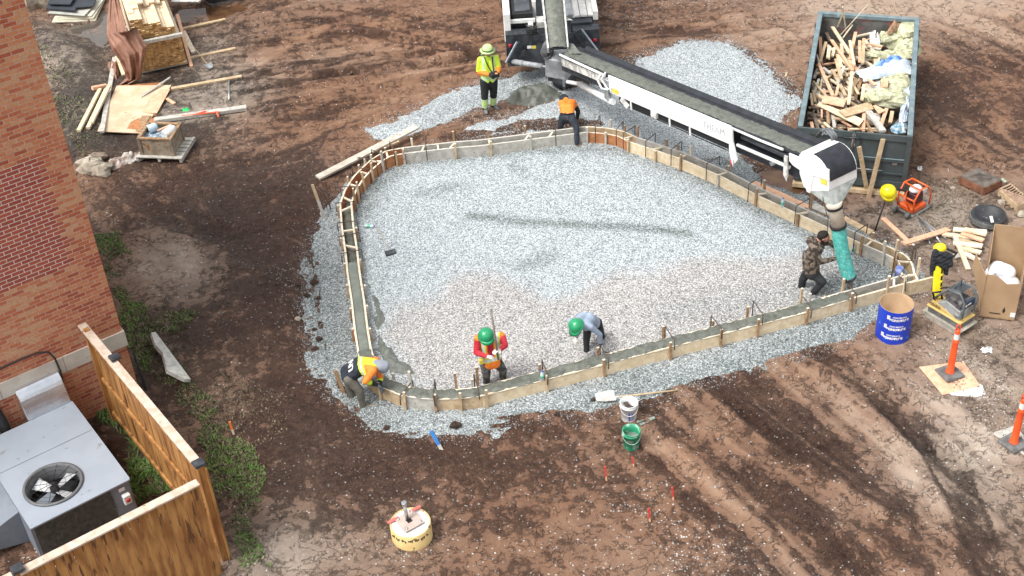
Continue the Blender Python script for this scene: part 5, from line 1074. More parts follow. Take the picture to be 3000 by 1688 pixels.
for a in (.15, Wd - .15): b.lathe([(0, -.06), (.10, -.06), (.10, .06), (0, .06)], Dm(a, .12, .10), 14, rot=Matrix.Rotation(angD, 3, 'Z') @ Matrix.Rotation(R_(90), 3, 'Y'))
b.build('roller', STEEL, dk)
text('chalk_marks', 'JOEL', .12, frame(Dm(Wd * .28, -.084, ZR - .06), dx_, (0, 0, 1)), mat('chalk_white', (.55, .57, .57), sc=8), dk, xs=1.1)
# packing timbers under the front
for i, (a0, a1) in enumerate(((.0, Wd * .42), (Wd * .46, Wd))): MB().bar(Dm(a0, -.04, .045), Dm(a1, -.06, .045), .18, .09).build('packing_timber', W_TAN, label='timber packing under the %s half of the dark green container front' % ('left', 'right')[i], cat='timber')
# debris fill: lumpy mass of broken scraps as one heap
XD, YD = np.meshgrid(np.linspace(.08, Wd - .08, 60), np.linspace(.1, Ld - .1, 120))
fzz = .68 + .20 * fbm(XD, YD, 1.2, 3, 5) + .10 * fbm(XD, YD, 6, 2, 6)
PX = FLc.x + dx_.x * XD + dy_.x * YD; PY = FLc.y + dx_.y * XD + dy_.y * YD
me, _ = grid_mesh('mixed_debris', PX, PY, fzz); me.materials.append(mat('dark_rubbish', (.15, .10, .065), (.035, .025, .018), sc=7, rough=.9, bump=.5)); o = bpy.data.objects.new('mixed_debris', me); COL.objects.link(o); tag(o, 'dark mass of small rubbish filling the bottom of the container', 'debris', kind='stuff')
LBL_S = 'bare scrap board tossed in the dark green container among other scraps'; GRP_S = 'scrap boards in the container'
_pc = {}
def scrap_label(p, q, m):
    c = (p + q) / 2; b_ = (c - FLc).dot(dy_) / Ld; a_ = (c - FLc).dot(dx_) / Wd
    col = {W_NEW: 'pale', W_PNK: 'pinkish', W_TAN: 'tan', W_STK: 'brown', W_GRY: 'weathered grey', W_DRT: 'dark dirty', W_WHT: 'whitish'}.get(m, 'bare')
    v = (q - p); d_ = 'lying lengthwise' if abs(v.dot(dy_)) > abs(v.dot(dx_)) * 2 else ('lying crosswise' if abs(v.dot(dx_)) > abs(v.dot(dy_)) * 2 else 'lying diagonally')
    return '%s %s scrap board, %s %s of the container' % (col, {'lying lengthwise': 'lengthwise', 'lying crosswise': 'crosswise'}.get(d_, 'diagonal'), 'left' if a_ < .38 else 'central' if a_ < .62 else 'right', 'front' if b_ < .33 else 'middle' if b_ < .66 else 'back')
def plank3(p, q, wd, th, m, name='scrap_board', label=LBL_S, cat='board', group=GRP_S, up=(0, 0, 1)): return MB().bar(p, q, wd, th, up=up).build(name, m, label=scrap_label(p, q, m) if label is LBL_S else label, cat=cat, group=group)
wds = [W_NEW, W_NEW, W_TAN, W_PNK, W_STK, W_GRY]
for i, (x0, y0, x1, y1, wd, m) in enumerate([(480, 455, 580, 680, .09, W_PNK), (575, 495, 670, 680, .09, W_TAN), (715, 510, 690, 735, .09, W_NEW), (640, 375, 620, 545, .08, W_NEW), (570, 285, 720, 500, .09, W_PNK), (575, 190, 700, 380, .1, W_NEW), (740, 230, 700, 420, .09, W_PNK),
        (800, 275, 790, 450, .09, W_TAN), (555, 330, 545, 410, .1, W_NEW), (590, 340, 575, 400, .09, W_NEW), (640, 310, 645, 400, .09, W_PNK), (810, 290, 870, 370, .09, W_WHT), (690, 430, 760, 500, .09, W_PNK), (740, 560, 690, 740, .09, W_TAN), (780, 560, 740, 700, .08, W_STK), (800, 600, 785, 710, .09, W_NEW),
        (800, 800, 795, 920, .09, W_PNK), (960, 770, 920, 890, .1, W_PNK), (1000, 790, 985, 870, .1, W_TAN), (400, 800, 700, 870, .10, W_DRT), (450, 660, 760, 720, .09, W_DRT), (520, 530, 720, 590, .10, W_DRT), (480, 600, 700, 650, .09, W_DRT), (560, 400, 640, 420, .12, W_DRT), (420, 700, 470, 640, .09, W_DRT), (500, 870, 740, 905, .10, W_DRT),
        (530, 300, 490, 440, .08, W_TAN), (510, 480, 560, 520, .08, W_GRY), (600, 420, 640, 560, .09, W_TAN), (660, 470, 610, 600, .09, W_GRY), (700, 290, 730, 460, .08, W_NEW), (760, 330, 720, 470, .09, W_TAN), (770, 290, 770, 440, .09, W_PNK), (820, 330, 920, 350, .07, W_WHT), (820, 310, 930, 330, .07, W_PNK), (880, 420, 885, 540, .1, W_TAN), (930, 560, 925, 650, .09, W_TAN), (960, 560, 950, 620, .12, W_PNK),
        (530, 230, 560, 290, .10, W_DRT), (830, 560, 880, 605, .09, W_PNK), (430, 760, 560, 780, .09, W_DRT), (400, 840, 520, 850, .10, W_DRT), (620, 600, 600, 680, .07, W_PNK), (665, 560, 650, 620, .09, W_DRT), (1010, 900, 1060, 840, .08, W_DRT), (740, 260, 860, 232, .05, W_WHT), (790, 300, 900, 250, .07, W_PNK)]):
    z = .90 + .30 * rnd.random() if m is not W_DRT else .84 + .08 * rnd.random()
    plank3(A('R4', x0, y0, z + rnd.uniform(-.05, .08)), A('R4', x1, y1, z + rnd.uniform(-.05, .05)), wd * .78, .036, m)
for k in range(150):
    a, b_ = rnd.uniform(.15, Wd * .68), rnd.uniform(.3, Ld * .86); an = rnd.choice((1.4, 1.6, 1.2, .1, -.1, 1.9)) + rnd.uniform(-.25, .25); l_ = rnd.uniform(.4, 1.3); z = rnd.uniform(.8, 1.02)
    p = Dm(a, b_, z); d_ = Vector((math.cos(an), math.sin(an), rnd.uniform(-.12, .12))) * l_ / 2; q1, q2 = p - d_, p + d_
    ok = all(.1 < (q - FLc).dot(dx_) < Wd - .1 and .1 < (q - FLc).dot(dy_) < Ld - .1 for q in (q1, q2))
    if ok: plank3(q1, q2, rnd.uniform(.035, .075), .03, rnd.choice(wds + [W_DRT, W_DRT]))
plank3(A('R4', 832, 790, 1.2), A('R4', 935, 930, 1.25), .13, .05, W_GRY, 'grey_beam', 'thick grey weathered beam lying at the front of the container load', 'beam', None)
for (x0, y0, z0), (x1, y1, z1), lb in (((650, 50, 1.9), (672, 225, 1.0), 'thin pale stick crossing another at the far left corner of the container'), ((608, 205, 1.0), (656, 85, 1.7), 'short thin stick leaning at the far left corner of the container'), ((826, 35, 1.9), (636, 245, 1.0), 'long pale stick poking out over the far end of the container'), ((720, 175, 1.3), (650, 270, 1.0), 'short pale stick below the long one at the far end of the container')):
    plank3(A('R4', x0, y0, z0), A('R4', x1, y1, z1), .03, .02, W_WHT, 'stick', lb, 'stick', None)
for pts, m, z, lb in [([(515, 675), (680, 700), (655, 755), (498, 722)], W_PNK, 1.16, 'small plywood offcut on top of the front left of the container load'), ([(485, 722), (800, 845), (765, 890), (465, 742)], W_NEW, 1.08, 'long narrow plywood offcut lying diagonally below the small one'),
        ([(620, 782), (845, 718), (868, 770), (668, 826)], W_TAN, 1.12, 'tan plywood offcut overlapping the diagonal one in the container'), ([(862, 748), (880, 742), (952, 780), (905, 806)], W_PNK, 1.1, 'little pink plywood scrap right of the tan offcut'), ([(815, 560), (915, 560), (912, 655), (812, 655)], CDRY, 1.0, 'grey board square in the middle of the container load'), ([(810, 800), (915, 800), (915, 850), (810, 850)], W_GRY, 1.0, 'grey board piece beside the thick beam at the container front')]:
    P_ = [A('R4', x, y, z + rnd.uniform(-.02, .02)) for x, y in pts]; MB().slab(P_, .018).build('plywood_offcut', m, label=lb, cat='plywood')
INS = mat('pale_green_insulation', (.55, .55, .38), (.36, .36, .23), sc=9, rough=.95, bump=.9, bsc=28)
for i, (x, y, rx, ry, rz, lb) in enumerate([(1105, 222, .29, .38, .22, 'largest torn clump of pale green insulation at the far right of the container'), (1000, 285, .32, .25, .18, 'insulation clump left of the largest one in the container'), (1118, 345, .28, .3, .2, 'square edged insulation clump against the right wall of the container'), (880, 200, .22, .20, .18, 'insulation clump beside the brown cardboard in the container'),
        (905, 398, .36, .14, .12, 'long flat strip of insulation above the blue and clear plastic sheet'), (1060, 395, .3, .16, .14, 'insulation piece right of the long flat strip'), (1040, 608, .32, .30, .20, 'insulation lump below the plastic sheet'), (955, 695, .46, .26, .20, 'wide insulation lump near the front of the container load'), (1010, 548, .28, .14, .14, 'thin insulation clump directly under the plastic sheet')]):
    c = A('R4', x, y, 1.0 + (.12 if i in (0, 7) else 0)); b = MB(); b.blob(c, (rx, ry, rz), i + 3, .22, n=14, rot=-.3)
    r2_ = random.Random(i)
    for q in range(6): b.blob(c + Vector((r2_.uniform(-rx, rx) * .7, r2_.uniform(-ry, ry) * .6, rz * .5)), (rx * .4, ry * .4, rz * .5), i * 10 + q, .35, n=9)
    b.build('insulation_clump', INS, label=lb, cat='insulation')
CLR = mat('clear_plastic_film', (.62, .68, .74), (.42, .50, .60), sc=5, rough=.25, bump=.4, bsc=12); BLP = mat('blue_printed_film', (.04, .14, .62), (.25, .42, .75), sc=6, rough=.3)
def crumple(name, R, pts, z, hh, m, lab, cat, seed, nu=26, nv=16, parent=None, amp=.05):   # pts four corners
    P_ = [A(R, x, y, z) for x, y in pts]
    def fn(u, v):
        p = P_[0].lerp(P_[1], u).lerp(P_[3].lerp(P_[2], u), v); e = (4 * u * (1 - u) * 4 * v * (1 - v)) ** .45
        n_ = float(fbm(np.array([u * 5.]), np.array([v * 3.5]), 1.3, 3, seed)[0]); n2_ = float(fbm(np.array([u * 5.]), np.array([v * 3.5]), 2.2, 3, seed + 7)[0])
        return p + Vector((n2_ * amp, n_ * amp, hh * e * (.75 + .8 * n_)))
    b = MB(); b.cloth(fn, nu, nv)
    return b.build(name, m, parent, label=lab, cat=cat)
cr_ = crumple('plastic_sheet', 'R4', [(730, 500), (1130, 430), (1140, 520), (800, 575)], 1.08, .20, CLR, 'crumpled clear plastic sheet with blue print across the container load', 'plastic sheet', 3)
crumple('blue_print', 'R4', [(840, 480), (1060, 425), (1080, 440), (835, 512)], 1.13, .19, BLP, None, None, 3, parent=cr_)
crumple('plastic_bag', 'R4', [(1080, 640), (1135, 620), (1110, 860), (1040, 870)], 1.05, .18, CLR, 'white plastic bag stuffed along the right wall of the container', 'plastic bag', 9)
crumple('plastic_bag', 'R4', [(835, 255), (900, 255), (915, 320), (845, 320)], 1.0, .22, WPNT, 'white bundle with black wrap near the back of the container', 'plastic bag', 19)
crumple('cardboard_piece', 'R4', [(1015, 150), (1070, 180), (1000, 240), (955, 245)], 1.22, .14, mat('brown_cardboard', (.36, .22, .13), (.28, .165, .095), sc=5, rough=.8), 'bent brown cardboard between insulation clumps in the container', 'cardboard', 23)
crumple('rag', 'R4', [(990, 900), (1100, 870), (1100, 940), (1000, 945)], 1.1, .14, mat('blue_white_rag', (.55, .58, .6), (.08, .25, .36), sc=9, rough=.8), 'blue and white rags in the front right corner of the container', 'rag', 29)
for x0, y0, x1, y1, z1, lb in ((825, 1370, 765, 1040, .80, 'narrow board leaning on the container front, left one of two'), (832, 1400, 935, 985, 1.15, 'longer board leaning on the container front, right one of two')):
    MB().bar(G('R4', x0, y0), AY('R4', x1, y1, Dm(Wd * .7, -.1, 0).y - .05), .09, .035, up=(0, -1, 0)).build('leaning_board', W_TAN, label=lb, cat='board')

_by = {}
for o in COL.objects:
    if o.parent is None and o.get('group') == GRP_S: _by.setdefault(o['label'], []).append(o)
ORD = ['nearest', 'second nearest', 'third nearest', 'fourth nearest', 'fifth nearest', 'sixth nearest', 'seventh nearest', 'eighth nearest', 'ninth nearest', 'tenth nearest', 'eleventh nearest', 'twelfth nearest']
for lb, os_ in _by.items():
    if len(os_) > 1:
        for i, o in enumerate(sorted(os_, key=lambda o: (Vector(o.location) - FLc).dot(dy_))): o['label'] = lb + ', ' + ORD[min(i, 11)] + ' the doors'
# ================================================================== people
SKIN = mat('skin', (.42, .23, .16), (.34, .18, .12), sc=9, rough=.55)
def cap_mesh(p, q, r1, r2, n=12):     # tapered capsule
    d = q - p; L_ = d.length
    d = d.normalized() if L_ > 1e-6 else Vector((0, 0, 1)); u = d.orthogonal().normalized(); w_ = d.cross(u); vs = []; rings = []
    for k in range(5): a = -math.pi / 2 + math.pi / 2 * k / 4; rings.append((p + d * r1 * math.sin(a), r1 * math.cos(a)))
    for k in range(5): a = math.pi / 2 * k / 4; rings.append((q + d * r2 * math.sin(a), r2 * math.cos(a)))
    for c, r in rings:
        for k in range(n): a = 2 * math.pi * k / n; vs.append(c + (u * math.cos(a) + w_ * math.sin(a)) * max(r, 1e-4))
    fs = [(i * n + k, i * n + (k + 1) % n, (i + 1) * n + (k + 1) % n, (i + 1) * n + k) for i in range(len(rings) - 1) for k in range(n)]
    return vs, fs
def fuse(name, prims, mats, parent, voxel=.012, smooth=3, paint=None):   # prims: (p, q, r1, r2, region)
    b = MB()
    for p, q, r1, r2, _ in prims: vs, fs = cap_mesh(p, q, r1, r2); b.add(vs, fs)
    me = bpy.data.meshes.new('tmp'); me.from_pydata(b.v, [], b.f); o = bpy.data.objects.new('tmp', me); COL.objects.link(o)
    m = o.modifiers.new('r', 'REMESH'); m.mode = 'VOXEL'; m.voxel_size = voxel; m.use_smooth_shade = True
    s = o.modifiers.new('s', 'SMOOTH'); s.iterations = smooth; s.factor = .5
    bpy.context.view_layer.update(); me2 = bpy.data.meshes.new_from_object(o.evaluated_get(bpy.context.evaluated_depsgraph_get())); bpy.data.objects.remove(o)
    nf = len(me2.polygons); C = np.zeros(nf * 3); me2.polygons.foreach_get('center', C); C = C.reshape(-1, 3)
    best = np.full(nf, 1e9); reg = np.zeros(nf, int); tt_ = np.zeros(nf); keys = list(mats.keys())
    for p, q, r1, r2, rg_ in prims:
        p_, q_ = np.array(p), np.array(q); d = q_ - p_; L2 = d @ d + 1e-9; t = np.clip((C - p_) @ d / L2, 0, 1)
        ds = np.linalg.norm(C - p_ - t[:, None] * d, axis=1) - (r1 + (r2 - r1) * t); k = ds < best; best = np.where(k, ds, best); reg = np.where(k, keys.index(rg_), reg); tt_ = np.where(k, t, tt_)
    ml = []; [ml.append(x) for x in mats.values() if x not in ml]; mi = np.array([ml.index(mats[k]) for k in keys])[reg]
    if paint:
        mi = paint(C, np.array(keys)[reg], tt_, mi, ml)
    me2.materials.clear(); [me2.materials.append(x) for x in ml]
    me2.polygons.foreach_set('material_index', mi.astype(np.int32)); me2.polygons.foreach_set('use_smooth', np.ones(nf, bool)); me2.transform(Matrix.Translation(-woff(parent)))
    me2.name = name; ob = bpy.data.objects.new(name, me2); COL.objects.link(ob); ob.parent = parent; return ob
def hand(wr, dr, palm, r=1.0, curl=.5, reg='hand'):     # wrist point, direction, palm normal
    dr = dr.normalized(); sd = dr.cross(palm).normalized(); pn = sd.cross(dr).normalized(); P = []
    for k in (-1, 1): P.append((wr, wr + dr * .085 * r + sd * .022 * k * r, .028 * r, .022 * r, reg))
    for k, ln in enumerate((.068, .078, .074, .058)):
        b0 = wr + dr * .088 * r + sd * (.034 - .0226 * k) * r; m_ = b0 + (dr * (1 - curl * .3) + pn * curl * .6).normalized() * ln * .55 * r
        e = m_ + (dr * (1 - curl) + pn * (curl * 1.2)).normalized() * ln * .5 * r; P += [(b0, m_, .0115 * r, .0105 * r, reg), (m_, e, .0105 * r, .009 * r, reg)]
    t0 = wr + dr * .03 * r + sd * .03 * r; t1_ = t0 + (dr * .6 + sd * .7 + pn * .4).normalized() * .045 * r; t2_ = t1_ + (dr * .9 + pn * .6).normalized() * .035 * r
    return P + [(t0, t1_, .014 * r, .012 * r, reg), (t1_, t2_, .012 * r, .010 * r, reg)]
def figure(J, face, bulk=1.0, baggy=1.0, handr=1.15, curl=.6, bare=False):
    P = []; up = (J['neck'] - (J['hipL'] + J['hipR']) / 2).normalized(); pel = (J['hipL'] + J['hipR']) / 2; sh = (J['shL'] + J['shR']) / 2
    hl = (J['hipR'] - J['hipL']).normalized(); sl_ = (J['shR'] - J['shL']).normalized()
    back = J.get('back', Vector((0, 0, 0)))      # outward bulge of the bent back
    mid = (pel + sh) / 2 + back
    P += [(pel - hl * .07, pel + hl * .07, .115 * bulk, .115 * bulk, 'hips'), (pel - hl * .055, mid - hl * .06, .115 * bulk, .115 * bulk, 'torso'), (pel + hl * .055, mid + hl * .06, .115 * bulk, .115 * bulk, 'torso'),
          (mid - sl_ * .06, sh - sl_ * .085 - up * .06, .118 * bulk, .105 * bulk, 'torso'), (mid + sl_ * .06, sh + sl_ * .085 - up * .06, .118 * bulk, .105 * bulk, 'torso'),
          (J['shL'], J['shR'], .068 * bulk, .068 * bulk, 'torso'), (sh - up * .04, J['neck'], .08, .062, 'torso')]
    hd = J['head']; face = Vector(face).normalized(); hu = (hd - J['neck']).normalized(); fx_ = (face - hu * face.dot(hu)).normalized(); ear = hu.cross(fx_).normalized()
    P += [(J['neck'], hd - hu * .05 - fx_ * .01, .058, .055, 'neck'), (hd + hu * .03 - fx_ * .015, hd + hu * .025 + fx_ * .02, .088, .082, 'head'), (hd - hu * .02 + fx_ * .02, hd - hu * .075 + fx_ * .045, .068, .046, 'jaw'),
          (hd + hu * .0 + fx_ * .095, hd - hu * .028 + fx_ * .118, .010, .015, 'head'), (hd + ear * .085, hd + ear * .088 - hu * .03, .018, .014, 'head'), (hd - ear * .085, hd - ear * .088 - hu * .03, .018, .014, 'head'),
          (hd - hu * .052 + fx_ * .088 - ear * .018, hd - hu * .052 + fx_ * .088 + ear * .018, .012, .012, 'lips'), (hd + hu * .012 + fx_ * .089 + ear * .033, hd + hu * .012 + fx_ * .090 + ear * .033, .012, .012, 'eye'), (hd + hu * .012 + fx_ * .089 - ear * .033, hd + hu * .012 + fx_ * .090 - ear * .033, .012, .012, 'eye')]
    for s_ in 'LR':
        P += [(J['sh' + s_], J['el' + s_], .066 * bulk, .052 * baggy, 'uarm'), (J['el' + s_], J['wr' + s_], .052 * baggy, .036 * baggy, 'farm')]
        P += [(J['hip' + s_], J['kn' + s_], .098 * baggy, .070 * baggy, 'thigh'), (J['kn' + s_], J['an' + s_], .068 * baggy, .056 * baggy, 'calf')]
        a = J['an' + s_]; t = J['toe' + s_]; P += [(a, a + Vector((0, 0, -.035)), .052, .05, 'boot'), (a + Vector((0, 0, -.045)), t, .046, .042, 'boot')]
        hd_ = J.get('hd' + s_, J['wr' + s_] + (J['wr' + s_] - J['el' + s_]).normalized() * .1)
        P += hand(J['wr' + s_], hd_ - J['wr' + s_], J.get('pn' + s_, Vector((0, -.2, -1))), handr, curl)
    return P
def lens(nm, J):
    d = lambda a, b: round((J[a] - J[b]).length, 2)
    print('FIG', nm, 'uarm', d('shL', 'elL'), d('shR', 'elR'), 'farm', d('elL', 'wrL'), d('elR', 'wrR'), 'thigh', d('hipL', 'knL'), d('hipR', 'knR'), 'calf', d('knL', 'anL'), d('knR', 'anR'), 'torso', round(((J['hipL'] + J['hipR']) / 2 - J['neck']).length, 2), 'sh', d('shL', 'shR'), 'head', d('head', 'neck'), 'z toe', round(J['toeL'].z, 2), round(J['toeR'].z, 2), 'headz', round(J['head'].z, 2))
def joints(R, Y0, spec):
    return {k: AY(R, v[0], v[1], Y0 + v[2]) for k, v in spec.items()}
def fixlen(J, a, b, L_):     # slide b along the line a-b in depth only if too long
    d = J[b] - J[a]; J[b] = J[a] + d.normalized() * L_
def hat(parent, c, up, fwd, col, name='hard_hat', brim=0.0, full=False, r=.128):
    up = Vector(up).normalized(); fwd = Vector(fwd); fwd = (fwd - up * fwd.dot(up)).normalized(); sd = up.cross(fwd); M3 = Matrix((fwd, sd, up)).transposed(); c = Vector(c)
    m = mat('%s_plastic' % col[0], col[1], tuple(v * .85 for v in col[1]), sc=6, rough=.3, coat=.3)
    b = MB(); pr_ = [(.0, .118), (.045, .113), (.085, .092), (.112, .055), (.124, .01), (.127, -.02)]; pr_ = [(a * r / .128 * 1.04, z * r / .128) for a, z in pr_]; b.lathe(pr_, c, 28, rot=M3)
    n = 28; k0 = len(b.v) - n; vs = []
    for k in range(n):
        a = 2 * math.pi * k / n; ex = (.05 if full else .014 + .05 * max(0, math.cos(a)) ** 3 + brim); rr_ = r * 1.03 + ex; vs += [c + M3 @ Vector((rr_ * math.cos(a), rr_ * math.sin(a), -.028)), c + M3 @ Vector((r * 1.02 * math.cos(a), r * 1.02 * math.sin(a), -.016)), c + M3 @ Vector((r * 1.0 * math.cos(a), r * math.sin(a), -.03))]
    b.add(vs, [(3 * k, 3 * ((k + 1) % n), 3 * ((k + 1) % n) + 1, 3 * k + 1) for k in range(n)] + [(3 * k + 2, 3 * ((k + 1) % n) + 2, 3 * ((k + 1) % n), 3 * k) for k in range(n)], 0, True)
    for s_ in (-1, 0, 1): b.tube([c + M3 @ Vector((x * r / .128, s_ * .028, math.sqrt(max(0, .124 ** 2 - x * x - (s_ * .028) ** 2)) * .96 * r / .128 + .001)) for x in (-.10, -.06, -.02, .02, .06, .10)], .007, 6)
    return b.build(name, m, parent)
BLKC = mat('black_work_cloth', (.022, .024, .027), (.010, .011, .013), sc=12, rough=.9, bump=.3, bsc=14)
NAVY = mat('dark_navy_denim', (.028, .035, .048), (.014, .018, .026), sc=9, rough=.9, bump=.4, bsc=10)
LIME = mat('lime_hivis_cloth', (.62, .85, .05), (.52, .75, .04), sc=9, rough=.7, bump=.3, bsc=10); HVO = mat('orange_hivis_cloth', (.95, .26, .03), (.85, .20, .02), sc=9, rough=.7, bump=.35, bsc=10)
SILV = mat('silver_reflective_tape', (.70, .74, .70), (.6, .63, .6), sc=10, rough=.35); LSIL = mat('pale_lime_tape', (.50, .68, .38), (.42, .58, .30), sc=20, rough=.6)
GLV = mat('grey_work_glove', (.16, .18, .20), (.09, .10, .115), sc=16, rough=.85); WGL = mat('white_work_glove', (.68, .66, .62), (.5, .48, .45), sc=14, rough=.85)
BOOTG = mat('dusty_grey_boot', (.20, .21, .22), (.13, .135, .14), sc=14, rough=.8); BOOTT = mat('tan_muddy_boot', (.36, .29, .20), (.22, .165, .11), sc=14, rough=.85); BOOTO = mat('orange_tan_boot', (.48, .22, .07), (.3, .14, .05), sc=12, rough=.8)
EYE = mat('dark_eye', (.02, .015, .012), sc=5, rough=.3); LIP = mat('lip_skin', (.34, .13, .10), sc=9, rough=.5); HAIR = mat('dark_hair', (.018, .013, .010), (.008, .006, .005), sc=30, rough=.8, bump=.5)
CAMO = mat('camouflage_cloth', (.16, .125, .095), (.035, .026, .02), sc=12, rough=.9, detail=2, lo=.47, hi=.53, spot=(.42, .28, .18), spotsc=9, spotth=.61, bump=.3, bsc=10)
GTRO = mat('olive_grey_trousers', (.175, .165, .135), (.115, .108, .088), sc=6, rough=.9, bump=.5, bsc=9); GBLU = mat('grey_blue_jersey', (.33, .40, .50), (.26, .32, .41), sc=6, rough=.9, bump=.5, bsc=8)
REDC = mat('red_jersey', (.55, .03, .05), (.42, .02, .035), sc=8, rough=.85, bump=.4, bsc=9); CAMT = mat('charcoal_camo_trousers', (.10, .10, .09), (.03, .03, .03), sc=12, rough=.9, detail=2, lo=.45, hi=.55, bump=.3, bsc=10)
BASE = dict(hips=BLKC, torso=LIME, uarm=LIME, farm=HVO, hand=GLV, thigh=BLKC, calf=BLKC, boot=BOOTG, head=SKIN, neck=SKIN, jaw=SKIN, lips=LIP, eye=EYE)
def mi_of(ml, m):
    if m not in ml: ml.append(m)
    return ml.index(m)
# --- operator in lime shirt
y0 = A('Q5', 390, 1340, 0).y
J = joints('Q5', y0, dict(hipL=(370, 770, .06), hipR=(500, 765, .10), knL=(360, 975, .02), knR=(520, 960, .16), anL=(368, 1235, .06), anR=(508, 1180, .22), toeL=(392, 1335, -.07), toeR=(600, 1262, .12),
    shL=(285, 395, .10), shR=(560, 365, .16), elL=(255, 610, .12), elR=(608, 545, .10), wrL=(425, 650, -.16), wrR=(590, 625, -.14), hdL=(500, 680, -.22), hdR=(540, 655, -.22), neck=(425, 325, .12), head=(415, 245, .10)))
lens('operator', J)
t = thing('person', 'worker in lime hi-vis shirt and brim hat holding a remote control', 'person', (J['anL'].x, y0, 0))
def pt(C, reg, t_, mi, ml):
    k = (reg == 'calf') & (t_ > .38) & (t_ < .97); mi = np.where(k, mi_of(ml, LSIL), mi); mi = np.where((reg == 'calf') & (t_ > .62) & (t_ < .70), mi_of(ml, LIME), mi)
    xm = (J['shL'].x + J['shR'].x) / 2 ; zz_ = C[:, 2]; k = (reg == 'torso') & (C[:, 1] < y0 + .2); a = np.abs(np.abs(C[:, 0] - xm) - .115) < .035; mi = np.where(k & a, mi_of(ml, LSIL), mi)
    mi = np.where(k & (np.abs(zz_ - (J['hipL'].z + .10)) < .035), mi_of(ml, LSIL), mi); mi = np.where((reg == 'uarm') & (t_ > .92), mi_of(ml, BLKC), mi)
    return mi
body = fuse('body', figure(J, (.45, -1, -.35), 1.15, 1.32), BASE, t, paint=pt)
hc_ = J['head'] + Vector((0, 0, .055)); hat(t, hc_, (.05, -.1, 1), (.4, -1, 0), ('lime_hat', (.50, .68, .28)), full=True)
bz_ = MB().lathe([(.134, .0), (.136, .022), (.131, .024)], hc_ + Vector((0, 0, -.012)), 24); bz_.build('hat_band', BLKC, t)
b = MB(); hh = J['head']; b.slab([hh + Vector((-.12, .10, .04)), hh + Vector((.02, .13, .04)), hh + Vector((-.02, .13, -.13)), hh + Vector((-.16, .05, -.12))], .01); b.build('neck_flap', LSIL, t)
sx = J['neck']; MB().tube([sx + Vector((-.09, -.06, .0)), sx + Vector((-.05, -.13, -.1)), sx + Vector((.03, -.16, -.3)), AY('Q5', 490, 600, y0 - .18)], .014, 6).tube([sx + Vector((.09, -.06, .0)), sx + Vector((.09, -.14, -.15)), AY('Q5', 520, 590, y0 - .18)], .014, 6).build('harness_strap', BLKC, t)
bx = AY('Q5', 530, 660, y0 - .27); rc = MB().box(bx, (.20, .15, .10), rot=.5).build('remote_control', BLKC, label='small black remote control box held by the worker in lime hi-vis', cat='remote control', bevel=.01)
for dx, dy in ((-.05, 0), (.05, .02)): MB().tube([bx + Vector((dx, dy, .05)), bx + Vector((dx, dy, .09))], .008, 6).build('lever', BLACK, rc)
MB().box(bx + Vector((.05, -.04, .052)), (.06, .05, .01)).build('orange_panel', mat('orange_plastic', (.8, .35, .12)), rc)
# --- man in orange T-shirt bending over the far form
y0 = A('Q7', 650, 1215, 0).y - .13
J = joints('Q7', y0, dict(hipL=(370, 590, .62), hipR=(530, 600, .52), knL=(310, 780, .62), knR=(640, 800, .28), anL=(275, 985, .78), anR=(655, 1150, .08), toeL=(255, 1010, .92), toeR=(745, 1205, .12),
    shL=(320, 300, 1.02), shR=(570, 285, 1.0), elL=(365, 500, 1.15), elR=(680, 480, 1.02), wrL=(430, 720, 1.1), wrR=(665, 620, 1.12), hdL=(440, 790, 1.1), hdR=(690, 700, 1.15), neck=(420, 235, 1.10), head=(375, 250, 1.22)))
J['back'] = Vector((0, -.02, .06)); lens('orange', J)
t = thing('person', 'worker in orange T-shirt and black trousers bent over the far form board, seen from behind', 'person', (J['anR'].x, y0, 0))
mm = dict(BASE, torso=HVO, uarm=HVO, farm=BLKC, thigh=NAVY, calf=NAVY, hips=NAVY, boot=BOOTT, hand=SKIN, neck=HAIR)
fuse('body', figure(J, (.0, .3, -1), 1.02, 1.05), mm, t, paint=lambda C, reg, t_, mi, ml: np.where((reg == 'uarm') & (t_ > .42), mi_of(ml, BLKC), mi))
hh = J['head']; b = MB(); b.lathe([(0, .11), (.06, .10), (.095, .06), (.105, .0), (.10, -.03)], hh + Vector((0, .02, .03)), 20); b.build('cap', NAVY, t)
pc = (J['hipL'] + J['hipR']) / 2; MB().tube([J['hipL'] + Vector((-.07, -.04, .11)), pc + Vector((0, -.10, .125)), J['hipR'] + Vector((.07, -.03, .11))], .014, 6).build('belt', BLKC, t)
# --- bearded man pushing the teal hose
y0 = A('Q6', 480, 1300, 0).y
J = joints('Q6', y0, dict(hipL=(415, 800, .26), hipR=(470, 875, .10), knL=(300, 985, .34), knR=(640, 1020, -.02), anL=(265, 1165, .34), anR=(470, 1215, .08), toeL=(335, 1228, .30), toeR=(505, 1285, -.02),
    shL=(590, 350, .32), shR=(490, 455, .04), elL=(765, 350, .38), elR=(600, 680, -.06), wrL=(850, 435, .26), wrR=(850, 625, .02), hdL=(885, 500, .22), hdR=(915, 622, .06), neck=(545, 330, .20), head=(655, 270, .20)))
J['back'] = Vector((-.06, 0, .02)); J['pnR'] = Vector((.3, .9, 0)); J['pnL'] = Vector((.2, -.9, 0)); lens('camo', J)
t = thing('person', 'bearded bareheaded man in camouflage hoodie leaning forward and pushing the teal hose', 'person', (J['anR'].x, y0, 0))
mm = dict(BASE, torso=CAMO, uarm=CAMO, farm=CAMO, thigh=BLKC, calf=BLKC, hips=BLKC, boot=BOOTG, hand=mat('ruddy_skin', (.36, .17, .12), sc=9, rough=.55), head=mat('ruddy_skin'), neck=mat('ruddy_skin'), jaw=HAIR, lips=HAIR)
fuse('body', figure(J, (1, -.35, -.55), 1.22, 1.1, curl=.2), mm, t)
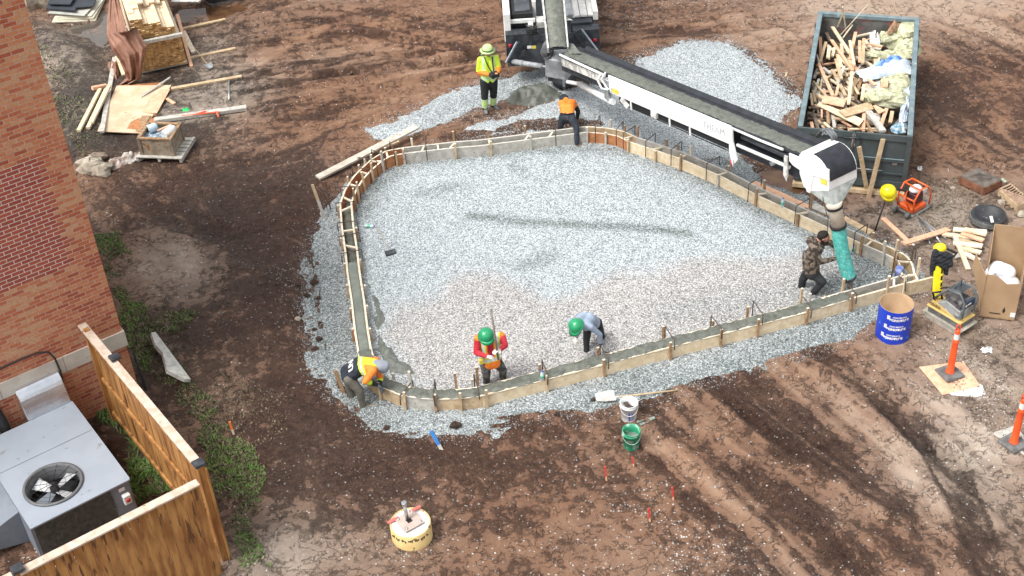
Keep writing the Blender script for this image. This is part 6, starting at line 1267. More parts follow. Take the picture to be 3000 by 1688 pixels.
hh = J['head']; fu_ = Vector((.9, -.3, -.3)).normalized(); b = []
hp = [(hh + Vector((-.03, .0, .06)), hh + Vector((.0, 0, .07)), .092, .085, 'h'), (hh + Vector((-.05, 0, .02)), hh + Vector((-.05, 0, -.01)), .078, .06, 'h'), (hh + Vector((.04, -.05, -.085)), hh + Vector((.07, -.03, -.10)), .040, .035, 'h')]
fuse('hair', hp, {'h': HAIR}, t, .012)
hp = [(J['neck'] + Vector((-.13, .04, -.02)), J['neck'] + Vector((-.10, -.12, -.04)), .07, .065, 'h'), (J['neck'] + Vector((-.05, -.14, -.05)), J['neck'] + Vector((.07, -.12, -.10)), .05, .035, 'h'), (J['neck'] + Vector((-.10, .1, 0)), J['neck'] + Vector((.05, .13, -.03)), .055, .04, 'h')]
fuse('hood', hp, {'h': CAMO}, t, .014)
# --- man in grey-blue jersey, green hat
y0 = A('R10', 488, 575, 0.0).y
J = joints('R10', y0, dict(hipL=(500, 300, .34), hipR=(580, 275, .46), knL=(487, 430, .22), knR=(615, 385, .50), anL=(487, 545, .14), anR=(648, 490, .60), toeL=(483, 575, .02), toeR=(678, 512, .50),
    shL=(440, 290, -.06), shR=(520, 312, -.10), elL=(425, 350, -.16), elR=(603, 378, -.06), wrL=(402, 395, -.12), wrR=(608, 462, -.04), hdL=(388, 440, -.16), hdR=(618, 510, -.06), neck=(432, 285, -.14), head=(405, 310, -.26)))
J['shL'] = J['shR'] + (J['shL'] - J['shR']).normalized() * .36
J['back'] = Vector((-.0, .04, .08)); lens('greyblue', J)
t = thing('person', 'worker in grey-blue jersey and green hard hat stooping over the concrete with a trowel', 'person', (J['anL'].x, y0, 0))
mm = dict(BASE, torso=GBLU, uarm=GBLU, farm=GBLU, thigh=BLKC, calf=BLKC, hips=BLKC, boot=BOOTO, hand=WGL, neck=BLKC)
fuse('body', figure(J, (-.5, -.6, -.8), .98, .92), mm, t, paint=lambda C, reg, t_, mi, ml: np.where((reg == 'farm') & (t_ > .86), mi_of(ml, BLKC), mi))
hat(t, J['head'] + Vector((-.02, -.02, .04)), (-.55, -.35, .75), (-.35, -.5, -.7), ('green_hat', (.015, .30, .12)), r=.135)
hq = J['hdR']; tw = MB().slab([hq + Vector((.02, -.02, -.10)), hq + Vector((.30, .0, -.10)), hq + Vector((.30, -.08, -.10)), hq + Vector((.02, -.11, -.10))], .006)
tw.tube([hq + Vector((.04, -.06, -.09)), hq + Vector((.06, -.05, -.01)), hq + Vector((.22, -.04, -.09))], .012, 6); tw.build('trowel', STEEL, label='dark steel trowel held on the wet concrete by the man in grey-blue', cat='trowel')
# --- man in red with orange vest
y0 = A('R9', 1690, 905, 0.0).y
J = joints('R9', y0, dict(hipL=(1680, 690, .04), hipR=(1785, 675, .10), knL=(1692, 795, -.02), knR=(1845, 755, .06), anL=(1690, 880, .06), anR=(1848, 840, .18), toeL=(1692, 905, -.06), toeR=(1856, 868, .04),
    shL=(1612, 452, .04), shR=(1832, 432, .10), elL=(1598, 590, -.02), elR=(1868, 520, -.04), wrL=(1688, 625, -.26), wrR=(1820, 565, -.22), hdL=(1760, 640, -.30), hdR=(1785, 572, -.28), neck=(1708, 455, -.02), head=(1690, 448, -.14)))
J['back'] = Vector((0, .03, .0)); lens('red', J)
t = thing('person', 'worker in red sleeves, orange vest and green hard hat holding a long pole', 'person', (J['anL'].x, y0, 0))
mm = dict(BASE, torso=HVO, uarm=REDC, farm=REDC, thigh=CAMT, calf=CAMT, hips=HVO, boot=BLKC, hand=WGL)
xm = (J['shL'].x + J['shR'].x) / 2
def pt(C, reg, t_, mi, ml):
    k = (reg == 'torso') & (C[:, 2] > J['hipL'].z + .1); dxm = np.abs(C[:, 0] - xm); mi = np.where(k & (dxm < .055) & (C[:, 1] < y0 + .05), mi_of(ml, REDC), mi)
    a = np.abs(dxm - .125); mi = np.where(k & (a < .045), mi_of(ml, LIME), mi); mi = np.where(k & (a < .026), mi_of(ml, SILV), mi)
    z_ = C[:, 2] - (J['hipL'].z + .12); mi = np.where((reg == 'torso') & (np.abs(z_) < .045), mi_of(ml, LIME), mi); mi = np.where((reg == 'torso') & (np.abs(z_) < .025), mi_of(ml, SILV), mi); return mi
fuse('body', figure(J, (.1, -1, -.9), 1.08, 1.1), mm, t, paint=pt)
hat(t, J['head'] + Vector((0, .0, .06)), (-.02, -.32, .9), (.2, -1, -.5), ('green_hat', (.015, .30, .12)), r=.135)
p = AY('R9', 1640, 672, y0 - .1); MB().box(p, (.07, .06, .09), rot=.3).build('tape_measure', mat('yellow_decal'), t)
pb_, pt_ = AY('R9', 1795, 600, y0 - .30), AY('R9', 1733, 178, y0 - .2)
MB().tube([pb_ + (pb_ - pt_).normalized() * .12, pt_], .020, 8).build('pole', mat('grey_weathered_pole', (.24, .20, .17), sc=12), label='long grey wooden pole held upright by the man in the red sleeves', cat='pole')
# --- man in black and orange jacket with grey hood
y0 = A('R9', 560, 1120, 0.0).y
J = joints('R9', y0, dict(hipL=(378, 752, .28), hipR=(392, 832, .06), knL=(400, 930, .34), knR=(492, 945, .02), anL=(430, 1030, .34), anR=(525, 1085, .06), toeL=(490, 1055, .30), toeR=(635, 1095, .06),
    shL=(645, 668, .32), shR=(618, 762, .02), elL=(690, 830, .30), elR=(550, 860, -.10), wrL=(680, 900, .16), wrR=(650, 890, .02), hdL=(700, 930, .14), hdR=(700, 920, .04), neck=(668, 705, .18), head=(705, 720, .16)))
J['back'] = Vector((-.01, 0, .09)); lens('uni', J)
t = thing('person', 'worker in black, orange and lime jacket with grey hood bent double over the corner form', 'person', (J['anR'].x, y0, 0))
mm = dict(BASE, torso=HVO, uarm=HVO, farm=LIME, thigh=GTRO, calf=GTRO, hips=NAVY, boot=BOOTT, hand=GLV)
pel = np.array((J['hipL'] + J['hipR']) / 2); nk = np.array(J['neck']); ax_ = (nk - pel); LA = np.linalg.norm(ax_); ax_ /= LA
def pt(C, reg, t_, mi, ml):
    s_ = (C - pel) @ ax_ / LA; k = np.isin(reg, ['torso']); mi = np.where(k & (s_ < .50), mi_of(ml, NAVY), mi); mi = np.where(k & (s_ >= .50) & (s_ < .66), mi_of(ml, LIME), mi); mi = np.where(k & (s_ >= .55) & (s_ < .60), mi_of(ml, SILV), mi)
    mi = np.where(k & (np.abs(C[:, 1] - (nk[1])) < .10) & (s_ > .66), mi_of(ml, LIME), mi); mi = np.where((reg == 'uarm') & (np.abs(t_ - .5) < .10), mi_of(ml, HVO), mi); mi = np.where((reg == 'farm') & (t_ > .45), mi_of(ml, BLKC), mi); return mi
bd = fuse('body', figure(J, (.4, -.2, -1), 1.15, 1.12), mm, t, paint=pt)
hp = [(J['head'] + Vector((-.02, 0, .02)), J['head'] + Vector((.04, 0, .0)), .108, .10, 'h'), (J['neck'] + Vector((-.02, 0, .03)), J['head'], .075, .09, 'h'), (J['head'] + Vector((.03, 0, -.05)), J['head'] + Vector((.0, 0, -.08)), .09, .075, 'h')]
fuse('hood', hp, {'h': mat('grey_hood_cloth', (.30, .33, .37), (.24, .26, .30), sc=8, rough=.9, bump=.3)}, t, .014)
# lettering wrapped on the back
deps = bpy.context.evaluated_depsgraph_get(); bm_v = [v.co.copy() for v in bd.data.vertices]; bvh = BVHTree.FromPolygons(bm_v, [tuple(p.vertices) for p in bd.data.polygons])
off = woff(bd); ctr = (Vector(pel) + Vector(ax_) * LA * .25) ; lat = (J['hipR'] - J['hipL']); lat = (lat - Vector(ax_) * lat.dot(Vector(ax_))).normalized()
xd = lat; yd = Vector(ax_); 
xd = xd if xd.y > 0 else -xd; yd = -yd; nz_ = xd.cross(yd).normalized()
if nz_.z < 0: yd = -yd; nz_ = -nz_
tx_o = text('back_print', 'UNI', .15, frame(ctr + nz_ * .4, xd, yd), mat('white_print', (.75, .75, .75)), t, ext=0, bold=.006)
import bmesh
bmm = bmesh.new(); bmm.from_mesh(tx_o.data); bmesh.ops.subdivide_edges(bmm, edges=bmm.edges[:], cuts=3, use_grid_fill=True); bmm.to_mesh(tx_o.data); bmm.free()
for v in tx_o.data.vertices:
    pw = v.co + woff(t); o_ = pw - off + nz_ * .2; hit = bvh.ray_cast(o_, -nz_)
    if hit[0] is not None: v.co = hit[0] + off - woff(t) + nz_ * .008
# ================================================================== loose things on the site
def gboard(R, x0, y0, x1, y1, wd, th, m, label, name='board', dz0=0., dz1=0., cat='board', group=None, up=(0, 0, 1)):
    p, q = G(R, x0, y0), G(R, x1, y1); p.z += th / 2 + .012 + dz0; q.z += th / 2 + .012 + dz1
    return MB().bar(p, q, wd, th, up=up).build(name, m, label=label, cat=cat, group=group)
# ---- lumber stack, left rear
o1, e1 = G('R1', 1085, 588), G('R1', 1425, 512); ux = (e1 - o1); ux.z = 0; WL_ = ux.length; ux.normalize(); uy = Vector((-ux.y, ux.x, 0)); zb = .06 + min(o1.z, e1.z)
ENDM = mat('golden_board_ends', (.56, .33, .12), (.34, .18, .06), sc=7, rough=.8, spot=(.18, .09, .03), spotsc=9, spotth=.62); LUM = mat('pale_lumber', (.74, .60, .42), (.62, .48, .31), sc=6, rough=.75, spot=(.4, .28, .16), spotsc=14, spotth=.70)
def bundle(name, label, ox, z0, cols, rows, w_, h_, L_, step, seed, cut=None):
    root = thing(name, label, 'lumber', tuple(o1 + ux * (ox + cols * w_ / 2) + Vector((0, 0, z0))))
    r = random.Random(seed); b = MB()
    for i in range(cols):
        n = rows - (cut[i] if cut else 0)
        for j in range(n):
            s_ = r.uniform(0, step) ; p = o1 + ux * (ox + w_ * (i + .5)) + uy * s_; p.z = z0 + h_ * (j + .5) + r.uniform(-.003, .003); q = p + uy * (L_ - s_)
            b.bar(p, q, w_ * .96, h_ * .93); b.m[-6:] = [0, 0, 0, 0, 0, 0]
            k = len(b.f) - 6
            for f in range(6):
                vs_ = [Vector(b.v[t]) for t in b.f[k + f]]; c = sum(vs_, Vector()) / 4
                if (c - p).length < .01: b.m[k + f] = 1
    b.build('stacked_boards', [LUM, ENDM], root); return root
lw = WL_ / 11
lo = bundle('lumber_bundle', 'lower bundle of golden ended boards under the brown tarp', 0, zb + .08, 11, 17, lw, .045, 3.6, .05, 3)
up_ = bundle('lumber_bundle', 'upper lumber bundle with stepped top of golden board ends', .0, zb + .08 + 17 * .045 + .10, 10, 12, lw, .045, 3.6, .06, 7, [0, 0, 0, 3, 4, 4, 4, 7, 8, 8])
topz = zb + .18 + 29 * .045
for i in range(3): gp = o1 + ux * (WL_ * .5) + uy * (.15 + i * 1.3); gp.z = zb + .04; MB().bar(gp - ux * .6, gp + ux * .6, .09, .08).build('bearer', W_GRY, lo)
gp = o1 + ux * .1 - uy * .06; gp.z = zb + .08 + 17 * .045 + .055; MB().bar(gp + ux * .05, gp + ux * (WL_ * .95), .10, .08).build('separator_board', W_GRY, up_)
for i in range(7):    # long sheets on top going back
    p = o1 + ux * (.02 + lw * 10 * (i + .5) / 7) + uy * (.35 + .18 * i + rnd.uniform(0, .15)); p.z = topz + .02 - (.0 if i < 3 else .16 if i < 5 else .30); q = p + uy * 3.6
    MB().bar(p, q, lw * 10 / 7 * .97, .04).build('top_board', LUM, up_)
# brown tarp
TARP = mat('brown_tarp', (.30, .155, .105), (.22, .11, .072), sc=4, rough=.75, bump=.25, bsc=7)
rows = [((815, -60), (905, -60), 1.50, 1.55), ((830, 0), (890, 0), 1.35, 1.52), ((812, 150), (925, 95), 1.2, 1.5), ((805, 260), (960, 240), 1.05, 1.5), ((850, 380), (1030, 200), .95, 1.46), ((905, 460), (1115, 360), .70, 1.05), ((945, 550), (1085, 480), .42, .55), ((955, 600), (1070, 600), .12, .12), ((890, 640), (1010, 628), .06, .06)]
rw = [(A('R1', *a, za), A('R1', *b_, zb_)) for a, b_, za, zb_ in rows]
def tf(u, v):
    f = v * (len(rw) - 1); i = min(int(f), len(rw) - 2); f -= i; f = f * f * (3 - 2 * f) * .5 + f * .5; a = rw[i][0].lerp(rw[i + 1][0], f); b_ = rw[i][1].lerp(rw[i + 1][1], f); p = a.lerp(b_, u)
    k = .085 * math.sin(u * 13 + v * 5) * (.4 + .6 * v) + .05 * math.sin(u * 24 - v * 9) + .10 * (4 * u * (1 - u)) * (1 - v * .5) + .05 * float(fbm(np.array([u * 3]), np.array([v * 5]), 1.2, 3, 4)[0])
    return p - uy * k + Vector((0, 0, .4 * k))
b = MB(); b.cloth(tf, 46, 60); b.build('tarp', TARP, label='brown tarp draped down the left side of the lumber stack', cat='tarp')
crumple('tarp', 'R1', [(815, 470), (900, 455), (905, 640), (850, 640)], .02, .16, TARP, 'crumpled end of brown tarp on the ground beside the long grey plank', 'tarp', 31)
# black sheets and foam boards, top left
FOAM = mat('pale_foam_board', (.70, .68, .56), (.60, .58, .47), sc=4, rough=.85); DARKB = mat('dark_grey_sheet', (.035, .042, .052), (.025, .03, .038), sc=3, rough=.7)
def sheet(R, pts, th, m, label, name='board_sheet', cat='board', z=None):
    P_ = []
    for q in pts:
        x, y = q[0], q[1]; dz = q[2] if len(q) > 2 else 0; g_ = G(R, x, y, dz); P_.append(g_)
    zmin = min(p.z for p in P_)
    return MB().slab([p + Vector((0, 0, th)) for p in P_], th).build(name, m, label=label, cat=cat)
for i in range(5):
    s_ = i * .8; sheet('Q9', [(655 + 8 * i, 290 - 16 * i, .03 * i), (1200 - 12 * i + 22 * (i % 2), 272 - 16 * i, .03 * i), (1320 + 8 * i, 10 - 16 * i, .03 * i), (830, 0 - 16 * i, .03 * i)], .026, FOAM, ('lowest', 'second', 'middle', 'fourth', 'topmost')[i] + ' pale foam board of the stack beside the puddle', 'foam_board', 'foam board')
sheet('Q9', [(590, 172, .2), (1060, 205, .2), (1200, 60, .2), (800, 20, .2)], .015, mat('grey_board', (.46, .46, .42)), 'thin grey board lying on top of the pale foam stack')
sheet('Q9', [(585, 125, .26), (950, 150, .26), (1000, -40, .26), (650, -60, .26)], .04, DARKB, 'black sheet lying on the grey board, partly under another', 'black_sheet', 'sheet')
sheet('Q9', [(610, 60, .36), (885, 68, .36), (960, -60, .36), (680, -80, .36)], .03, DARKB, 'uppermost dark grey sheet at the top left of the photo', 'black_sheet', 'sheet')
sheet('Q9', [(940, 110, .27), (1170, 90, .27), (1230, -40, .27), (960, -40, .27)], .03, DARKB, 'black sheet at the right, above the pink board end', 'black_sheet', 'sheet')
gboard('Q9', 960, 95, 1165, 78, .08, .06, W_PNK, 'short pinkish notched board end on the dark sheets', dz0=.24, dz1=.24)
def rock(R, x, y, r, m, lab, seed, name='rock', dz=0):
    c = G(R, x, y); b = MB(); b.blob(c + Vector((0, 0, r[2] * .45)), r, seed, .28, n=12); return b.build(name, m, label=lab, cat='rock')
RK = mat('pale_limestone_rock', (.46, .41, .33), (.26, .22, .17), sc=5, rough=.9, bump=.6, bsc=12)
rock('Q9', 420, 70, (.75, .45, .42), RK, 'big pale boulder in the top left corner beside the brick wall', 3); rock('R1', 700, 1285, (.36, .24, .20), RK, 'left of two pale boulders at the bottom left of the plywood', 5); rock('R1', 770, 1310, (.30, .22, .17), RK, 'right of two pale boulders below the dirty white rag', 6)
rock('R1', 735, 1200, (.26, .12, .09), mat('brown_rock', (.25, .19, .14)), 'flat brown rock just above the two pale boulders', 8); rock('D', 750, 804, (.07, .05, .05), RK, 'small tan stone on the dark dirt left of the gravel apron', 9)
rock('Q3', 1690, 440, (.09, .08, .07), RK, 'round pale stone below the nearer drain grate', 12); rock('Q3', 1045, 245, (.07, .05, .04), RK, 'small flat stone between the orange compactor and the drain grates', 13)
CLOD = mat('dark_soil_lump', (.07, .038, .026), (.03, .017, .012), sc=9, rough=.95, bump=.6)
LUMPS = ['dark soil lump on gravel left of the black jacketed worker', 'soil lump on gravel just below the one left of the black jacketed worker', 'soil lump on gravel just above the one left of the black jacketed worker', 'small soil lump on gravel beside the smooth concrete run', 'large soil lump on gravel right of the blue stake', 'soil lump at the gravel edge left of the white pail', 'small soil lump on gravel beside the concrete caked shovel', 'large soil lump on the left apron beside the filled left form', 'soil lump on the left apron below the large one', 'small soil lump at the outer left edge of the apron', 'soil lump at the gravel edge below the curved corner form']
for i, (R, x, y, r) in enumerate([('R9', 112, 480, .07), ('R9', 80, 560, .06), ('R9', 70, 380, .05), ('R9', 105, 85, .05), ('R9', 1400, 1300, .10), ('R10', 235, 1062, .06), ('R10', 545, 955, .045), ('R6', 185, 1265, .09), ('R6', 130, 1370, .07), ('R6', 65, 1290, .05), ('R9', 750, 1312, .06)]):
    c = G(R, x, y); c.z = gravz(c.x, c.y); MB().blob(c + Vector((0, 0, r * .4)), (r, r * .8, r * .7), i, .3, n=9).build('soil_lump', CLOD, label=LUMPS[i], cat='soil lump', group='soil lumps fallen on the gravel')
# ---- boards lying around
gboard('R1', 1380, 228, 1712, 155, .10, .04, W_TAN, 'board on the ground right of the lumber top, farthest of the four parallel ones'); gboard('R1', 1440, 452, 1788, 378, .10, .05, W_TAN, 'board under the shovel blade, second farthest of the parallel ones')
gboard('R1', 1300, 685, 1835, 590, .11, .05, W_TAN, 'long board running right from the top corner of the plywood sheet'); gboard('R1', 1175, 928, 1872, 832, .16, .08, W_GRY, 'thick dirty board with orange lath on it, nearest of the parallel ones')
gboard('R1', 600, 1005, 762, 688, .09, .06, W_NEW, 'leftmost yellow board lying beside the plywood sheets'); gboard('R1', 672, 990, 812, 705, .09, .06, W_NEW, 'second yellow board from the left beside the plywood sheets', dz0=.02, dz1=.05); gboard('R1', 700, 960, 838, 690, .09, .06, W_NEW, 'yellow board nearest the plywood sheets', dz0=.05, dz1=.10)
gboard('R1', 782, 1035, 882, 480, .11, .05, W_GRY, 'long grey plank crossing the plywood from the tarp end', dz0=.08, dz1=.12); gboard('R1', 705, 690, 815, 670, .10, .08, W_PNK, 'short pink board behind the yellow boards', dz0=.02, dz1=.02); gboard('R1', 900, 470, 945, 582, .12, .05, W_NEW, 'short pale plank under the tarp hem beside the lumber', dz0=.12)
gboard('R1', 1265, 755, 1325, 795, .08, .03, W_PNK, 'little wood block on the mud right of the plywood'); gboard('R1', 1400, 290, 1470, 410, .12, .06, W_WHT, 'white plank leaning beside the lumber stack near the shovel', dz0=.15); gboard('R1', 1375, 250, 1455, 515, .08, .04, W_PNK, 'thin board standing along the right side of the lower bundle', dz0=.5)
PLY = mat('pale_plywood_sheet', (.66, .52, .36), (.54, .40, .26), sc=3, rough=.8, spot=(.34, .23, .14), spotsc=7, spotth=.66)
sheet('R1', [(900, 650), (1240, 628), (1200, 980), (760, 985)], .02, W_ORG, 'orange stained plywood sheet, bottom of the pile', 'plywood_sheet', 'plywood'); sheet('R1', [(885, 655, .03), (1300, 650, .03), (1075, 1015, .03), (740, 1000, .03)], .02, PLY, 'large pale plywood sheet lying on the mud below the lumber', 'plywood_sheet', 'plywood')
sheet('R1', [(1085, 690, .055), (1290, 680, .055), (1190, 862, .055), (1005, 852, .055)], .016, W_PNK, 'smaller plywood piece on the upper right of the pale sheet', 'plywood_sheet', 'plywood'); sheet('R1', [(1080, 880, .055), (1145, 880, .055), (1065, 1005, .055), (990, 1000, .055)], .016, W_STK, 'narrow brown plywood strip at the lower right of the pale sheet', 'plywood_sheet', 'plywood')
gboard('R1', 1075, 768, 1300, 618, .05, .03, W_GRY, 'thin lath resting diagonally on the plywood pieces', dz0=.08, dz1=.09)
p = G('R1', 1738, 620); q = G('R1', 1738, 765); MB().tube([p + Vector((0, 0, .03)), q + Vector((0, 0, .03))], .018, 6).build('grey_stick', GALV, label='short grey metal rod lying below the long board', cat='rod')
b = MB(); b.bar(G('R1', 1375, 880, .10), G('R1', 1665, 848, .12), .03, .02).bar(G('R1', 1480, 868, .11), G('R1', 1560, 842, .13), .03, .02).bar(G('R1', 1640, 845, .13), G('R1', 1655, 885, .12), .04, .02); b.build('orange_lath', mat('orange_lath_paint', (.9, .13, .05)), label='orange painted laths lying on the nearest thick board', cat='lath')
crumple('green_strap', 'R1', [(1370, 822), (1440, 822), (1440, 850), (1375, 852)], .01, .05, mat('bright_green_nylon', (.03, .5, .14)), 'scrap of bright green strap on the mud', 'strap', 3, 10, 6)
# shovel by the lumber
def shovel(R, hx_, hy_, bx_, by_, lab, hz=.03, bm=GALV, hm=W_TAN, bl=.26, bw=.20, handle_z=None):
    p = G(R, hx_, hy_, hz if handle_z is None else handle_z); q = G(R, bx_, by_, .03); root = thing('shovel', lab, 'shovel', tuple(q))
    d = (q - p).normalized(); MB().tube([p, q - d * bl * .5], .017, 8).build('handle', hm, root); sd = d.cross(Vector((0, 0, 1))).normalized()
    def fn(u, v): a = (u - .5) * bw * (1 - .55 * max(0, v - .6)); return q + d * (bl * (v - .25)) + sd * a + Vector((0, 0, .02 + .03 * (2 * u - 1) ** 2))
    b = MB(); b.cloth(fn, 9, 9); b.tube([q - d * bl * .5, q - d * bl * .1], .02, 8); b.build('blade', bm, root); return root
shovel('R1', 1370, 235, 1580, 500, 'shovel with wooden handle lying at the right of the lumber stack'); 
sv = shovel('R10', 1258, 850, 690, 915, 'shovel caked in concrete lying on the gravel behind the white pail', bm=CDRY, bl=.34, bw=.26)
def broom():
    p = G('R6', 660, 800, .06); q = G('R6', 765, 1020, .06); root = thing('push_broom', 'squeegee-like tool with thin handle lying on the gravel inside the left form', 'broom', tuple(q)); MB().tube([p, q], .012, 6).build('handle', W_GRY, root)
    MB().bar(G('R6', 735, 1040, .05), G('R6', 815, 1020, .05), .14, .06).build('head', DKST, root, bevel=.01)
broom()
# wooden crate of rubbish on a pallet
c1_, c2_, c3_ = A('Q10', 845, 885, .62), A('Q10', 1290, 900, .62), A('Q10', 1600, 690, .62)
ca = (c2_ - c1_).normalized(); cb = (c3_ - c2_); cb -= ca * cb.dot(ca); cl_ = cb.length; cb.normalize(); cwid = (c2_ - c1_).length
def Cq(a, b_, z): p = c1_ + ca * a + cb * b_; return Vector((p.x, p.y, z))
gz_c = gz1(c1_.x, c1_.y); pal = thing('pallet', 'worn wooden pallet under the rubbish crate', 'pallet', tuple(Cq(cwid / 2, cl_ / 2, gz_c)))
for i in range(6): MB().bar(Cq(-.12, -.05 + i * (cl_ + .2) / 5.5, .16), Cq(cwid + .22, -.05 + i * (cl_ + .2) / 5.5, .16), .12, .022).build('slat', W_GRY, pal)
for i in range(3): MB().bar(Cq(-.1 + i * (cwid + .28) / 2, -.1, .10), Cq(-.1 + i * (cwid + .28) / 2, cl_ + .2, .10), .06, .09).build('stringer', W_GRY, pal)
crt = thing('crate', 'open weathered wooden crate full of plastic rubbish on a pallet', 'crate', tuple(Cq(cwid / 2, cl_ / 2, .18)))
CRW = mat('stained_crate_wood', (.34, .29, .22), (.20, .155, .11), sc=6, rough=.85, bump=.3, spot=(.25, .12, .05), spotsc=6, spotth=.60)
for a0, b0, a1, b1 in ((0, 0, cwid, 0), (cwid, .02, cwid, cl_), (cwid, cl_, 0, cl_), (0, cl_, 0, .02)):
    sdp = MB().bar(Cq(a0, b0, .39), Cq(a1, b1, .39), .03, .42).build('side_board', CRW, crt); MB().bar(Cq(a0, b0, .605), Cq(a1, b1, .605), .07, .035).build('rim', W_STK, sdp)
for a, b_ in ((0, 0), (cwid, 0), (cwid, cl_), (0, cl_)): MB().bar(Cq(a, b_, .18), Cq(a, b_, .62), .07, .07, up=ca).build('corner_post', CRW, crt)
gboard('Q10', 1310, 1050, 1480, 925, .06, .05, W_STK, 'offcut of brown wood on the pallet edge beside the crate', dz0=.16, dz1=.16)
XQ, YQ = np.meshgrid(np.linspace(.03, cwid - .03, 24), np.linspace(.03, cl_ - .03, 24)); ZQ = .50 + .07 * fbm(XQ, YQ, 5, 3, 4)
me, _ = grid_mesh('plastic_rubbish', c1_.x + ca.x * XQ + cb.x * YQ, c1_.y + ca.y * XQ + cb.y * YQ, ZQ); me.materials.append(mat('bluish_plastic_rubbish', (.50, .60, .68), (.07, .10, .14), sc=7, rough=.3, bump=.6, bsc=16)); o = bpy.data.objects.new('plastic_rubbish', me); COL.objects.link(o); tag(o, 'bluish plastic bottles and wrap filling the wooden crate', 'rubbish', kind='stuff')
jb = A('Q10', 1215, 850, .6); je = A('Q10', 1370, 730, .64); MB().tube([jb, jb + (je - jb) * .12, je - (je - jb) * .25, je - (je - jb) * .1, je], [.09, .105, .105, .06, .03], 14).build('white_jug', WPNT, label='white plastic jug lying on top of the rubbish in the crate', cat='jug')
jb = A('Q10', 985, 770, .58); je = A('Q10', 1120, 720, .60); MB().tube([jb, je - (je - jb) * .2, je], [.10, .10, .05], 14).build('water_bottle', mat('pale_blue_plastic', (.48, .62, .70), sc=5, rough=.25), label='large pale blue bottle at the left end of the crate', cat='bottle')
MB().bar(A('Q10', 1120, 790, .60), A('Q10', 1310, 705, .64), .05, .03).build('broken_stick', W_PNK, label='pinkish stick across the rubbish in the crate', cat='stick')
crumple('dirty_rag', 'Q10', [(440, 1230), (900, 1100), (970, 1170), (520, 1340)], .02, .16, mat('dirty_white_cloth', (.58, .54, .50), (.18, .12, .09), sc=5, rough=.9, bump=.4), 'dirty white cloth and plastic lying on mud below the crate', 'rag', 8, amp=.12)
crumple('torn_paper', 'Q10', [(390, 1240), (540, 1150), (600, 1180), (480, 1250)], .01, .05, mat('tan_paper', (.45, .33, .24)), 'torn tan paper at the left end of the dirty cloth', 'paper', 18, 12, 8)
# tracked machine, only its track shows at the top
trk = thing('tracked_machine', 'bottom of a tracked digger with grey rubber tracks at the top edge', 'digger', tuple(G('R1', 1650, 20)))
tA, tB = G('R1', 1560, 62, .0), G('R1', 1810, 8, .0); td = (tB - tA).normalized(); tl = 2.6; ts_ = Vector((-td.y, td.x, 0))
poly = [(.25 + .25 * math.cos(a), .27 + .25 * math.sin(a)) for a in [math.pi / 2 + k * math.pi / 8 for k in range(9)]] + [(tl - .25 + .25 * math.cos(a), .27 + .25 * math.sin(a)) for a in [-math.pi / 2 + k * math.pi / 8 for k in range(9)]]
TRK = mat('muddy_rubber_track', (.20, .19, .17), (.09, .085, .08), sc=9, rough=.85, bump=.5)
for k, off_ in enumerate((0.0, 1.4)):
    b = MB().prism(poly, tA + ts_ * off_, td, (0, 0, 1), ts_, .38)
    for i in range(16): q = tA + ts_ * off_ + td * (.2 + i * .145); b.bar(q + ts_ * -.01, q + ts_ * .39, .05, .05)
    b.build('track', TRK, trk)
    MB().prism([(.3 + .9 * (x - .3) , .27 + (z - .27) * .7) for x, z in poly], tA + ts_ * (off_ - .02), td, (0, 0, 1), ts_, .03).build('track_frame', BLACK, trk)
b = MB().box(tA + td * (tl * .45) + ts_ * .85 + Vector((0, 0, .75)), (1.9, 1.6, .5), rot=math.atan2(td.y, td.x)); b.build('undercarriage', mat('muddy_white_paint'), trk, bevel=.05)
bl = A('R1', 1440, 5, .45); MB().slab([bl + Vector((-.5, 0, 0)), bl + Vector((.25, -.0, -.05)), bl + Vector((.5, .8, .3)), bl + Vector((-.5, .8, .3))], .06).build('blade', WDRT, trk)
# ---- long pale plank beside the curved form
gboard('R2', 470, 1365, 1225, 1035, .19, .045, mat('muddy_white_plank', (.58, .54, .46), (.42, .38, .31), sc=5, rough=.85, spot=(.17, .11, .07), spotsc=7, spotth=.63), 'long whitish plank lying behind the curved orange form', dz0=.02, dz1=.22)
gboard('R2', 870, 1180, 1080, 1110, .20, .03, W_TAN, 'tan plywood offcut under the long whitish plank', dz0=.10, dz1=.14)
gboard('R7', 1590, 495, 1976, 665, .16, .03, W_PNK, 'pink plank on the gravel outside the right form, left part'); gboard('R8', 60, 300, 400, 445, .17, .03, W_PNK, 'pink plank continuing behind the right form towards the teal hose', dz0=.02); gboard('R8', 310, 390, 450, 450, .2, .03, W_GRY, 'grey plank end beside the round wooden stake', dz0=.05, dz1=.05); gboard('R8', 530, 465, 730, 570, .16, .03, W_TAN, 'splintered tan board behind the right form past the hose')
for i, (x0, y0, x1, y1) in enumerate([(1830, 215, 1990, 235), (1860, 260, 1960, 205), (1870, 210, 1905, 245), (1925, 240, 1985, 243), (1975, 195, 1978, 185)]):
    gboard('D', x0, y0, x1, y1, .05, .02, (W_PNK, W_TAN, W_GRY)[i % 3], ('long thin lath lying on the gravel pile by the container', 'lath crossing the long one on the gravel pile', 'short lath at the left of the crossing laths', 'grey lath end at the right of the gravel pile', 'tiny pale stick on the dirt left of the container')[i], 'lath', cat='lath')
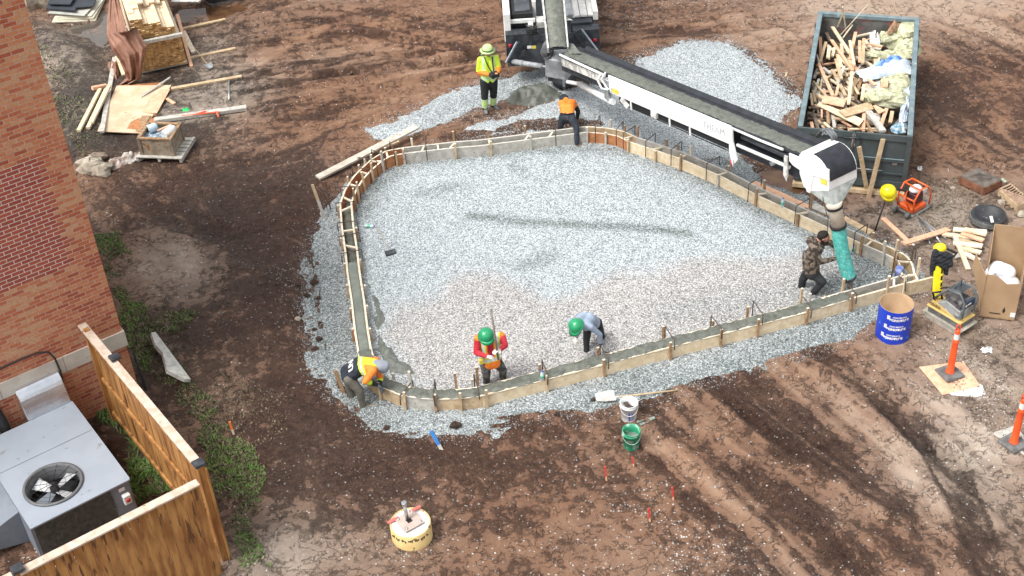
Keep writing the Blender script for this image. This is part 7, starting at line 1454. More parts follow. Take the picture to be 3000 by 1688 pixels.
# ---- bottles
def bottle(p, lab, lay=None):
    root = thing('water_bottle', lab, 'bottle', tuple(p)); d = Vector(lay) if lay else Vector((0, 0, 1)); h = .21
    PB = mat('clear_bottle_plastic', (.62, .74, .74), sc=6, rough=.15); MB().tube([p, p + d * .002, p + d * h * .70, p + d * h * .9, p + d * h * .95], [.028, .033, .033, .014, .013], 12).build('bottle_body', PB, root)
    MB().tube([p + d * h * .93, p + d * h * 1.02], .017, 10).build('cap', mat('blue_cap', (.05, .10, .6)), root); MB().tube([p + d * h * .28, p + d * h * .58], .0345, 12).build('paper_label', mat('green_label', (.15, .55, .38)), root)
def on_board(R, x, y, z=.30): q = A(R, x, y, z); i = near_i(q.x, q.y); return i
i_ = idx('R10', 125, 762); pb2 = PS[i_] + NRM[i_] * .02; bottle(Vector((pb2[0], pb2[1], .302)), 'water bottle standing on the front form left of the blue capped stake')
i_ = int(np.argmin(np.hypot(*(PI_ - np.array(N2('R7', 1822, 668))).T))); pb2 = PI_[i_] - NRM[i_] * .015; bottle(Vector((pb2[0], pb2[1], .298)), 'water bottle standing on top of the right form board')
p = G('R8', 598, 715); p.z = gravz(p.x, p.y); bottle(p, 'water bottle standing on gravel right of the teal hose'); p = G('R6', 580, 842); p.z = gravz(p.x, p.y) + .035; bottle(p, 'water bottle lying on the gravel beside the left form', (.95, -.25, 0))
# ---- pails
def pail(R, x, y, lab, m, handle_m, inner, r=.150, h=.37):
    p = G(R, x, y); root = thing('pail', lab, 'pail', tuple(p)); pr_ = [(0, .0), (r * .86, 0), (r * .88, .01), (r * .97, h * .80), (r * 1.04, h * .805), (r * 1.04, h * .86), (r * .99, h * .87), (r * 1.0, h * .97), (r * 1.05, h * .975), (r * 1.05, h), (r * .97, h), (r * .93, h * .6), (r * .84, .03), (0, .03)]
    MB().lathe(pr_, p, 32).build('pail_body', m, root); MB().lathe([(0, inner[1]), (r * .92, inner[1])], p, 24).build('contents', inner[0], root)
    MB().tube([p + Vector((r * 1.06 * math.cos(a), -abs(r * 1.12 * math.sin(a)), h * .86 - .13 * abs(math.sin(a)))) for a in [math.pi * k / 14 for k in range(15)]], .005, 5).build('wire_handle', handle_m, root); return root, p
wp, pp_ = pail('R10', 848, 1085, 'white plastic pail with blue label holding a trowel, on the gravel edge', mat('white_pail_plastic', (.80, .81, .80), (.70, .71, .70), sc=5, rough=.35, spot=(.4, .4, .38), spotsc=14, spotth=.70), WPNT, (mat('pail_grey_water', (.45, .44, .42)), .16))  # contents disc is plain mid-grey water
BLB = mat('blue_label_print', (.05, .10, .45))
def wrap_label(root, c, r, a0, a1, z0, z1, m, nm='printed_label'):
    b = MB(); n = 8; vs = []
    for k in range(n + 1): a = a0 + (a1 - a0) * k / n; vs += [c + Vector((r * math.cos(a), r * math.sin(a), z0)), c + Vector((r * math.cos(a), r * math.sin(a), z1))]
    b.add(vs, [(2 * k, 2 * k + 2, 2 * k + 3, 2 * k + 1) for k in range(n)], 0, True); return b.build(nm, m, root)
wrap_label(wp, pp_, .1465, R_(-98), R_(-88), .06, .24, BLB)
for k in range(7): wrap_label(wp, pp_, .1465, R_(-84), R_(-58 if k % 2 else -64), .07 + k * .025, .078 + k * .025, BLB)
b = MB(); q = pp_ + Vector((0, -.02, .26)); b.slab([q + Vector((-.10, .05, .08)), q + Vector((-.02, .08, .08)), q + Vector((.06, -.03, -.02)), q + Vector((-.01, -.07, -.02))], .01); b.tube([q + Vector((-.02, .02, .07)), q + Vector((.08, -.06, .05))], .013, 6); b.build('hand_trowel', STEEL, label='dark hand trowel resting inside the white pail', cat='trowel')
gp_, pp_ = pail('R10', 868, 1325, 'green plastic pail splashed with concrete, nearest of the two pails', mat('green_pail_plastic', (.02, .33, .17), (.03, .26, .14), sc=5, rough=.4, spot=(.36, .48, .40), spotsc=9, spotth=.56), mat('pale_green_grip', (.4, .6, .5)), (mat('grey_green_water', (.17, .22, .18), rough=.2), .20), h=.38)
p0, p1 = G('R10', 930, 1130, .03), G('R10', 1065, 1078, .05); sdv = (p1 - p0).cross(Vector((0, 0, 1))).normalized(); MB().slab([p0 - sdv * .07, p1 - sdv * .02, p1 + sdv * .03, p0 + sdv * .07], .008).tube([p0 + (p1 - p0) * .35 + Vector((0, 0, .03)), p0 - (p1 - p0) * .1 + Vector((0, 0, .03))], .015, 6).build('plastering_trowel', mat('concrete_coated_steel', (.26, .30, .26), (.2, .23, .2), sc=8, rough=.5), label='grey green finishing trowel lying beside the green pail', cat='trowel')
# ---- concrete pier with anchor plate
p = A('R12', 1352, 1026, .34); p.z = 0; pier = thing('concrete_pier', 'round concrete pier in a yellow cardboard form with bolted plate and post', 'pier', tuple(p)); zt = .34
YEL = mat('yellow_tube_cardboard', (.68, .50, .22), (.58, .41, .17), sc=5, rough=.8, spot=(.16, .10, .04), spotsc=11, spotth=.62)
MB().lathe([(.325, -.05), (.325, zt - .005), (.31, zt + .006), (.30, zt - .01), (.30, zt - .05)], p, 40).build('tube_form', [YEL], pier)
MB().lathe([(0, zt - .015), (.305, zt - .015)], p, 40).build('concrete_top', mat('white_cured_concrete', (.70, .70, .68), (.60, .60, .58), sc=4, rough=.7), pier)
c = A('R12', 1345, 1010, p.z + zt + .03); Rz = Matrix.Rotation(R_(33), 3, 'Z'); b = MB(); s_, h_ = .17, .045
out = [Rz @ Vector((x * s_, y * s_, 0)) for x, y in ((-1, -1), (1, -1), (1, 1), (-1, 1))]; inn = [Rz @ Vector((x * h_, y * h_, 0)) for x, y in ((-1, -1), (1, -1), (1, 1), (-1, 1))]
vs = [c + v for v in out] + [c + v for v in inn] + [c + v - Vector((0, 0, .02)) for v in out] + [c + v - Vector((0, 0, .02)) for v in inn]
b.add(vs, [(i, (i + 1) % 4, 4 + (i + 1) % 4, 4 + i) for i in range(4)] + [(8 + i, 8 + (i + 1) % 4, (i + 1) % 4, i) for i in range(4)] + [(12 + i, 4 + i, 4 + (i + 1) % 4, 12 + (i + 1) % 4) for i in range(4)]); b.build('anchor_plate', mat('pinkish_plate', (.50, .40, .35), (.42, .32, .27), sc=8, rough=.6), pier)
MB().box(c - Vector((0, 0, .016)), (.085, .085, .004), rot=R_(33)).build('pocket', BLACK, pier)
for x, y in ((-1, -1), (1, -1), (1, 1), (-1, 1)): q = c + Rz @ Vector((x * .125, y * .125, 0)); MB().lathe([(0, .035), (.010, .035), (.010, .012), (.022, .012), (.022, 0)], q, 8).build('anchor_bolt', GALV, pier)
pq = c + Vector((-.03, .03, .0)); MB().tube([pq, pq + Vector((-.02, .02, .30))], .030, 12).tube([pq + Vector((-.02, .02, .29)), pq + Vector((-.022, .022, .36))], .042, 12).build('post_stub', GALV, pier)
MB().bar(A('R12', 1175, 1030, p.z + zt + .015), A('R12', 1260, 985, p.z + zt + .03), .05, .02).build('red_stick', mat('red_pink_stick', (.72, .16, .14)), label='red and white stick lying on the concrete pier, left half', cat='stick'); MB().bar(A('R12', 1345, 945, p.z + zt + .02), A('R12', 1432, 898, p.z + zt + .05), .05, .02).build('red_stick', mat('red_pink_stick', (.72, .16, .14)), label='red stick end sticking out over the right edge of the pier', cat='stick')
pk = thing('pier_print', '', '') if False else None
for k, (txt, a, z_) in enumerate((('THE SUPERTUBE', -100, .30), ('O', -70, .22), ('CONCRETE FORM', -80, .16))):
    pass
for k in range(26):
    a = R_(-150 + k * 4.6); q = p + Vector((.327 * math.cos(a), .327 * math.sin(a), .26 if k % 5 else .24)); 
    if k % 4 != 3: MB().box(q, (.018, .003, .03 + .01 * (k % 3)), rot=a + math.pi / 2).build('printed_mark', BLACK, pier)
# ---- delineator posts
DEL = mat('orange_delineator_plastic', (.92, .10, .02), (.80, .075, .015), sc=4, rough=.4); RUB = mat('grey_rubber_base', (.16, .16, .155), (.09, .09, .088), sc=9, rough=.9, bump=.3)
def delineator(R, x, y, lab, rz):
    p = G(R, x, y); root = thing('delineator', lab, 'delineator', tuple(p)); z0 = p.z + .03; B0 = Vector((p.x, p.y, z0))
    MB().box(B0 + Vector((0, 0, .025)), (.38, .38, .04), rot=rz, taper=.93).build('rubber_base', RUB, root, bevel=.008)
    MB().lathe([(.078, .05), (.074, .07), (.062, .08), (.055, .55), (.051, .72), (.057, .735), (.057, .75), (.048, .76), (.044, .98), (.038, 1.0), (.0, 1.0)], B0, 24).build('post_tube', DEL, root)
    MB().lathe([(.0500, .80), (.0470, .92)], B0, 24).build('reflective_sleeve', SILV, root)
    hq = B0 + Vector((0, 0, 1.0)); MB().tube([hq + Vector((-.035, 0, -.01)), hq + Vector((-.032, 0, .09)), hq + Vector((0, 0, .12)), hq + Vector((.032, 0, .09)), hq + Vector((.035, 0, -.01))], .012, 8).build('grip', DEL, root); return root
delineator('R11', 885, 365, 'orange delineator post on a square of plywood, left of the two', .35); delineator('R11', 1228, 742, 'orange delineator post at the right edge of the photo, nearer of the two', .5)
sheet('R11', [(722, 325), (960, 295), (1052, 428), (848, 475)], .014, W_PNK, 'square plywood under the left orange delineator', 'plywood_sheet', 'plywood'); sheet('R11', [(1115, 680), (1240, 640), (1290, 700), (1290, 800)], .012, W_GRY, 'dirty plywood scrap under the right orange delineator', 'plywood_sheet', 'plywood')
sheet('R11', [(800, 420), (1060, 415), (1080, 470), (1030, 485), (900, 475)], .006, mat('white_paper_sheet', (.72, .72, .72)), 'white plastic sheet showing under the plywood of the left delineator', 'plastic_sheet', 'plastic sheet')
crumple('plastic_scrap', 'R11', [(1055, 225), (1110, 215), (1115, 245), (1060, 248)], .01, .06, WPNT, 'torn white plastic scrap on dirt above the left delineator', 'plastic scrap', 4, 12, 8); crumple('plastic_scrap', 'R4', [(1175, 1180), (1210, 1178), (1208, 1205), (1180, 1206)], .01, .05, WPNT, 'small white litter on the dirt right of the container', 'litter', 6, 10, 8)
# ---- blue tube form
p = G('R8', 878, 1278); tube_ = thing('tube_form', 'short blue printed cardboard tube standing open on the dirt', 'cardboard tube', tuple(p)); r = .305; h = .73
BLT = mat('blue_printed_cardboard', (.012, .05, .50), (.010, .04, .42), sc=5, rough=.45, spot=(.06, .24, .75), spotsc=7, spotth=.66); KR = mat('kraft_cardboard', (.40, .27, .16), (.32, .21, .12), sc=4, rough=.85)
MB().lathe([(r, .0), (r, h)], p, 48).build('outer_wall', BLT, tube_); MB().lathe([(r, h), (r - .004, h + .004), (r - .014, h), (r - .014, .2), (0, .2)], p, 48).build('inner_wall', KR, tube_)
WTX = mat('white_tube_print', (.72, .72, .74), sc=5)
def wrap_text(s_, size, a, z_, m, root, c, rad, bold=.0):
    o = text('print', s_, size, Matrix.Identity(4), m, root, ext=0, bold=bold); off = woff(root)
    for v in o.data.vertices:
        x, y = v.co.x + off.x, v.co.y + off.y; an = a + x / rad; v.co = c + Vector(((rad + .003) * math.cos(an), (rad + .003) * math.sin(an), z_ + y)) - off
    return o
for k in range(3):
    a_ = R_(-92 - 7 * k); z_ = .60 - .21 * k
    wrap_text('SONOTUBE', .066, a_, z_ - .04, WTX, tube_, p, r, bold=.006); wrap_text('CONCRETE FORM', .03, a_, z_ + .025, WTX, tube_, p, r, bold=.003)
    wrap_label(tube_, p, r + .003, a_ - .75, a_ - .56, z_ - .04, z_ + .05, WTX, 'print_emblem')
    wrap_text('24 in', .04, a_ + 1.0, z_ - .07, mat('light_blue_print', (.1, .35, .8)), tube_, p, r, bold=.003)
# ---- yellow helmet on a leaning rod and the orange compactor
hp0 = G('R8', 757, 545); hp1 = AY('R8', 845, 290, hp0.y + .25); MB().tube([hp0, hp1], .017, 8).build('black_pole', BLACK, label='black pole leaning with the yellow hard hat on its top', cat='pole')
yh = thing('yellow_hard_hat', 'yellow hard hat hung on the tip of the black pole', 'hard hat', tuple(hp1)); hat(yh, hp1 + Vector((.0, -.04, .10)), (-.05, -.65, .8), (.1, -.8, -.6), ('yellow_hat', (.85, .70, .01)), 'hat_shell', r=.150)
cpz = G('Q3', 470, 590); oc = thing('plate_compactor', 'orange framed plate compactor with white and red engine on the dirt', 'compactor', tuple(cpz)); ORF = mat('orange_frame_paint', (.80, .14, .03), (.66, .10, .02), sc=6, rough=.4)
cx_ = cpz + Vector((.12, .20, 0)); rzc = Matrix.Rotation(R_(35), 3, 'Z'); PC = lambda x, y, z: cx_ + rzc @ Vector((x, y, z))
MB().prism([(-.30, 0), (.26, 0), (.36, .07), (.34, .09), (.25, .04), (-.28, .04), (-.36, .10)], PC(0, -.22, .01), rzc @ Vector((1, 0, 0)), (0, 0, 1), rzc @ Vector((0, 1, 0)), .44).build('base_plate', mat('worn_grey_plate', (.24, .24, .22), (.14, .14, .13), sc=9, rough=.7), oc)
MB().box(PC(-.02, 0, .12), (.42, .36, .10), rot=R_(35)).build('deck', ORF, oc, bevel=.01)
for s_ in (-1, 1): MB().tube([PC(-.24, .2 * s_, .12), PC(-.26, .2 * s_, .42), PC(-.12, .2 * s_, .62), PC(.12, .2 * s_, .60), PC(.26, .2 * s_, .38), PC(.24, .2 * s_, .12)], .018, 8).build('frame_tube', ORF, oc)
for x, z in ((-.12, .62), (.12, .60), (-.26, .40)): MB().tube([PC(x, -.2, z), PC(x, .2, z)], .018, 8).build('cross_tube', ORF, oc)
b = MB().box(PC(.03, .02, .30), (.26, .24, .24), rot=R_(35)); b.build('engine', mat('dark_red_engine', (.22, .015, .03), (.03, .03, .03), sc=7, rough=.4), oc, bevel=.02); MB().blob(PC(-.0, .0, .50), (.15, .12, .075), 3, .03, n=14, rot=R_(35), sm_=True).build('fuel_tank', WPNT, oc)
MB().lathe([(0, .04), (.05, .04), (.055, -.03)], PC(-.16, -.1, .34), 12).build('air_cleaner', BLACK, oc); MB().box(PC(.20, -.08, .40), (.12, .03, .10), rot=R_(35)).build('white_plate', WPNT, oc)
for s_ in (-1, 1): MB().lathe([(0, -.03), (.07, -.03), (.07, .03), (0, .03)], PC(-.36, .16 * s_, .09), 14, rot=rzc @ Matrix.Rotation(R_(90), 3, 'X')).build('transport_wheel', RUB, oc); 
for s_ in (-1, 1): MB().tube([PC(-.28, .13 * s_, .18), PC(-.52, .13 * s_, .55), AY('Q3', 270 if s_ > 0 else 445, 250 if s_ > 0 else 270, cpz.y + .2)], .016, 8).build('handle_tube', ORF, oc)
MB().tube([AY('Q3', 262, 238, cpz.y + .2), AY('Q3', 340, 250, cpz.y + .2), AY('Q3', 440, 275, cpz.y + .2), AY('Q3', 462, 300, cpz.y + .2)], .022, 8).build('grip', BLACK, oc)
# boards and rods behind the corner
gboard('Q3', 120, 645, 505, 1005, .10, .03, W_PNK, 'pink plank lying between the compactor and the form corner, its end under the other'); gboard('Q3', 370, 1090, 985, 815, .13, .03, W_PNK, 'long pink plank pointing from the form corner towards the rods', dz0=.2, dz1=.04)
for i, (x0, y0, x1, y1) in enumerate([(555, 655, 705, 925), (590, 640, 745, 985), (610, 650, 850, 880), (600, 655, 885, 990), (560, 620, 955, 940), (640, 690, 860, 960)]):
    p, q = G('Q3', x0, y0), G('Q3', x1, y1); MB().tube([p + Vector((0, 0, .02 + .012 * i)), q + Vector((0, 0, .02 + .012 * i))], .013, 6).build('steel_rod', GALV if i % 2 else mat('grey_rod', (.3, .29, .27)), label=('first', 'second', 'third', 'fourth', 'fifth', 'sixth')[i] + ' thin steel rod from the left in the fan beside the pink plank', cat='rod', group='fanned steel rods')
for i, (x0, y0, x1, y1, lb) in enumerate([(430, 900, 640, 940, 'thin dark bar lying right of the pink planks'), (640, 940, 945, 998, 'dark bar end crossing the steel rods')]):
    p, q = G('Q3', x0, y0), G('Q3', x1, y1); MB().tube([p + Vector((0, 0, .04)), q + Vector((0, 0, .04))], .012, 6).build('rebar', STEEL, label=lb, cat='rebar')
GRB = 'split boards piled beside the cardboard box'; lbn = ['topmost', 'second', 'third', 'fourth', 'fifth', 'sixth', 'seventh', 'eighth', 'ninth']
for i, (x0, y0, x1, y1, dz, m) in enumerate([(1040, 860, 1480, 905, .12, W_WHT), (1180, 880, 1470, 960, .16, W_NEW), (900, 885, 1430, 960, .05, W_NEW), (1080, 960, 1430, 1060, .06, W_TAN), (1040, 1030, 1420, 1085, .10, W_WHT), (1150, 1070, 1410, 1150, .06, W_NEW), (1180, 1120, 1385, 1230, .02, W_WHT), (1060, 1160, 1300, 1110, .0, W_GRY), (1150, 900, 1440, 1010, .1, W_PNK)]):
    gboard('Q3', x0, y0, x1, y1, .11, .035, m, lbn[i] + ' split board of the pile touching the tall cardboard box', 'split_board', dz0=dz, dz1=dz + .02, group=GRB)
gboard('Q3', 1050, 945, 1250, 1330, .09, .04, W_NEW, 'pale stick crossing over the split boards towards the box', dz0=.14, dz1=.0)
# ---- drain grates
RUST = mat('rusty_cast_iron', (.26, .11, .06), (.14, .06, .035), sc=8, rough=.85, bump=.3); IRN = mat('mud_covered_iron', (.15, .125, .105), (.08, .065, .055), sc=7, rough=.85, bump=.4)
def grate(R, pts, h, lab, m, frame_m, sc_=1.0, stain=None):
    P_ = [A(R, x, y, h) for x, y in pts]; c = sum(P_, Vector()) / 4; root = thing('drain_grate', lab, 'drain grate', (c.x, c.y, 0)); e1_ = (P_[1] - P_[0]); e2_ = (P_[3] - P_[0]); n_ = Vector((0, 0, 1))
    def pt(u, v, z=0): return P_[0] + e1_ * u + e2_ * v + Vector((0, 0, z))
    for (a, b_) in (((0, 0), (1, 0)), ((1, 0), (1, 1)), ((1, 1), (0, 1)), ((0, 1), (0, 0))): p, q = pt(*a), pt(*b_); MB().bar(p - Vector((0, 0, h / 2)), q - Vector((0, 0, h / 2)), .03, h).build('frame_side', frame_m, root)
    MB().slab([pt(.0, .0, -.05), pt(1, .0, -.05), pt(1, 1, -.05), pt(0, 1, -.05)], .01).build('dark_void', BLACK, root)
    lo_, hi_ = .5 - .5 * sc_, .5 + .5 * sc_; b = MB()
    if sc_ < 1:
        for q in ([(0, 0), (1, 0), (1, lo_), (0, lo_)], [(0, hi_), (1, hi_), (1, 1), (0, 1)], [(0, lo_), (lo_, lo_), (lo_, hi_), (0, hi_)], [(hi_, lo_), (1, lo_), (1, hi_), (hi_, hi_)]): b.slab([pt(*x_, .012) for x_ in q], .03)
    n = 9; t = (hi_ - lo_)
    for k in range(n):       # chevron bars : two triangular fields meeting on a diagonal
        f = lo_ + t * (k + .35) / n
        b.bar(pt(f, f, 0), pt(f, hi_, 0), .022, .03); b.bar(pt(f, f, 0.0), pt(hi_, f, 0.0), .022, .03)
    b.bar(pt(lo_, lo_, .004), pt(hi_, hi_, .004), .035, .036); b.build('grate_bars', m, root); return root
grate('Q12', [(740, 240), (1215, 465), (1540, 310), (1080, 85)], .17, 'square drain grate covered in dried mud on a rusty frame', IRN, RUST, .52); grate('Q12', [(1500, 490), (1860, 800), (2150, 640), (1720, 385)], .15, 'second drain grate with green and rust stains at the right edge', mat('pinkish_rusty_iron', (.40, .27, .19), (.28, .18, .12), sc=8, rough=.8), W_TAN, 1.0)
gboard('Q12', 1540, 650, 1870, 860, .12, .06, W_DRT, 'dark timber under the near edge of the second drain grate')
p = G('Q12', 1690, 860); MB().tube([p + Vector((.10 * math.cos(a), .08 * math.sin(a), .04 + .02 * math.sin(3 * a))) for a in [k * .5 for k in range(26)]], .012, 6).build('rope_coil', STEEL, label='small coil of dark rope below the second drain grate', cat='rope')
MB().bar(G('Q12', 1540, 290, .20), G('Q12', 1625, 350, .16), .05, .03).build('green_stick', mat('pale_green_wood', (.42, .52, .38)), label='pale green wood scrap on the corner of the muddy drain grate', cat='stick')
rock('Q12', 1950, 1000, (.12, .10, .07), RK, 'pale stone at the right edge beyond the tall box', 33)
# ---- black tub
p = G('Q12', 1290, 1180); tb = thing('black_tub', 'black rubber tub with white handle half hidden by the tall cardboard box', 'tub', tuple(p)); MB().lathe([(.22, 0), (.31, .02), (.355, .14), (.335, .19), (.29, .175), (.25, .09), (0, .07)], p + Vector((.02, .12, 0)), 32).build('tub_body', mat('scuffed_black_plastic', (.035, .036, .04), (.02, .02, .022), sc=5, rough=.6, spot=(.2, .2, .2), spotsc=10, spotth=.66), tb)
MB().slab([A('Q12', 1310, 1010, .26), A('Q12', 1365, 1005, .26), A('Q12', 1395, 1125, .26), A('Q12', 1340, 1130, .26)], .012).build('white_handle', WPNT, tb)
for k in range(12):
    a = R_(150 + k * 11); MB().box(p + Vector((.02 + .35 * math.cos(a), .12 + .35 * math.sin(a), .11)), (.07, .04, .10), rot=a + 1.57).build('rim_lug', RUB, tb)
# ---- tall cardboard box
BXM = mat('brown_box_cardboard', (.40, .27, .155), (.34, .22, .125), sc=2.5, rough=.8)
f0_ = A('Q4', 1400, 870, .03); f1_ = A('Q4', 1835, 925, .03); fx2 = (f1_ - f0_); fx2.z = 0; bw_ = fx2.length; fx2.normalize(); fy2 = Vector((-fx2.y, fx2.x, 0)); bxx = thing('cardboard_box', 'tall open brown cardboard box with white foam bag inside, at the right edge', 'box', tuple(f0_))
def K(a, b_, z): q = f0_ + fx2 * a + fy2 * b_; return Vector((q.x, q.y, z))
Hf = AY('Q4', 1490, 375, K(0, 0, 0).y).z; Hb = AY('Q3', 1560, 690, K(0, .55, 0).y).z; dp = .50
MB().prism([(0, .0), (bw_, 0), (bw_ + .0, Hf * .83), (bw_ * .92, Hf * .86), (bw_ * .6, Hf * .82), (bw_ * .3, Hf * .98), (.0, Hf)], f0_ - Vector((0, 0, .0)), fx2, (0, 0, 1), fy2, .012).build('front_panel', BXM, bxx)
MB().bar(K(0, dp, Hb / 2), K(bw_ + .05, dp, Hb / 2), .012, Hb).build('back_panel', BXM, bxx)
for a in (0.003, bw_ - .003): MB().prism([(.0, .0), (dp, 0), (dp, Hb * .98), (.05, Hf * .95), (0, Hf)], K(a, 0, .02), fy2, (0, 0, 1), fx2, .010).build('side_panel', BXM, bxx)
MB().prism([(0, 0), (.5, .55), (.46, Hf * .9), (.02, Hf * .7)], K(-.004, .02, .25), (fy2 - fx2 * .55).normalized(), (0, 0, 1), fx2, .010).build('side_flap', BXM, bxx)
MB().slab([K(.0, .0, .02), K(bw_, 0, .02), K(bw_, dp, .02), K(0, dp, .02)], .01).build('bottom', BXM, bxx)
MB().bar(K(bw_ * .27, -.008, .13), K(bw_ * .58, -.008, .13), .004, .018).build('printed_line', BLACK, bxx); MB().prism([(-.03, 0), (0, .11), (.03, 0), (.01, .01), (.01, -.03), (-.01, -.03), (-.01, .01)], K(bw_ * .66, -.008, .19), fx2, (0, 0, 1), -fy2, .002).build('printed_arrow', BLACK, bxx)
MB().bar(K(bw_ * .86, -.008, .14), K(bw_ * 1.0, -.008, .14), .004, .10).build('white_label', WPNT, bxx)
fb_ = MB(); ctr_ = K(bw_ * .5, dp * .5, Hf * .80)
fuse('foam_bag', [(K(.20, dp * .5, Hf * .72), K(bw_ * .72, dp * .48, Hf * .66), .19, .19, 'w'), (K(bw_ * .3, dp * .6, Hf * .95), K(bw_ * .6, dp * .6, Hf * .90), .16, .15, 'w'), (K(.05, dp * .3, Hf * .95), K(.1, dp * .5, Hf * 1.0), .09, .09, 'w')], {'w': mat('white_foam_film', (.78, .80, .83), (.68, .70, .75), sc=4, rough=.45, bump=.7, bsc=6)}, tag(thing('packing_bag', 'white crumpled foam packing inside the tall cardboard box', 'packing', tuple(ctr_))), .02)
# ---- yellow and grey reversible compactor
g0 = A('Q4', 745, 735, .26); g1 = A('Q4', 1165, 985, .26); g2 = A('Q4', 1380, 890, .26)
vx = (g1 - g0); Lx = vx.length; vx.normalize(); vy = (g2 - g1); vy -= vx * vy.dot(vx); Ly = max(vy.length, .42); vy.normalize(); yc = thing('vibratory_plate', 'dusty yellow and grey plate compactor with roll cage in front of the tall box', 'compactor', tuple(g0)); yc.location.z = 0
def V_(a, b_, z): q = g0 + vx * a + vy * b_; return Vector((q.x, q.y, z))
YP = mat('dusty_yellow_paint', (.66, .46, .15), (.55, .38, .13), sc=5, rough=.6, spot=(.36, .33, .27), spotsc=10, spotth=.62); GP = mat('dusty_grey_hood', (.30, .31, .30), (.20, .21, .205), sc=5, rough=.75, spot=(.42, .41, .38), spotsc=6, spotth=.62); CG = mat('dusty_dark_cage', (.12, .14, .15), (.08, .095, .10), sc=7, rough=.6)
MB().slab([V_(0, 0, .275), V_(Lx, 0, .275), V_(Lx, Ly, .275), V_(0, Ly, .275)], .04).build('yellow_skirt', YP, yc, bevel=.01); MB().slab([V_(.03, .02, .235), V_(Lx - .02, .02, .235), V_(Lx - .02, Ly - .02, .235), V_(.03, Ly - .02, .235)], .14).build('rubber_mount', RUB, yc)
MB().prism([(-.05, .12), (.0, .04), (.08, .0), (Lx - .06, 0), (Lx + .03, .05), (Lx + .06, .12)], V_(0, -.03, .0), vx, (0, 0, 1), vy, Ly + .06).build('base_plate', mat('concrete_caked_plate', (.40, .37, .31), (.26, .24, .2), sc=8, rough=.9, bump=.5), yc)
MB().prism([(.10, 0), (Lx - .06, 0), (Lx - .08, .20), (Lx * .5, .26), (.22, .16)], V_(0, .04, .277), vx, (0, 0, 1), vy, Ly - .08).build('hood', GP, yc, bevel=.015)
MB().prism([(.02, .002), (.12, .002), (Lx - .1, .002), (.10, .14)], V_(0, .024, .277), vx, (0, 0, 1), vy, .014).build('yellow_flank', YP, yc)
text('lettering', 'V20-022', .075, frame(V_(.16, -.002 + .018, .33), vx, (0, 0, 1)), BLACK, yc)
for b_ in (.05, Ly - .03): MB().tube([V_(.12, b_, .46), V_(.22, b_, .62), V_(.36, b_, .80), V_(Lx - .14, b_, .84), V_(Lx - .03, b_, .70), V_(Lx - .03, b_, .36), V_(Lx - .16, b_, .33)], .022, 8).build('cage_tube', CG, yc)
MB().slab([V_(.38, .08, .83), V_(Lx - .16, .08, .85), V_(Lx - .16, Ly - .06, .85), V_(.38, Ly - .06, .83)], .02).build('cage_lid', mat('dusty_black_panel'), yc, bevel=.01); MB().tube([V_(.44, Ly * .3, .83), V_(.45, Ly * .35, .95), V_(.45, Ly * .65, .95), V_(.44, Ly * .7, .83)], .012, 6).build('lifting_eye', CG, yc)
b = MB().box(V_(Lx - .25, Ly * .5, .50), (.30, .30, .28), rot=math.atan2(vx.y, vx.x)); b.blob(V_(.36, Ly * .5, .55), (.12, .12, .10), 4, .1, n=12); b.lathe([(0, .05), (.07, .05), (.07, -.03)], V_(Lx - .12, Ly * .25, .62), 12); b.build('engine', mat('grimy_engine', (.16, .15, .14), (.03, .03, .035), sc=9, rough=.5), yc, bevel=.02)
MB().box(V_(Lx - .06, Ly * .5, .60), (.05, .30, .14), rot=math.atan2(vx.y, vx.x)).build('engine_cover', mat('dark_blue_cover', (.03, .05, .09)), yc); MB().lathe([(0, .0), (.03, .0)], V_(Lx - .030, Ly * .3, .60), 12, rot=Matrix.Rotation(math.atan2(vx.y, vx.x), 3, 'Z') @ Matrix.Rotation(R_(90), 3, 'Y')).build('round_logo', WPNT, yc)
MB().slab([V_(Lx - .032, Ly * .4, .615), V_(Lx - .032, Ly * .62, .615), V_(Lx - .032, Ly * .62, .59), V_(Lx - .032, Ly * .4, .59)], .004).build('logo_word', WPNT, yc)
for b_ in (.10, Ly - .12): MB().tube([V_(.10, b_, .30), V_(.02, b_, .50), V_(.16, b_, .60)], .02, 8).build('arm_bracket', BLACK, yc)
hT = AY('Q4', 905, 60, V_(0, 0, 0).y + .35); hbm = V_(.02, Ly * .6, .30); ctrh = (hT + hbm) / 2
MB().bar(hbm, hT, .17, .08, up=(0, -1, .2)).build('handle_column', mat('bright_yellow_paint', (.85, .70, .02), (.75, .60, .02), sc=5, rough=.4), yc, bevel=.02)
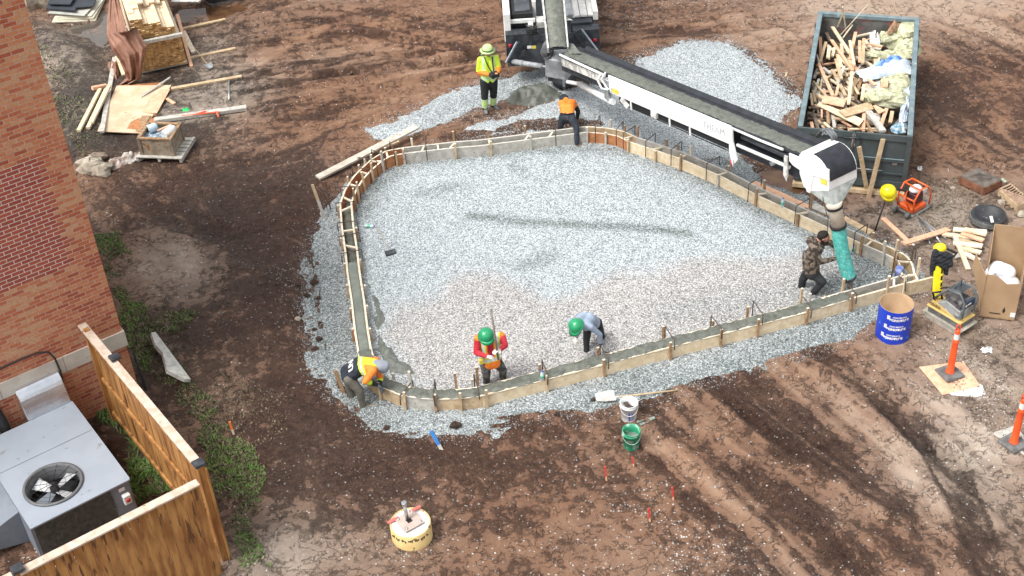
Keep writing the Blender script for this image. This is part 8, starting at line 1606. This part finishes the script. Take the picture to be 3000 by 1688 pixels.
for f, ln in ((.30, .05), (.44, .05), (.58, .12)): q = hbm.lerp(hT, f) + Vector((.05, -.047, .008)); MB().bar(q - Vector((0, 0, ln)), q + Vector((0, 0, ln)), .03, .006, up=(0, -1, .1)).build('slot', BLACK, yc)
MB().blob(hT + Vector((0, 0, .05)), (.12, .10, .10), 3, .06, n=14, sm_=True).build('handle_head', mat('bright_yellow_paint'), yc)
MB().tube([hT + Vector((.08, .02, .04)), AY('Q4', 1010, 45, hT.y), AY('Q4', 1120, 95, hT.y - .02), AY('Q4', 1090, 130, hT.y - .05), hT + Vector((.1, -.05, -.12))], .024, 8).build('guide_handle', BLACK, yc)
# jacket hung over the handle
jm = mat('black_jacket_cloth', (.028, .031, .036), (.014, .016, .019), sc=9, rough=.95, bump=.5, bsc=14)
jb_ = thing('black_jacket', 'black jacket draped over the yellow compactor handle', 'jacket', tuple(hT - Vector((0, 0, .3)))); y_ = hT.y - .07
jp = [(AY('Q4', 855, 75, y_), AY('Q4', 835, 180, y_), .06, .06, 'j'), (AY('Q4', 835, 180, y_), AY('Q4', 818, 340, y_ + .02), .062, .055, 'j'), (AY('Q4', 870, 90, y_), AY('Q4', 1040, 130, y_), .075, .055, 'j'), (AY('Q4', 900, 150, y_), AY('Q4', 1030, 220, y_), .09, .07, 'j'), (AY('Q4', 905, 210, y_), AY('Q4', 985, 260, y_), .08, .07, 'j'), (AY('Q4', 990, 230, y_), AY('Q4', 985, 340, y_), .065, .045, 'j'), (AY('Q4', 1040, 130, y_), AY('Q4', 1045, 240, y_), .045, .04, 'j')]
jo = fuse('jacket_cloth', jp, {'j': jm}, jb_, .012)
for v in jo.data.vertices:
    w3 = v.co + woff(jb_); k_ = .010 * math.sin(w3.x * 40 + w3.z * 25) + .006 * math.sin(w3.z * 70 - w3.x * 30); v.co.y += k_
# blue spray cans in the corner of the form
for R, x, y in (('Q11', 1612, 650),):
    c = A(R, x, y, .12); MB().tube([c, c + Vector((.02, .02, .26))], .07, 12).build('blue_roll', mat('blue_printed_roll', (.02, .06, .35), (.3, .35, .5), sc=12), label='blue and white roll standing inside the right corner of the form', cat='roll')
